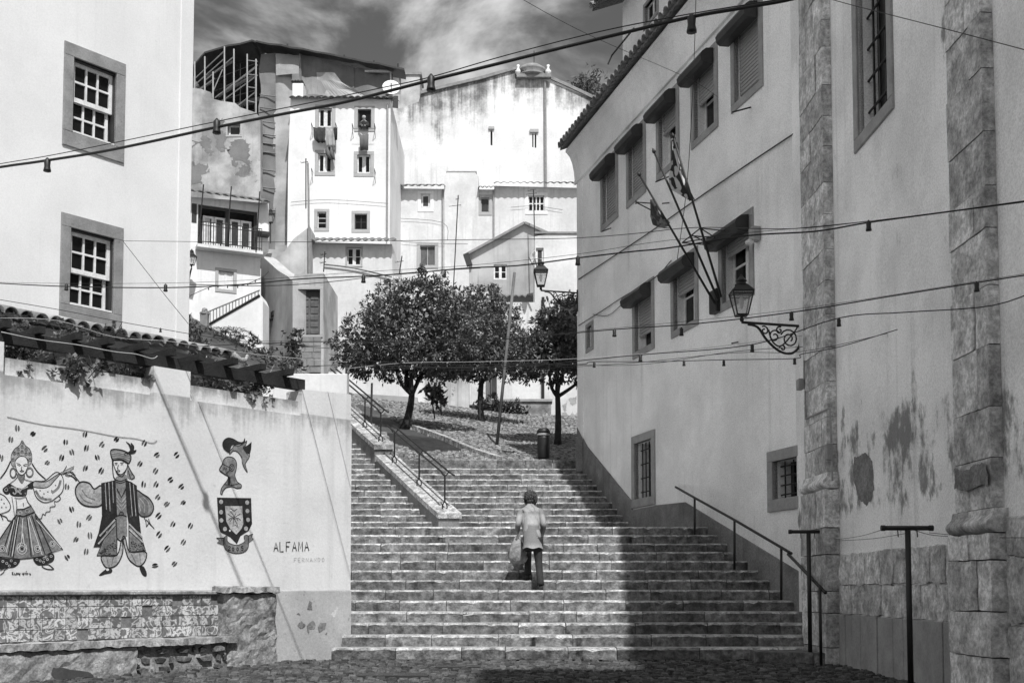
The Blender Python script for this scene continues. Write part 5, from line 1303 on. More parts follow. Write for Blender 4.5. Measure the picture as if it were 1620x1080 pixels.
# outside stair with railing and stone post below the balcony house
F2b = front(46.5)
st = thing('garden_stair', 'white outside stair with a slanting baluster railing', 'stair', F2b.hit(370, 520))
mb = MB(); mb.slab(F2b, pxs(F2b, [(322, 560), (322, 520), (412, 466), (416, 476), (416, 560)]), -1.2, 0); mb.build('stair_wall', M_far, st)
MB().tube([F2b.hit(325, 495), F2b.hit(411, 459)], .03, 5).build('handrail', M_metal, st)
MB().tube([F2b.hit(325, 516, .02), F2b.hit(411, 467, .02)], .05, 5).build('string', M_dark, st)
for k in range(17):
    t = (k + .5) / 17; x = 325 + 86 * t; MB().tube([F2b.hit(x, 517 - 49 * t), F2b.hit(x, 495 - 36 * t)], .02, 4).build('baluster', M_metal, st)
gp = front(46).hit(323, 545)
mb = MB(); mb.box(gp.x - .15, gp.x + .15, gp.y - .15, gp.y + .15, gp.z - .6, gp.z + 1.25); mb.lathe(gp + Vector((0, 0, 1.25)), [(.2, 0), (.2, .07), (.12, .09), (.12, .16), (.1, .24), (.02, .28)], 10)
tag(mb.build('gate_post', M_surrL), 'square grey stone gate post with a rounded cap', 'post')

# ---------------- low walls at the back of the terrace
FL = front(45.2)
ql = pxs(FL, [(758, 690), (760, 632), (872, 632), (872, 690)])
LW = thing('rubble_wall', 'low rough rubble wall with a pale coping behind the trees', 'wall', FL.P(ql[0][0], ql[0][1]))
mb = MB(); mb.slab(FL, [(ql[0][0], ql[0][1]), (ql[3][0], ql[3][1]), (ql[2][0], ql[2][1] - .1), (ql[1][0], ql[1][1] - .1)], -.5, 0); mb.build('wall', gm('rubble', .30, var=.5, scale=2.4, patch=.4, patchcol=.5, patchscale=2., bump=1., bscale=5.), LW)
MB().fbox(FL, ql[0][0] - .05, ql[3][0] + .05, ql[1][1] - .1, ql[1][1] + .03, -.55, .07, 0, .02).build('coping', M_surr, LW)
FM = front(46)
tag(MB().slab(FM, pxs(FM, [(672, 690), (672, 575), (742, 575), (742, 690)]), -.5, 0).build('stained_wall', M_grime), 'tall stained plaster wall between the first two trees', 'wall')
FK = front(44)
tag(MB().slab(FK, pxs(FK, [(560, 650), (560, 622), (660, 628), (662, 650)]), -.3, 0).build('low_terrace_wall', M_gable7), 'low grey wall closing the top of the terrace behind the first tree', 'wall')
FQ = front(50)
tag(MB().slab(FQ, pxs(FQ, [(505, 640), (505, 588), (745, 588), (745, 640)]), -.3, 0).build('pale_garden_wall', M_far2), 'long pale garden wall behind the tree crowns', 'wall')

# gutters, pipes and wires on the far walls
for k, (F, x0, y0, x1, y1, r, lb) in enumerate(((F4, 613, 165, 612, 380, .05, 'thin drain pipe down the edge of the tower house'), (F6, 781, 300, 781, 470, .05, 'drain pipe between the two parts of the long house'), (F6, 700, 300, 700, 470, .04, 'drain pipe beside the broad chimney'), (F9, 624, 440, 624, 600, .05, 'drain pipe on the annex beside the tree'))):
    mb = MB(); mb.tube([F.hit(x0, y0, .08), F.hit(x1, y1, .08)], r, 6); tag(mb.build('drain_pipe', M_metal), lb, 'pipe', 'drain pipes on the far houses')
for k, (F, pts, lb) in enumerate(((F6, [(620, 345), (700, 352), (708, 380)], 'thin wire sagging across the long house under its small window'), (F6, [(622, 380), (660, 384), (740, 386)], 'thin wire above the closed grey shutters'), (F6, [(808, 328), (845, 326), (890, 332)], 'washing line below the many-paned window'), (F4, [(460, 320), (520, 316), (614, 322)], 'thin wire strung across the tower house'), (F9, [(512, 418), (560, 424), (620, 438)], 'thick pale cable sloping below the annex window'))):
    mb = MB(); mb.tube(smooth_path([F.hit(x, y, .1) for x, y in pts], 4), .012 if k < 4 else .04, 4); tag(mb.build('wall_wire', M_dark if k < 4 else M_surrL), lb, 'wire', 'wires on the far houses')
# ================================================================== foliage
def leaf_mat(name, v, rough=.42, trans=.12):
    m = bpy.data.materials.new(name); m.use_nodes = True; t = m.node_tree; L = t.links.new; b = t.nodes['Principled BSDF']
    g = t.nodes.new('ShaderNodeNewGeometry'); mr = t.nodes.new('ShaderNodeMapRange'); mr.inputs[3].default_value = v * .6; mr.inputs[4].default_value = v * 1.4
    L(g.outputs['Random Per Island'], mr.inputs[0]); L(mr.outputs[0], b.inputs['Base Color']); b.inputs['Roughness'].default_value = rough
    b.inputs['Specular IOR Level'].default_value = .5
    tr = t.nodes.new('ShaderNodeBsdfTranslucent'); L(mr.outputs[0], tr.inputs[0]); mx = t.nodes.new('ShaderNodeMixShader'); mx.inputs[0].default_value = trans
    L(b.outputs[0], mx.inputs[1]); L(tr.outputs[0], mx.inputs[2]); L(mx.outputs[0], t.nodes['Material Output'].inputs[0]); return m
M_leaf = leaf_mat('orange_leaf', .13, .4); M_leaf2 = leaf_mat('vine_leaf', .14, .5, .25); M_leaf3 = leaf_mat('shrub_leaf', .09, .5)
def leaf(mb, p, d, n, L, w):
    """one leaf: folded lozenge pointing along d"""
    s = d.cross(n)
    if s.length < 1e-4: return
    s.normalize(); n = s.cross(d)
    m = p + d * L * .45; b = len(mb.v)
    mb.v += [p, m + s * w - n * w * .25, p + d * L - n * L * .08, m - s * w - n * w * .25]; mb.f += [(b, b + 1, b + 2), (b, b + 2, b + 3)]; mb.m += [0, 0]
def rdir(): 
    while True:
        v = Vector((random.uniform(-1, 1), random.uniform(-1, 1), random.uniform(-1, 1)))
        if .05 < v.length < 1: return v.normalized()
def cluster(mb, c, out, n, spread, L, w):
    for k in range(n):
        d = (out * .9 + rdir()).normalized(); p = c + rdir() * spread * random.random() 
        d = (d + Vector((0, 0, -.25 * random.random()))).normalized()
        leaf(mb, p, d, (Vector((0, 0, 1)) + rdir() * .9 + out * .4).normalized(), L * random.uniform(.65, 1.25), w * random.uniform(.8, 1.2))
def crown(blobs, nclus, nleaf, L, w, zmin=None, core=500, spread=.16):
    mb = MB(); tot = sum(b[1][0] * b[1][1] + b[1][0] * b[1][2] for b in blobs)
    def inside_other(p, bi):
        return any(i != bi and sum(((p[a] - c[a]) / (r[a] * .88)) ** 2 for a in range(3)) < 1 for i, (c, r) in enumerate(blobs))
    for bi, (c, r) in enumerate(blobs):
        k = int(nclus * (r[0] * r[1] + r[0] * r[2]) / tot)
        for _ in range(k):
            d = rdir(); p = Vector((c[0] + d.x * r[0], c[1] + d.y * r[1], c[2] + d.z * r[2]))
            bmp = 1 + .26 * mnoise.noise(p * 1.9) + random.uniform(-.14, .06) + (.08 if random.random() < .05 else 0); p = Vector((c[0] + d.x * r[0] * bmp, c[1] + d.y * r[1] * bmp, c[2] + d.z * r[2] * bmp))
            if inside_other(p, bi) or (zmin and p.z < zmin - .25 * random.random()): continue
            if mnoise.noise(p * 1.6 + Vector((7, 1, 3))) < -.3: continue
            cluster(mb, p, Vector((d.x / r[0], d.y / r[1], d.z / r[2])).normalized(), nleaf, spread, L, w)
        for _ in range(int(core * (r[0] * r[2]) / sum(b[1][0] * b[1][2] for b in blobs))):
            d = rdir() * random.uniform(.35, .86); p = Vector((c[0] + d.x * r[0], c[1] + d.y * r[1], c[2] + d.z * r[2]))
            if zmin and p.z < zmin: continue
            leaf(mb, p, rdir(), rdir(), L * 1.5, w * 2.2)
    return mb
def limb(p, q, r0, r1, bend=.12, n=5):
    p, q = Vector(p), Vector(q); s = rdir() * bend * (q - p).length; pts = []
    for i in range(n + 1):
        t = i / n; pts.append(p.lerp(q, t) + s * sin(pi * t))
    return pts, [r0 + (r1 - r0) * i / n for i in range(n + 1)]
def tree(label, base, fork, limbs, blobs, nclus, r0, seed, zmin, extra=()):
    random.seed(seed)
    t = thing('orange_tree', label, 'tree', base, 'dark orange trees on the terrace')
    mb = MB(); p, r = limb(base - Vector((0, 0, .15)), fork, r0 * 1.25, r0 * .85, .05); r[0] = r0 * 1.6; mb.tube(p, r, 9)
    for q, rr in limbs:
        p, r = limb(fork - Vector((0, 0, .1)), q, rr, rr * .55, .13); mb.tube(p, r, 7)
        for _ in range(3):
            e = q + Vector((random.uniform(-.8, .8), random.uniform(-.8, .8), random.uniform(.3, .9))); p, r = limb(q, e, rr * .5, .012, .15); mb.tube(p, r, 5)
    mb.build('trunk', M_bark, t, True)
    cm = crown(blobs, int(nclus * 2.3), 18, .115, .026, zmin, 4200, .15)
    for c, n, sp in extra: 
        for _ in range(n): q = c + Vector((random.uniform(-sp, sp), random.uniform(-sp, sp), random.uniform(-sp * 2.2, sp * 2.2))); cluster(cm, q, rdir(), 12, .1, .15, .03)
    cm.build('crown', M_leaf, t); return t
def tp(x, y, Y): return at(x, y, Y)
def gbase(x, y, Y): p = at(x, y, Y); p.z = terr_z(p.x, p.y); return p
Ya = 33.0
def bl(x, y, Y, rx, ry, rz): return (tuple(at(x, y, Y)), (rx, ry, rz))
tree('largest orange tree, nearest the iron handrail', gbase(638, 672, Ya), tp(652, 618, Ya), [(tp(627, 585, Ya), .085), (tp(646, 575, Ya + .5), .08), (tp(662, 575, Ya - .3), .085), (tp(680, 580, Ya + .4), .07)],
     [bl(600, 545, Ya, 1.25, 1.3, .85), bl(655, 520, Ya, 1.45, 1.5, 1.25), bl(712, 530, Ya + .2, 1.15, 1.3, 1.05), bl(630, 490, Ya, 1.0, 1.1, .75), bl(690, 490, Ya, .95, 1.0, .7), bl(574, 552, Ya, .65, .8, .65), bl(640, 572, Ya, 1.5, 1.3, .6), bl(690, 568, Ya, 1.1, 1.2, .5)], 1000, .10, 101, tp(640, 588, Ya).z,
     [(tp(666, 438, Ya), 16, .16), (tp(695, 450, Ya), 14, .2), (tp(690, 620, 34), 5, .2)])
Yb = 39.0
tree('middle orange tree behind the leaning pole', gbase(763, 662, Yb), tp(762, 600, Yb), [(tp(745, 575, Yb), .08), (tp(775, 575, Yb), .08), (tp(762, 560, Yb + .4), .07)],
     [bl(770, 525, Yb, 1.3, 1.4, 1.2), bl(735, 560, Yb, 1.2, 1.2, .8), bl(800, 560, Yb, 1.0, 1.1, .75), bl(760, 485, Yb, .9, 1.0, .65), bl(815, 545, Yb, .6, .8, .5), bl(765, 572, Yb, 1.7, 1.3, .65), bl(722, 540, Yb, .9, 1., .9)], 720, .10, 102, tp(760, 594, Yb).z)
Yc = 32.3
tree('orange tree standing nearest the shaded building corner', gbase(882, 705, Yc), tp(882, 622, Yc), [(tp(870, 585, Yc), .06), (tp(893, 580, Yc), .07), (tp(925, 595, Yc), .06), (tp(885, 575, Yc + .4), .06)],
     [bl(905, 525, Yc, 1.15, 1.2, .95), bl(860, 560, Yc, 1.0, 1.1, .7), bl(920, 560, Yc, 1.0, 1.0, .8), bl(838, 570, Yc, .45, .7, .4), bl(940, 510, Yc, .8, .9, .8), bl(870, 572, Yc, 1.35, 1.2, .55), bl(880, 535, Yc, .9, 1., .8)], 700, .085, 103, tp(880, 592, Yc).z)
# shrubs on the slope below the garden stair, and weeds by the low wall
def shrub(name, label, pts, n, L, w, mat, seed, up=.6, cat='shrub', spread=.25, droop=0.):
    random.seed(seed); mb = MB(); c0 = Vector((0, 0, 0))
    for p in pts: c0 += p
    c0 /= len(pts); zb = min(p.z for p in pts)
    t = thing(name, label, cat, Vector((c0.x, c0.y, zb - .3)))
    for p in pts:
        for _ in range(n):
            q = p + Vector((random.gauss(0, spread), random.gauss(0, spread), random.gauss(0, spread * .8))); o = (rdir() + Vector((0, 0, up))).normalized()
            cluster(mb, q, o, 9, L * .7, L, w)
        st = MB().tube([p - Vector((0, 0, .6 if L > .1 else .1)), p + Vector((random.uniform(-.2, .2), 0, .1))], .02 if L > .15 else .006, 4); st.build('stem', M_bark, t)
    mb.build('leaves', mat, t); return t
Ys = 45.0
shrub('bush', 'wild leafy bushes covering the bank below the garden stair', [at(x, y, Ys + random.uniform(-1, 1)) for x, y in ((350, 540), (365, 552), (380, 556), (395, 548), (408, 560), (420, 568), (440, 575), (390, 575), (370, 575), (430, 590), (405, 590), (350, 570))], 22, .2, .04, M_leaf3, 5, .5, 'bush', .3)
shrub('bush', 'low tangled greenery filling the bank above the pergola end', [at(x, y, 43 + random.uniform(-1, 1)) for x, y in ((325, 545), (338, 556), (352, 560), (368, 566), (385, 572), (400, 578), (415, 582), (432, 586), (448, 590), (360, 582), (340, 575), (322, 562), (375, 590), (455, 585))], 22, .2, .04, M_leaf3, 15, .5, 'bush', .3)
t = thing('palm_plant', 'spiky palm plant arching beside the garden stair', 'plant', at(345, 530, 44)); mb = MB(); random.seed(9)
for k in range(16):
    a = 2 * pi * k / 16 + random.uniform(-.2, .2); c = at(350 + (k % 3) * 12, 528, 44); L_ = random.uniform(.7, 1.3); pts = [c + Vector((cos(a) * L_ * s, sin(a) * L_ * s, .9 * s - 1.1 * s * s)) for s in (0, .25, .5, .75, 1)]
    for i in range(4):
        for s in (-1, 1):
            for j in range(3):
                p = pts[i].lerp(pts[i + 1], j / 3); d = ((pts[i + 1] - pts[i]).normalized() + Vector((-sin(a), cos(a), 0)) * s * .8).normalized(); leaf(mb, p, d, Vector((0, 0, 1)), .28, .02)
mb.build('fronds', M_leaf3, t)
shrub('weed_clump', 'dark weeds growing along the foot of the low rubble wall', [at(x, y, 44.8) for x, y in ((765, 640), (775, 645), (790, 648), (808, 650), (822, 655))], 14, .25, .05, M_leaf3, 6, .6, 'weeds', .22)
shrub('sapling', 'small leafy sapling under the largest tree', [at(x, y, 35) for x, y in ((682, 610), (690, 618), (698, 626), (688, 632))], 5, .26, .06, M_leaf, 7, .2, 'sapling', .12)
shrub('roof_shrub', 'wild shrub growing on the far roof beside the gable wall', [at(x, y, 80) for x, y in ((912, 138), (922, 130), (932, 132), (940, 140), (926, 142))], 16, .42, .05, M_leaf3, 8, .6, 'shrub', .5)
shrub('ivy_patch', 'ivy climbing beside the stone blocks under the wooden door', [at(x, y, 48.4) for x, y in ((462, 545), (464, 560), (460, 575), (466, 585), (463, 530))], 12, .2, .06, M_leaf3, 10, .1, 'ivy', .2)
# vines on the pergola
def vine(label, pts, n, seed, spread=.12):
    return shrub('climbing_vine', label, pts, n * 2, .065, .026, M_leaf2, seed, .1, 'vine', spread)
vine('broad-leaved vine hanging through the pergola over the parapet', [F_MUR.hit(x, y, o) for x, y, o in ((110, 575, .0), (120, 580, .02), (128, 590, .02), (140, 585, .02), (150, 575, 0), (104, 590, .03), (118, 597, .04), (155, 580, -.1), (90, 572, -.2), (70, 565, -.3), (50, 562, -.3), (165, 582, -.2), (190, 590, -.3))], 2, 31, .06)
vine('sparse vine climbing the tiled eave behind the pergola', [F_RF.hit(x, y, .1) for x, y in ((30, 502), (25, 512), (35, 520), (45, 516), (95, 510), (92, 525), (100, 532), (125, 522), (130, 530), (150, 535), (165, 530), (180, 525), (185, 518), (140, 540))], 2, 32, .1)
vine('leafy vine under the far end of the pergola', [F_MUR.hit(x, y, o) for x, y, o in ((325, 605, -.5), (340, 602, -.5), (350, 600, -.4), (385, 612, -.2), (395, 610, -.2), (405, 618, -.15), (400, 605, -.3), (315, 606, -.6))], 6, 33)
vine('low plants in the parapet trough by the first pier', [F_MUR.hit(x, y, -.25) for x, y in ((20, 565), (35, 560), (10, 560), (205, 590), (215, 585), (225, 590))], 7, 34)

# scrub covering the steep bank beside the stairs
random.seed(55); mb = MB()
for _ in range(2600):
    Y = random.uniform(31, 46.5); X = random.uniform(-17, min(ramp_x(Y) - 1.2, -4.2))
    if X > flank_x(Y) - 1.2 and Y < 33: continue
    cluster(mb, Vector((X, Y, hill_z(X, Y) + .06)), Vector((0, -.2, 1)), 7, .22, .22, .035)
tag(mb.build('grass', M_leaf3), 'rough grass and scrub covering the steep bank beside the stairs', None, None, 'stuff')
# ================================================================== string lights and cables across the street
def depth_line(x, xa, Ya, xb, Yb):
    t = (x - xa) / (xb - xa); return 1 / ((1 - t) / Ya + t / Yb)
def px_path(pts, Ya, Yb, k=5):
    xa, xb = pts[0][0], pts[-1][0]
    return smooth_path([at(x, y, depth_line(x, xa, Ya, xb, Yb)) for x, y in pts], k)
def socket(parent, p, h, tilt=(0, 0)):
    mb = MB(); r = h * .34
    mb.lathe(p + Vector((tilt[0], tilt[1], -h)), [(r * .92, 0), (r * .88, h * .12), (r * .7, h * .4), (r * .78, h * .85), (r * .45, h), (r * .2, h * 1.12)], 10, 0, (-tilt[0], -tilt[1], h)); mb.build('lamp_socket', M_black, parent, True)
def lights(label, pts, Ya, Yb, r, socks=(), sh=.11, twin=None, mat=None, group='string light cables across the street', name='string_light_cable', cat='cable'):
    xa, xb = pts[0][0], pts[-1][0]; path = px_path(pts, Ya, Yb); t = thing(name, label, cat, path[0], group)
    MB().tube(path, r * 1.2, 6).build('wire', mat or M_cable, t, True)
    if twin: MB().tube(px_path(twin, Ya, Yb), r * .42, 5).build('support_wire', mat or M_cable, t, True)
    for x, y in socks: socket(t, at(x, y, depth_line(x, xa, Ya, xb, Yb)), sh)
    return t
lights('thick black string light cable crossing the top of the picture', [(-420, 345), (-200, 302), (-20, 268), (60, 256), (150, 242), (230, 226), (340, 202), (440, 182), (540, 163), (620, 143), (682, 127), (780, 103), (880, 78), (980, 54), (1094, 27), (1180, 12), (1265, -4), (1400, -42), (1600, -100), (1790, -160)], 16.2, 7.9, .0125,
       [(75, 252), (343, 190), (682, 120), (1094, 25)], .145, [(-420, 342), (-200, 298), (-20, 263), (80, 246), (200, 222), (340, 193), (480, 165), (600, 140), (682, 122), (800, 88), (950, 50), (1094, 22), (1270, -8), (1400, -46), (1600, -104), (1790, -162)])
lights('string light cable passing below the flag poles', [(-300, 432), (-20, 447), (105, 453), (262, 455), (380, 450), (480, 441), (575, 437), (650, 432), (740, 424), (820, 420), (914, 408), (1000, 398), (1060, 392), (1180, 373), (1290, 366), (1374, 352), (1500, 335), (1660, 314)], 17.2, 9.2, .006,
       [(105, 449), (262, 450), (575, 435), (914, 406), (1374, 350)], .085, [(-300, 430), (-20, 446), (300, 447), (575, 430), (740, 420), (914, 402), (1060, 380), (1374, 350), (1660, 312)])
lights('thin upper telephone wire spanning the street', [(195, 381), (400, 383), (620, 381), (760, 379), (900, 377), (1000, 370), (1100, 360), (1250, 362), (1374, 350)], 20, 10.5, .0035, (), .08, None, None)
lights('pale string light cable looped low over the trees', [(300, 548), (480, 541), (600, 541), (700, 538), (800, 536), (972, 521), (1100, 512), (1252, 494), (1400, 470), (1545, 447), (1670, 428)], 17, 8.9, .0048,
       [(972, 521), (1078, 519), (1252, 494), (1545, 447)], .075, [(300, 540), (600, 538), (800, 533), (972, 519), (1252, 490), (1545, 445), (1640, 430)])
lights('lowest but one string light cable hung below the street lantern', [(400, 585), (548, 577), (700, 581), (850, 577), (920, 570), (1013, 561), (1190, 545), (1327, 503), (1430, 494), (1571, 483), (1660, 450)], 17, 9.0, .0042, [(1013, 561), (1190, 545), (1327, 504)], .07)
lights('lowest string light cable ending at the stone pilaster', [(548, 590), (640, 582), (760, 582), (850, 579), (921, 576), (940, 572), (1033, 572), (1145, 569), (1258, 567), (1268, 560), (1330, 548), (1420, 521)], 17, 12, .004, [(940, 573), (1082, 570), (1145, 570), (1257, 567)], .065)
lights('thin wire running down from the tiled eave to the iron rail post', [(0, 474), (100, 491), (180, 507), (254, 520), (340, 534), (450, 546), (560, 553)], 15.5, 18, .004, [(254, 519), (445, 540)], .06)
lights('pale wire draped along the pergola beam', [(-10, 503), (90, 507), (180, 533), (260, 539), (300, 545), (420, 562), (548, 573)], 12.4, 17, .0035, [(60, 505), (95, 532)], .05, None, M_cablelt)
lights('pale sagging wire tacked to the front of the pergola', [(2, 525), (60, 537), (120, 545), (180, 556), (215, 560), (240, 567), (249, 563)], 12.0, 13.3, .0045, (), .05, None, M_cablelt)
lights('thin aerial wire high in the sky before the roof', [(800, -20), (828, 0), (935, 57), (1100, 130), (1160, 175)], 14, 20, .003)
lights('thin wire slanting across the upper church wall', [(1300, -5), (1354, 10), (1480, 42), (1640, 84)], 11.5, 8.5, .0035)
lights('slack wire tied from the plaster building to the pergola', [(195, 382), (230, 427), (262, 468), (298, 512)], 20.0, 19.0, .004)
lights('thin slack wire just under the tree crowns', [(520, 560), (600, 572), (720, 577), (850, 575), (960, 578), (1040, 574), (1160, 556), (1275, 548)], 18, 16.4, .0035)
lights('pale thin wire crossing the tree crowns to the facade', [(548, 583), (640, 574), (760, 572), (915, 567), (1100, 552), (1275, 530)], 18, 16.5, .003, (), .06, None, M_cablelt)
lights('thin wire doubling the string lights near the lantern', [(700, 586), (860, 582), (1000, 574), (1160, 558), (1268, 556), (1400, 528), (1500, 500)], 18, 12.5, .003)
lights('thin wire from the balcony house to the first tree', [(300, 450), (420, 452), (520, 446), (640, 432), (760, 424)], 40, 46, .012)
lights('drooping line of small lamps before the balcony house', [(300, 468), (340, 452), (380, 452), (412, 440), (425, 430)], 45, 47, .012, [(330, 455), (345, 451), (360, 452), (376, 452), (392, 448), (404, 443)], .09)
# cable clipped to the shaded facade
mb = MB(); mb.tube(smooth_path([F_FAC.hit(x, y, .03) for x, y in ((915, 442), (985, 396), (1030, 366), (1098, 318), (1180, 262), (1266, 205))], 4), .012, 6)
tag(mb.build('facade_cable', M_dark), 'dark cable sagging along the shaded facade between the window rows', 'cable')
mb = MB(); mb.tube(smooth_path([F_FAC.hit(x, y, .03) for x, y in ((915, 515), (955, 490), (985, 470), (1035, 440), (1062, 412))], 4), .01, 6)
mb.tube(smooth_path([F_FAC.hit(x, y, .03) for x, y in ((938, 497), (962, 499), (985, 480))], 4), .008, 5)
tag(mb.build('facade_cable', M_dark), 'thin looped cable between the lower shutter boxes', 'cable')
mb = MB(); mb.tube(smooth_path([F_FAC.hit(1101, -5, .25), F_FAC.hit(1097, 120, .2), F_FAC.hit(1087, 290, .15), F_FAC.hit(1070, 420, .05)], 4), .007, 5)
tag(mb.build('hanging_cable', M_dark), 'thin cable hanging down the facade behind the flag poles', 'cable')

# ================================================================== lanterns
def lantern(parent, c, h, roofmat=None):
    """four-sided street lantern standing on point c (bottom of cage), total height h"""
    w0, w1 = h * .13, h * .25; zc0, zc1 = 0., h * .56
    q = lambda w, z: [c + Vector((sx * w, sy * w, z)) for sx, sy in ((-1, -1), (1, -1), (1, 1), (-1, 1))]
    fr = MB(); a, b = q(w0, zc0), q(w1, zc1)
    for i in range(4):
        fr.tube([a[i], b[i]], h * .018, 5); fr.tube([a[i], a[(i + 1) % 4]], h * .018, 5); fr.tube([b[i], b[(i + 1) % 4]], h * .022, 5)
        m0, m1 = a[i].lerp(b[i], .86), a[(i + 1) % 4].lerp(b[(i + 1) % 4], .86); fr.tube([m0, m1], h * .012, 5)
    fr.build('cage', M_black, parent)
    rf = MB(); e = q(w1 * 1.06, zc1); t = q(w1 * .55, zc1 + h * .16); rf.add(e + t, [(0, 1, 5, 4), (1, 2, 6, 5), (2, 3, 7, 6), (3, 0, 4, 7), (3, 2, 1, 0)])
    cc = c + Vector((0, 0, zc1 + h * .15)); rf.lathe(cc, [(w1 * .62, 0), (w1 * .66, h * .03), (w1 * .45, h * .06), (w1 * .42, h * .1), (w1 * .55, h * .12), (w1 * .4, h * .17), (w1 * .18, h * .22), (w1 * .12, h * .26), (.004, h * .29)], 10)
    rf.build('roof', M_black, parent)
    gl = MB(); g0, g1 = q(w0 * .93, zc0 + .01), q(w1 * .93, zc1 - .01); gl.add(g0 + g1, [(0, 1, 5, 4), (1, 2, 6, 5), (2, 3, 7, 6), (3, 0, 4, 7)]); gl.build('glass', M_lampglass, parent)
    bb = MB(); bb.lathe(c + Vector((0, 0, h * .16)), [(h * .03, 0), (h * .035, h * .05), (h * .06, h * .12), (h * .065, h * .2), (h * .035, h * .27), (.005, h * .3)], 10); bb.build('bulb', M_far, parent, True)
    ft = MB(); ft.lathe(c - Vector((0, 0, h * .16)), [(h * .02, 0), (h * .05, h * .03), (h * .05, h * .09), (h * .03, h * .11), (h * .1, h * .145), (h * .14, h * .16)], 10); ft.build('foot', M_black, parent, True)
def lampglass():
    m = bpy.data.materials.new('lamp_glass'); m.use_nodes = True; t = m.node_tree; b = t.nodes['Principled BSDF']; b.inputs['Base Color'].default_value = (.5, .5, .5, 1); b.inputs['Roughness'].default_value = .15; b.inputs['Alpha'].default_value = .35; return m
M_lampglass = lampglass()
def bracket(parent, w, n, L, drop):
    """scrolled iron bracket in the plane of n from wall point w (top), reaching out L"""
    B = lambda a, z: w + n * a + Vector((0, 0, z)); r = .016 * L
    mb = MB(); mb.tube([B(0, .08 * L), B(0, -drop - .1 * L)], r * 1.9, 6); mb.build('wall_bar', M_black, parent)
    mb = MB(); mb.tube([B(0, 0), B(L, 0)], r * 1.3, 6); mb.build('arm', M_black, parent)
    mb = MB(); mb.tube(smooth_path([B(.03, -drop * .35), B(.06 * L, -drop * .75), B(.2 * L, -drop), B(.4 * L, -drop * .92), B(.6 * L, -drop * .55), B(.74 * L, -drop * .14), B(.9 * L, -drop * .06)], 5), r * 1.2, 6); mb.build('curved_strut', M_black, parent, True)
    def spiral(ca, cz, r0, turns, ph, sgn=1):
        pts = []
        for k in range(int(14 * turns) + 1):
            t = k / 14; rr = r0 * (1 - .75 * t / turns); a = ph + sgn * 2 * pi * t; pts.append(B(ca * L + rr * L * cos(a), -cz * drop + rr * L * sin(a)))
        m = MB(); m.tube(pts, r * .8, 5); m.build('scroll', M_black, parent, True)
    spiral(.22, .48, .15, 1.6, 0.4); spiral(.46, .42, .10, 1.3, 2.5, -1); spiral(.63, .24, .07, 1.2, 1.0); spiral(.33, .82, .05, 1.1, 0); spiral(.38, .2, .06, 1.1, 2., -1)
    mb = MB(); mb.tube(smooth_path([B(.08 * L, -.05 * drop), B(.16 * L, -.3 * drop), B(.36 * L, -.75 * drop), B(.5 * L, -.6 * drop), B(.56 * L, -.2 * drop)], 5), r * .8, 5); mb.build('scroll', M_black, parent, True)
def wall_lantern(label, wall_pt, n, L, drop, h):
    t = thing('street_lantern', label, 'lantern', wall_pt, 'iron street lanterns')
    bracket(t, wall_pt, n, L, drop); lantern(t, wall_pt + n * L + Vector((0, 0, h * .17)), h); return t
wp = F_FAC.hit(1269, 516, .02)
wall_lantern('large black iron street lantern on a scrolled bracket by the stone pilaster', wp, F_FAC.n, .98, .42, .61)
wp2 = F_FAC.P(.05, F_FAC.uz(917, 462)[1], .02)
wall_lantern('iron street lantern on the far corner of the shaded building above the trees', wp2, F_FAC.n, .92, .36, .64)
# lanterns on the houses behind
t = thing('street_lantern', 'small lantern on a swan-neck arm beside the balcony house window', 'lantern', F2.hit(299, 465, .03), 'iron street lanterns')
mb = MB(); mb.tube(smooth_path([F2.hit(299, 470, .03), F2.hit(298, 450, .3), F2.hit(301, 432, .6), F2.hit(303, 424, .8)], 4), .035, 6); mb.build('arm', M_black, t, True)
lantern(t, F2.hit(303, 419, .8), .72)
f = front(54)
t = thing('street_lantern', 'small lantern on a thin post before the scaffold netting', 'lantern', f.hit(427, 380), 'iron street lanterns')
mb = MB(); mb.tube([f.hit(428, 385), f.hit(428, 355)], .03, 5); mb.build('post', M_black, t); lantern(t, f.hit(428, 352), .7)

# ================================================================== flags
fb = F_FAC.hit(1139, 482, .04)
FH = thing('flagpole_bracket', 'iron wall bracket holding three slanting flagpoles on the shaded facade', 'bracket', fb)
u0, z0 = F_FAC.uz(1134, 484); MB().fbox(F_FAC, u0 - .08, u0 + .2, z0 - .14, z0 + .26, .002, .12, 0, .02).build('base_plate', M_black, FH)
def flagpole(label, base, tip, r=.022):
    mb = MB(); mb.tube([base, tip], [r, r * .8], 8); mb.lathe(tip, [(r * .6, 0), (r * 1.6, .03), (r * 1.2, .06), (.003, .1)], 8, 0, tip - base)
    return tag(mb.build('flagpole', M_black, None, True, base), label, 'flagpole', 'flagpoles on the facade')
tA = F_FAC.hit(1036, 243, 1.25); tB = F_FAC.hit(1066, 219, 1.15); tC = F_FAC.hit(1013, 279, 1.35)
bA = F_FAC.hit(1136, 474, .12); bB = F_FAC.hit(1141, 470, .12); bC = F_FAC.hit(1131, 480, .12)
flagpole('bare flagpole in the middle without a flag', bA, tA); flagpole('flagpole carrying the dark patterned flag', bB, tB); flagpole('flagpole carrying the short drooping flag nearest the far windows', bC, tC)
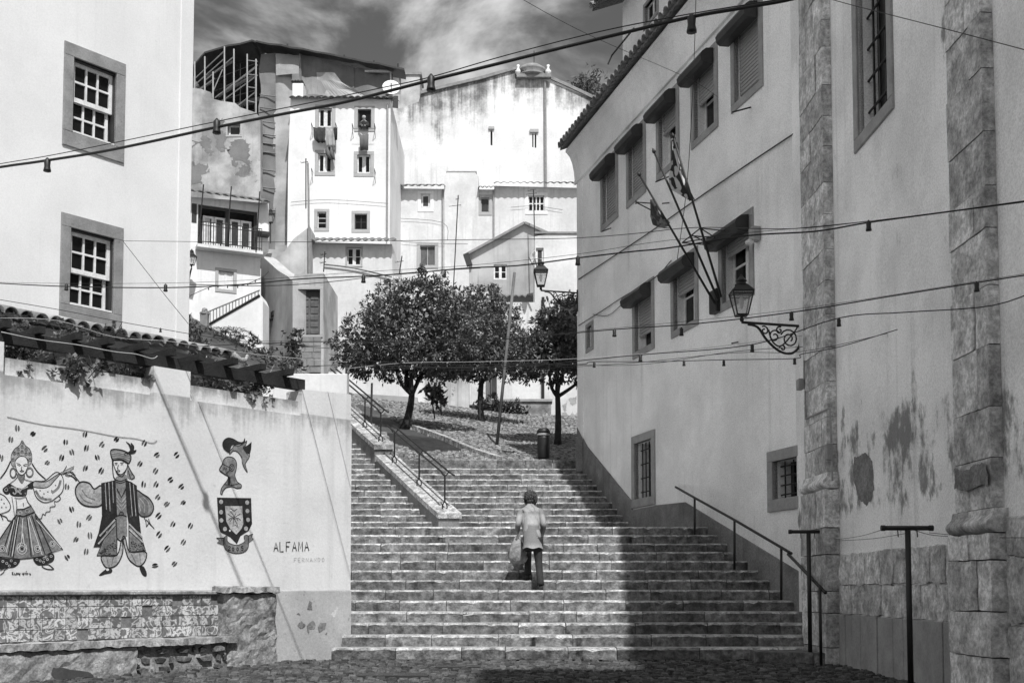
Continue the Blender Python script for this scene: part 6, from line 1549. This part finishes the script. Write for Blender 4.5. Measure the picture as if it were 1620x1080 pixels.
def flag_mat(name, a, b, sc):
    m = bpy.data.materials.new(name); m.use_nodes = True; t = m.node_tree; L = t.links.new; p = t.nodes['Principled BSDF']; p.inputs['Roughness'].default_value = .9
    g = t.nodes.new('ShaderNodeNewGeometry'); n = t.nodes.new('ShaderNodeTexNoise'); n.inputs['Scale'].default_value = sc; n.inputs['Detail'].default_value = 1; L(g.outputs['Position'], n.inputs['Vector'])
    r = t.nodes.new('ShaderNodeValToRGB'); e = r.color_ramp.elements; e[0].position = .50; e[0].color = (a, a, a, 1); e[1].position = .54; e[1].color = (b, b, b, 1); L(n.outputs[0], r.inputs[0]); L(r.outputs[0], p.inputs['Base Color']); return m
def flag(label, pole_pts, out_pts, offs, mat, folds=5, group='flags hanging from the facade'):
    """cloth between the pole edge and its free edge, both in picture pixels, with hanging folds"""
    n = 14; mb = MB(); R = len(pole_pts)
    for k in range(R):
        a = F_FAC.hit(*pole_pts[k], offs[k]); b = F_FAC.hit(*out_pts[k], offs[k] - .05)
        for i in range(n + 1):
            t = i / n; mb.v.append(a.lerp(b, t) + F_FAC.n * .05 * sin(t * folds * pi + k * .5) + F_FAC.u * .03 * cos(t * folds * pi + k))
    for k in range(R - 1):
        for i in range(n): mb.f.append((k * (n + 1) + i, k * (n + 1) + i + 1, (k + 1) * (n + 1) + i + 1, (k + 1) * (n + 1) + i)); mb.m.append(0)
    o = mb.build('flag', mat, None, True); s = o.modifiers.new('thickness', 'SOLIDIFY'); s.thickness = .006
    return tag(o, label, 'flag', group)
flag('dark flag with a pale emblem furled around its pole', [(1067, 224), (1073, 245), (1080, 268), (1087, 292), (1095, 318)], [(1068, 228), (1066, 255), (1062, 278), (1064, 298), (1088, 312)], [1.12, 1.0, .9, .8, .68], flag_mat('flag_pattern', .03, .6, 5.5), 4)
flag('small drooping plain flag with pale folds', [(1032, 316), (1040, 328), (1047, 338), (1053, 346), (1055, 352)], [(1033, 322), (1032, 345), (1036, 358), (1046, 362), (1054, 362)], [1.1, 1.05, 1.0, .95, .9], flag_mat('flag_plain', .05, .2, 4.), 5)
mb = MB(); ST = [(1079, 384), (1106, 362), (1130, 376), (1112, 386), (1079, 384)]
sf = [F_FAC.hit(x, y, .45) for x, y in ST]
t = thing('festoon_frame', 'small triangulated iron frame fixed behind the flagpoles', 'frame', sf[1])
for a, b in (((1079, 384), (1108, 361)), ((1108, 361), (1130, 375)), ((1079, 384), (1128, 388)), ((1079, 384), (1130, 375)), ((1095, 372), (1122, 386)), ((1108, 361), (1146, 365)), ((1130, 375), (1112, 386)), ((1095, 373), (1130, 376))):
    MB().tube([F_FAC.hit(*a, .45), F_FAC.hit(*b, .3)], .011, 5).build('rod', M_black, t)
t = thing('line_holder', 'iron line holder with a short arm below the far shutter window', 'bracket', F_FAC.hit(1022, 332, .02))
for a, b in (((1006, 320, .5), (1033, 322, .02)), ((1006, 320, .5), (1033, 334, .02)), ((1006, 317, .5), (1006, 323, .5))): MB().tube([F_FAC.hit(*a), F_FAC.hit(*b)], .013, 5).build('rod', M_black, t)
for k, (xa, ya, xb, yb) in enumerate(((1048, 322, 1058, 321), (1037, 288, 1060, 279), (1158, 178, 1188, 170), (953, 366, 966, 361), (1158, 543, 1167, 541))):
    mb = MB(); mb.tube([F_FAC.hit(xa, ya, .3), F_FAC.hit(xb, yb, .01)], .014, 5)
    tag(mb.build('wall_peg', M_black), ('short iron peg between the flag and the far shutters', 'iron peg under the half open window behind the flags', 'iron peg under the shutter window nearest the pilaster', 'iron peg under the farthest upper shutter window', 'lone iron peg beneath the large street lantern')[k], 'peg', 'iron pegs on the facade')
t = thing('wall_floodlight', 'small pale floodlight box on the facade beside the lower window', 'floodlight', F_FAC.hit(1203, 378, .05))
u0, z0 = F_FAC.uz(1197, 384); MB().fbox(F_FAC, u0, u0 + .16, z0, z0 + .22, .01, .15, 0, .02).build('housing', M_shutter, t); MB().fbox(F_FAC, u0 - .02, u0 + .1, z0 - .04, z0 + .02, .1, .2, 0, .015).build('lens', M_white, t)

# ================================================================== rails, posts, conduits on the right
HR = thing('handrail', 'thin black handrail on posts descending along the shaded facade', 'handrail', F_FAC.hit(1161, 897, .3))
o_ = .32
MB().tube([F_FAC.hit(1069, 770, .05), F_FAC.hit(1099, 787, o_), F_FAC.hit(1162, 822, o_), F_FAC.hit(1237, 866, o_), F_FAC.hit(1252, 875, o_)], .022, 8).build('rail', M_black, HR, True)
MB().tube([F_FAC.hit(1247, 876, o_), at(1306, 937, 14.55)], .022, 8).build('rail', M_black, HR, True)
for (x, y0, y1) in ((1099, 862, 787), (1162, 900, 822), (1236, 948, 866)): MB().tube([F_FAC.hit(x, y0, o_), F_FAC.hit(x, y1, o_)], .02, 8).build('post', M_black, HR, True)
p = at(1297, 928, 14.68); MB().tube([p, Vector((p.x, p.y, -.02))], .02, 8).build('post', M_black, HR, True)
def tpost(label, x, Y, zb, ytop, xl, xr, dirv):
    c = at(x, ytop, Y); t = thing('clothesline_post', label, 'post', (c.x, c.y, zb), 'T-shaped clothesline posts')
    MB().tube([(c.x, c.y, zb - .02), c], .029, 10).build('post', M_black, t, True)
    a = at(xl, ytop, Y); b = at(xr, ytop - 3, Y); a.z = b.z = c.z + .02; MB().tube([a, b], .024, 8).build('crossbar', M_black, t, True)
    for s in (a, b): MB().lathe(s - Vector((.02, 0, 0)), [(.029, 0), (.029, .04)], 8, 0, (1, 0, 0)).build('end_cap', M_black, t)
    for k in range(3):
        q = a.lerp(b, .3 + .2 * k); MB().tube([q + Vector((0, 0, .0)), q + Vector((0, -.02, -.09))], .006, 5).build('hook', M_black, t)
    return c
tpost('T-shaped clothesline post on the bottom step by the stone pilaster', 1279, 15.1, .12, 843, 1250, 1305, None)
c2 = tpost('T-shaped clothesline post in the corner before the church wall', 1436, 11.3, -.06, 838, 1397, 1473, None)
for k, (pa, pb) in enumerate((((1400, 836), (1322, 853)), ((1440, 842), (1322, 855)), ((1440, 836), (1500, 848)), ((1470, 842), (1620, 850)))):
    mb = MB(); Yb_ = 14.9 if pb[0] < 1400 else 10.9 if pb[0] < 1550 else 9.6
    mb.tube(smooth_path([at(pa[0], pa[1], 11.3), at((pa[0] + pb[0]) / 2, (pa[1] + pb[1]) / 2 + 3, (11.3 + Yb_) / 2), at(pb[0], pb[1], Yb_)], 4), .003, 4)
    tag(mb.build('clothesline', M_cable), ('upper clothesline running from the corner post to the first pilaster', 'lower clothesline running from the corner post to the first pilaster', 'short clothesline from the corner post to the second pilaster', 'clothesline leaving the corner post towards the picture edge')[k], 'line', 'clotheslines at the corner post')
fp = F_CH.moved(.14)
CP = thing('electric_conduit', 'grey electric conduit with two boxes running down the stone pilaster', 'conduit', fp.hit(1295, 660))
for pts in ([(1272, 570), (1272, 600)], [(1274, 618), (1275, 662), (1313, 645), (1315, 700)], [(1316, 728), (1317, 760)]): MB().tube(smooth_path([fp.hit(x, y, .02) for x, y in pts], 1), .014, 6).build('pipe', M_surr, CP)
for x, y, w_, h_ in ((1270, 608, .13, .15), (1316, 715, .11, .2)): u0, z0 = fp.uz(x, y); MB().fbox(fp, u0 - w_ / 2, u0 + w_ / 2, z0 - h_ / 2, z0 + h_ / 2, .002, .08, 0, .01).build('junction_box', M_surr, CP)
fp2 = F_CH
MB().tube([fp2.hit(1319, 745, .03), fp2.hit(1319, 860, .03), fp2.hit(1319, 1024, .03)], .022, 6).build('pipe', M_dark, CP)

# ================================================================== terrace furniture
b = gbase(860, 728, 27.75)
t = thing('litter_bin', 'dark cylindrical litter bin at the head of the stairs', 'bin', b)
mb = MB(); mb.lathe(b, [(.13, 0), (.145, .03), (.155, .25), (.155, .5), (.15, .56)], 16); mb.build('body', M_black, t, True)
mb = MB(); mb.lathe(b + Vector((0, 0, .56)), [(.158, 0), (.165, .02), (.165, .05), (.15, .06)], 16); mb.build('rim', M_shutter, t, True)
mb = MB(); mb.lathe(b + Vector((0, .02, .62)), [(.15, 0), (.165, .02), (.16, .08), (.12, .13), (.03, .145)], 16); mb.build('lid', M_black, t, True)
for s in (-1, 1): MB().tube([b + Vector((s * .14, 0, .55)), b + Vector((s * .14, .02, .68))], .012, 5).build('lid_support', M_black, t)
pb = gbase(786, 702, 30.7); ptip = at(814, 431, 30.9)
mb = MB(); mb.tube([pb, pb.lerp(ptip, .5), ptip], [.045, .042, .04], 8, 0); tag(mb.build('leaning_pole', gm('old_pole', .16, .8, var=.4, scale=2.), None, True, pb), 'tall bare wooden pole leaning on the terrace between the trees', 'pole')
mb = MB(); q = at(919, 727, 26.6); mb.box(q.x - .12, q.x + .04, q.y - .05, q.y + .05, 3.7, 4.5); tag(mb.build('corner_bollard', M_plinth), 'short grey stone guard at the foot of the shaded corner', 'bollard')
mb = MB(); q = at(587, 640, 31.5); q.z = terr_z(q.x, q.y); mb.tube([q - Vector((0, 0, .1)), q + Vector((.02, 0, 1.25))], .03, 6); tag(mb.build('stake', M_bark), 'thin dark stake beside the upper handrail', 'stake')
mb = MB(); q0 = at(549, 700, 19.2); q1 = at(549, 575, 19.2); mb.tube([q0, q1], .03, 6); tag(mb.build('corner_post', M_black), 'thin black iron post at the mural wall end', 'post')
# antenna masts
def mast(label, x0, y0, x1, y1, Y, arms=(), r=.03):
    a, b = at(x0, y0, Y), at(x1, y1, Y); t = thing('antenna_mast', label, 'antenna', a, 'antenna masts on the houses'); MB().tube([a, b], r, 5).build('mast', M_black, t)
    for f_, L in arms:
        c = a.lerp(b, f_)
        for k in range(4): MB().tube([c + Vector((-L + k * L * .45, -.12, .03)), c + Vector((-L + k * L * .45, .12, .12))], r * .35, 4).build('element', M_black, t)
        MB().tube([c + Vector((-L, 0, .02)), c + Vector((L * .4, 0, .1))], r * .45, 4).build('boom', M_black, t)
    return t
mast('tall leaning antenna mast in front of the broad chimney', 717, 462, 725, 309, 57.5, ((.88, .45), (.95, .12)))
mast('antenna mast beside the small gable house', 847, 420, 844, 300, 58, ((.98, .3), (.93, .4)))
mast('short branched antenna above the annex eave', 632, 432, 636, 405, 55.5, ((.6, .3),), .03)
mast('bent clothes prop beside the annex window', 512, 430, 514, 398, 55.3, ((.8, .2), (.4, .2)), .03)
mast('thin mast beside the drain pipe', 484, 330, 484, 251, 55, ((.9, .25),), .03)
for k, (x0, y0, x1, y1) in enumerate(((808, 336, 808, 322), (886, 342, 891, 326), (737, 410, 728, 400))): pass
# ================================================================== drain covers
for k, (x, y, L_) in enumerate(((725, 1051, .28), (625, 1062, .4))):
    Yd = .97 * 1800 / (y - 930) ; q = at(x, 930, Yd); mb = MB(); mb.box(q.x - L_, q.x + L_, Yd - .22, Yd + .22, plaza_z(0, Yd) - .03, plaza_z(0, Yd) + .012)
    tag(mb.build('drain_cover', M_dark), ('small iron drain cover close to the bottom step', 'larger iron drain cover in the cobbles nearest the bench')[k], 'drain cover', 'drain covers in the square')
# ================================================================== people
def skin_obj(name, verts, edges, radii, mat, parent, root=0, sub=2):
    me = bpy.data.meshes.new(name + '_base'); bm = bmesh.new(); ly = bm.verts.layers.skin.verify(); vs = [bm.verts.new(v) for v in verts]
    for v, r in zip(vs, radii):
        v[ly].radius = r if isinstance(r, tuple) else (r, r); v[ly].use_root = False
    vs[root][ly].use_root = True
    for a, b in edges: bm.edges.new((vs[a], vs[b]))
    bm.to_mesh(me); bm.free(); ob_ = bpy.data.objects.new(name + '_tmp', me); COL.objects.link(ob_)
    sk = ob_.modifiers.new('s', 'SKIN'); sk.use_smooth_shade = True; ss = ob_.modifiers.new('d', 'SUBSURF'); ss.levels = sub; ss.render_levels = sub
    dg = bpy.context.evaluated_depsgraph_get(); nm = bpy.data.meshes.new_from_object(ob_.evaluated_get(dg)); nm.name = name
    bpy.data.objects.remove(ob_); nm.materials.clear(); nm.materials.append(mat); nm.polygons.foreach_set('use_smooth', [True] * len(nm.polygons))
    o = bpy.data.objects.new(name, nm); COL.objects.link(o); o.parent = parent; return o
M_skin = gm('skin', .30, .6, var=.1, bump=0.); M_trouser = gm('trousers', .035, .85, var=.3, scale=9.); M_shoe = gm('shoe', .04, .5, var=.2); M_hair = gm('hair', .09, .5, var=.8, scale=40., bump=1., bscale=60.)
def band_mat():
    m = bpy.data.materials.new('jacket_bands'); m.use_nodes = True; t = m.node_tree; L = t.links.new; p = t.nodes['Principled BSDF']; p.inputs['Roughness'].default_value = .85
    tc = t.nodes.new('ShaderNodeTexCoord'); sp = t.nodes.new('ShaderNodeSeparateXYZ'); L(tc.outputs['Object'], sp.inputs[0])
    r = t.nodes.new('ShaderNodeValToRGB'); r.color_ramp.interpolation = 'EASE'; mr = t.nodes.new('ShaderNodeMapRange'); mr.inputs[1].default_value = .6; mr.inputs[2].default_value = 1.35; L(sp.outputs[2], mr.inputs[0]); L(mr.outputs[0], r.inputs[0])
    e = r.color_ramp.elements; e[0].position = 0; e[0].color = (.42, .42, .42, 1); e[1].position = .2; e[1].color = (.19, .19, .19, 1)
    for pos, v in ((.50, .17), (.58, .36), (.72, .34), (.80, .2)): q = e.new(pos); q.color = (v, v, v, 1)
    n = t.nodes.new('ShaderNodeTexNoise'); n.inputs['Scale'].default_value = 25; mx = t.nodes.new('ShaderNodeMath'); mx.operation = 'MULTIPLY_ADD'; L(n.outputs[0], mx.inputs[0]); mx.inputs[1].default_value = .6; mx.inputs[2].default_value = .7
    mm = t.nodes.new('ShaderNodeMath'); mm.operation = 'MULTIPLY'; L(r.outputs[0], mm.inputs[0]); L(mx.outputs[0], mm.inputs[1]); L(mm.outputs[0], p.inputs['Base Color']); return m
px_, py_ = (843 - 810) / 1800 * 17.55, 17.52
PZ = .157 * 6 + .002
PE = thing('person', 'person in a banded jacket and dark trousers climbing the stairs with a bag', 'person', (px_, py_, PZ))
V = [(0, .10, .78), (0, .16, .95), (0, .24, 1.14), (0, .28, 1.25), (0, .31, 1.32), (0, .35, 1.40), (0, .36, 1.49),      # 0-6 spine to head
     (-.16, .27, 1.22), (-.22, .16, 1.04), (-.25, .24, .93), (-.255, .26, .87),                                           # 7-10 left arm
     (.16, .27, 1.22), (.22, .20, 1.01), (.20, .38, .90), (.18, .44, .86),                                               # 11-14 right arm
     (.08, .08, .76), (.10, .08, .44), (.13, -.06, .09), (.13, .0, .035), (.13, .09, .03),                              # 15-19 right leg (standing)
     (-.08, .12, .76), (-.08, .42, .60), (-.08, .42, .25), (-.08, .46, .19), (-.08, .56, .185)]                          # 20-24 left leg (lifted to the next step)
E = [(0, 1), (1, 2), (2, 3), (3, 4), (4, 5), (5, 6), (3, 7), (7, 8), (8, 9), (9, 10), (3, 11), (11, 12), (12, 13), (13, 14), (0, 15), (15, 16), (16, 17), (17, 18), (18, 19), (0, 20), (20, 21), (21, 22), (22, 23), (23, 24)]
Rr = [(.15, .11), (.13, .10), (.15, .10), (.10, .08), .045, .085, .075, .055, .045, .034, .03, .055, .045, .034, .03, .085, .055, .036, .035, .028, .085, .055, .036, .035, .028]
b0 = len(V)
for hand, sgn in ((10, -1), (14, 1)):
    h = Vector(V[hand]); dn = Vector((0, .25, -1)).normalized() if hand == 10 else Vector((0, 1, -.15)).normalized()
    k0 = len(V); V.append(tuple(h + dn * .06)); E.append((hand, k0)); Rr.append((.034, .018))
    for j, (dx, ln) in enumerate(((-.026, .045), (-.009, .055), (.009, .052), (.026, .042))):
        k1 = len(V); V.append(tuple(h + dn * .09 + Vector((0, dx, 0) if hand == 10 else (dx, 0, 0)))); V.append(tuple(h + dn * (.09 + ln) + Vector((.02, dx, .0) if hand == 10 else (dx, 0, -.03)))); E += [(k0, k1), (k1, k1 + 1)]; Rr += [.009, .008]
    k1 = len(V); V.append(tuple(h + dn * .05 + Vector((0, .045, 0) if hand == 10 else (-.045 * sgn, 0, 0)))); E.append((k0, k1)); Rr.append(.009)
SX = .84
V = [(v[0] * SX - (.03 if v[2] > .9 else 0), v[1], v[2]) for v in V]
skin_obj('body', V, E, Rr, M_skin, PE, 0)
# jacket: loft around the torso plus sleeves, one mesh
def loft(mb, rings, n=20, close=True):
    b = len(mb.v)
    for i_, (c, rx, ry) in enumerate(rings):
        for k in range(n): t = 2 * pi * k / n; mb.v.append(Vector(c) + Vector((cos(t) * rx * (1 + .035 * sin(7 * t + i_ * 1.3)), sin(t) * ry * (1 + .05 * sin(6 * t + i_ * 2.1)), .012 * sin(5 * t + i_))))
    for i in range(len(rings) - 1):
        for k in range(n): mb.f.append((b + i * n + k, b + i * n + (k + 1) % n, b + (i + 1) * n + (k + 1) % n, b + (i + 1) * n + k)); mb.m.append(0)
J = MB(); o3 = Vector((px_, py_, PZ))
loft(J, [((.0, .10, .64), .19, .18), ((0, .11, .72), .185, .175), ((0, .14, .86), .165, .15), ((0, .19, .98), .16, .135), ((0, .24, 1.12), .18, .13), ((0, .26, 1.20), .175, .12), ((0, .28, 1.265), .12, .09), ((0, .30, 1.30), .07, .07), ((0, .31, 1.33), .06, .06)])
for s, P in ((-1, [(-.15, .27, 1.23), (-.20, .24, 1.17), (-.225, .17, 1.06), (-.24, .19, .99), (-.252, .23, .94)]), (1, [(.15, .27, 1.23), (.20, .24, 1.17), (.235, .20, 1.02), (.225, .28, .95), (.20, .38, .90)])):
    J.tube(smooth_path(P, 3), [.06, .062, .06, .058, .057, .056, .055, .054, .052, .05, .048, .046, .045], 12)
J.v = [Vector((v.x * SX - .03 * max(0, min(1, (v.z - .7) / .3)), v.y, v.z)) + o3 for v in J.v]; J.build('jacket', band_mat(), PE, True)
Tm = MB()
for P, R in (([(.075, .09, .80), (.085, .09, .62), (.10, .07, .44), (.115, .0, .26), (.13, -.06, .07)], [.10, .082, .064, .058, .062]), ([(-.08, .10, .80), (-.08, .28, .70), (-.08, .42, .58), (-.08, .43, .40), (-.08, .42, .23)], [.10, .086, .068, .06, .062])):
    pp = smooth_path(P, 4); Tm.tube(pp, [R[min(int(i / 4), 3)] + (R[min(int(i / 4) + 1, 4)] - R[min(int(i / 4), 3)]) * (i % 4) / 4 if i < 16 else R[4] for i in range(17)], 12)
loft(Tm, [((0, .10, .60), .17, .12), ((0, .10, .70), .18, .135), ((0, .11, .82), .17, .12)], 16)
Tm.v = [Vector((v.x * .9, v.y, v.z)) + o3 for v in Tm.v]; Tm.build('trousers', M_trouser, PE, True)
for x, y, z in ((.117, .0, .0), (-.072, .47, .157)):
    S = MB(); S.v = []; 
    for (yy, w, h, z0) in ((-.09, .025, .06, .01), (-.07, .038, .085, 0), (.02, .042, .08, 0), (.10, .046, .055, 0), (.15, .03, .035, .005)):
        S.v += [o3 + Vector((x + sx * w, y + yy, z + zz)) for sx, zz in ((-1, z0), (1, z0), (1, z0 + h * .6), (.6, z0 + h), (-.6, z0 + h), (-1, z0 + h * .6))]
    for i in range(4):
        for k in range(6): S.f.append((i * 6 + k, i * 6 + (k + 1) % 6, (i + 1) * 6 + (k + 1) % 6, (i + 1) * 6 + k)); S.m.append(0)
    S.f += [tuple(range(5, -1, -1)), tuple(range(24, 30))]; S.m += [0, 0]; S.build('shoe', M_shoe, PE, True)
# short curly hair: many small locks on the skull
random.seed(77); H = MB(); hc = o3 + Vector((-.03, .345, 1.455))
H.lathe(hc - Vector((0, 0, .11)), [(.04, .01), (.072, .03), (.092, .09), (.09, .14), (.06, .185), (.01, .205)], 14)
for k in range(230):
    d = rdir()
    if d.y > .55 and d.z < .3: continue
    p = hc + Vector((d.x * .088, d.y * .09, d.z * .10)); tdir = d.cross(rdir()).normalized(); r = random.uniform(.014, .026)
    H.tube([p, p + tdir * r + d * .012, p + tdir * r * .6 - Vector((0, 0, .03)) + d * .016, p - Vector((0, 0, .045)) + d * .006], [.009, .011, .010, .004], 5)
H.build('hair', M_hair, PE, True)
for s in (-1, 1):
    q = o3 + Vector((s * .035 - .03, .445, 1.465)); MB().lathe(q, [(.004, -.01), (.012, -.004), (.013, .004), (.004, .01)], 8, 0, (0, 1, 0)).build('eye', M_white, PE)
MB().add([tuple(o3 + Vector(v)) for v in ((0, .47, 1.44), (-.014, .445, 1.425), (.014, .445, 1.425), (0, .44, 1.475))], [(0, 1, 2), (0, 2, 3), (0, 3, 1)]).build('nose', M_skin, PE)
MB().tube([tuple(o3 + Vector(v)) for v in ((-.025, .432, 1.395), (0, .442, 1.393), (.025, .432, 1.395))], .005, 5).build('mouth', M_trouser, PE)
# shoulder bag held in the hand
bc = o3 + Vector((-.235, .25, .60))
BG = thing('carrier_bag', 'crumpled pale carrier bag held in the hand of the climbing person', 'bag', bc - Vector((0, 0, .18)))
mb = MB(); n = 22; rows_ = [(-.19, .05, .03), (-.17, .11, .055), (-.10, .145, .075), (0, .14, .08), (.08, .115, .06), (.14, .075, .04), (.18, .05, .02)]
for (z, rx, ry) in rows_:
    for k in range(n): t = 2 * pi * k / n; w = 1 + .10 * sin(5 * t + z * 30) + .07 * sin(9 * t - z * 45); mb.v.append(bc + Vector((cos(t) * rx * w, sin(t) * ry * w, z + .012 * sin(4 * t))))
for i in range(len(rows_) - 1):
    for k in range(n): mb.f.append((i * n + k, i * n + (k + 1) % n, (i + 1) * n + (k + 1) % n, (i + 1) * n + k)); mb.m.append(0)
mb.f.append(tuple(reversed(range(n)))); mb.m.append(0); mb.build('sack', gm('bag_cloth', .28, .8, var=.4, scale=14., streak=.5, streakz=3., bump=.8, bscale=18.), BG, True)
for s in (-1, 1): MB().tube(smooth_path([bc + Vector((s * .06, 0, .15)), bc + Vector((s * .035, .0, .21)), bc + Vector((.012, .02, .262)), bc + Vector((.015, .03, .262))], 3), .008, 5).build('handle', M_curtain, BG, True)

# person leaning out of the tower window
wp_ = F4.hit(576, 203, .12); sc_ = 1.0
P2 = thing('person', 'person with grey hair in a dark top leaning on the tower house windowsill', 'person', wp_)
V = [(0, .10, -.05), (0, .05, .15), (0, -.02, .33), (0, -.05, .42), (0, -.09, .52), (0, -.10, .60), (-.17, -.03, .30), (-.22, -.10, .10), (-.10, -.22, .05), (-.02, -.26, .05), (.17, -.03, .30), (.22, -.10, .10), (.10, -.22, .05), (.02, -.26, .05)]
E = [(0, 1), (1, 2), (2, 3), (3, 4), (4, 5), (2, 6), (6, 7), (7, 8), (8, 9), (2, 10), (10, 11), (11, 12), (12, 13)]
Rr = [(.17, .12), (.17, .12), (.17, .11), .05, .09, .08, .07, .05, .04, .03, .07, .05, .04, .03]
bo = skin_obj('body', V, E, Rr, M_skin, P2, 1)
mb = MB(); loft(mb, [((0, .09, -.04), .2, .15), ((0, .05, .15), .2, .15), ((0, 0, .30), .2, .13), ((0, -.03, .38), .11, .09)], 16)
for s in (-1, 1): mb.tube([(s * .15, -.02, .32), (s * .21, -.06, .2), (s * .22, -.10, .10), (s * .10, -.22, .06)], [.08, .07, .065, .05], 10)
mb.v = [v + wp_ for v in mb.v]; mb.build('top', M_trouser, P2, True)
mb = MB(); mb.lathe(wp_ + Vector((0, -.07, .50)), [(.06, -.02), (.10, .03), (.105, .09), (.08, .15), (.01, .18)], 12); mb.build('hair', M_farsurr, P2, True)
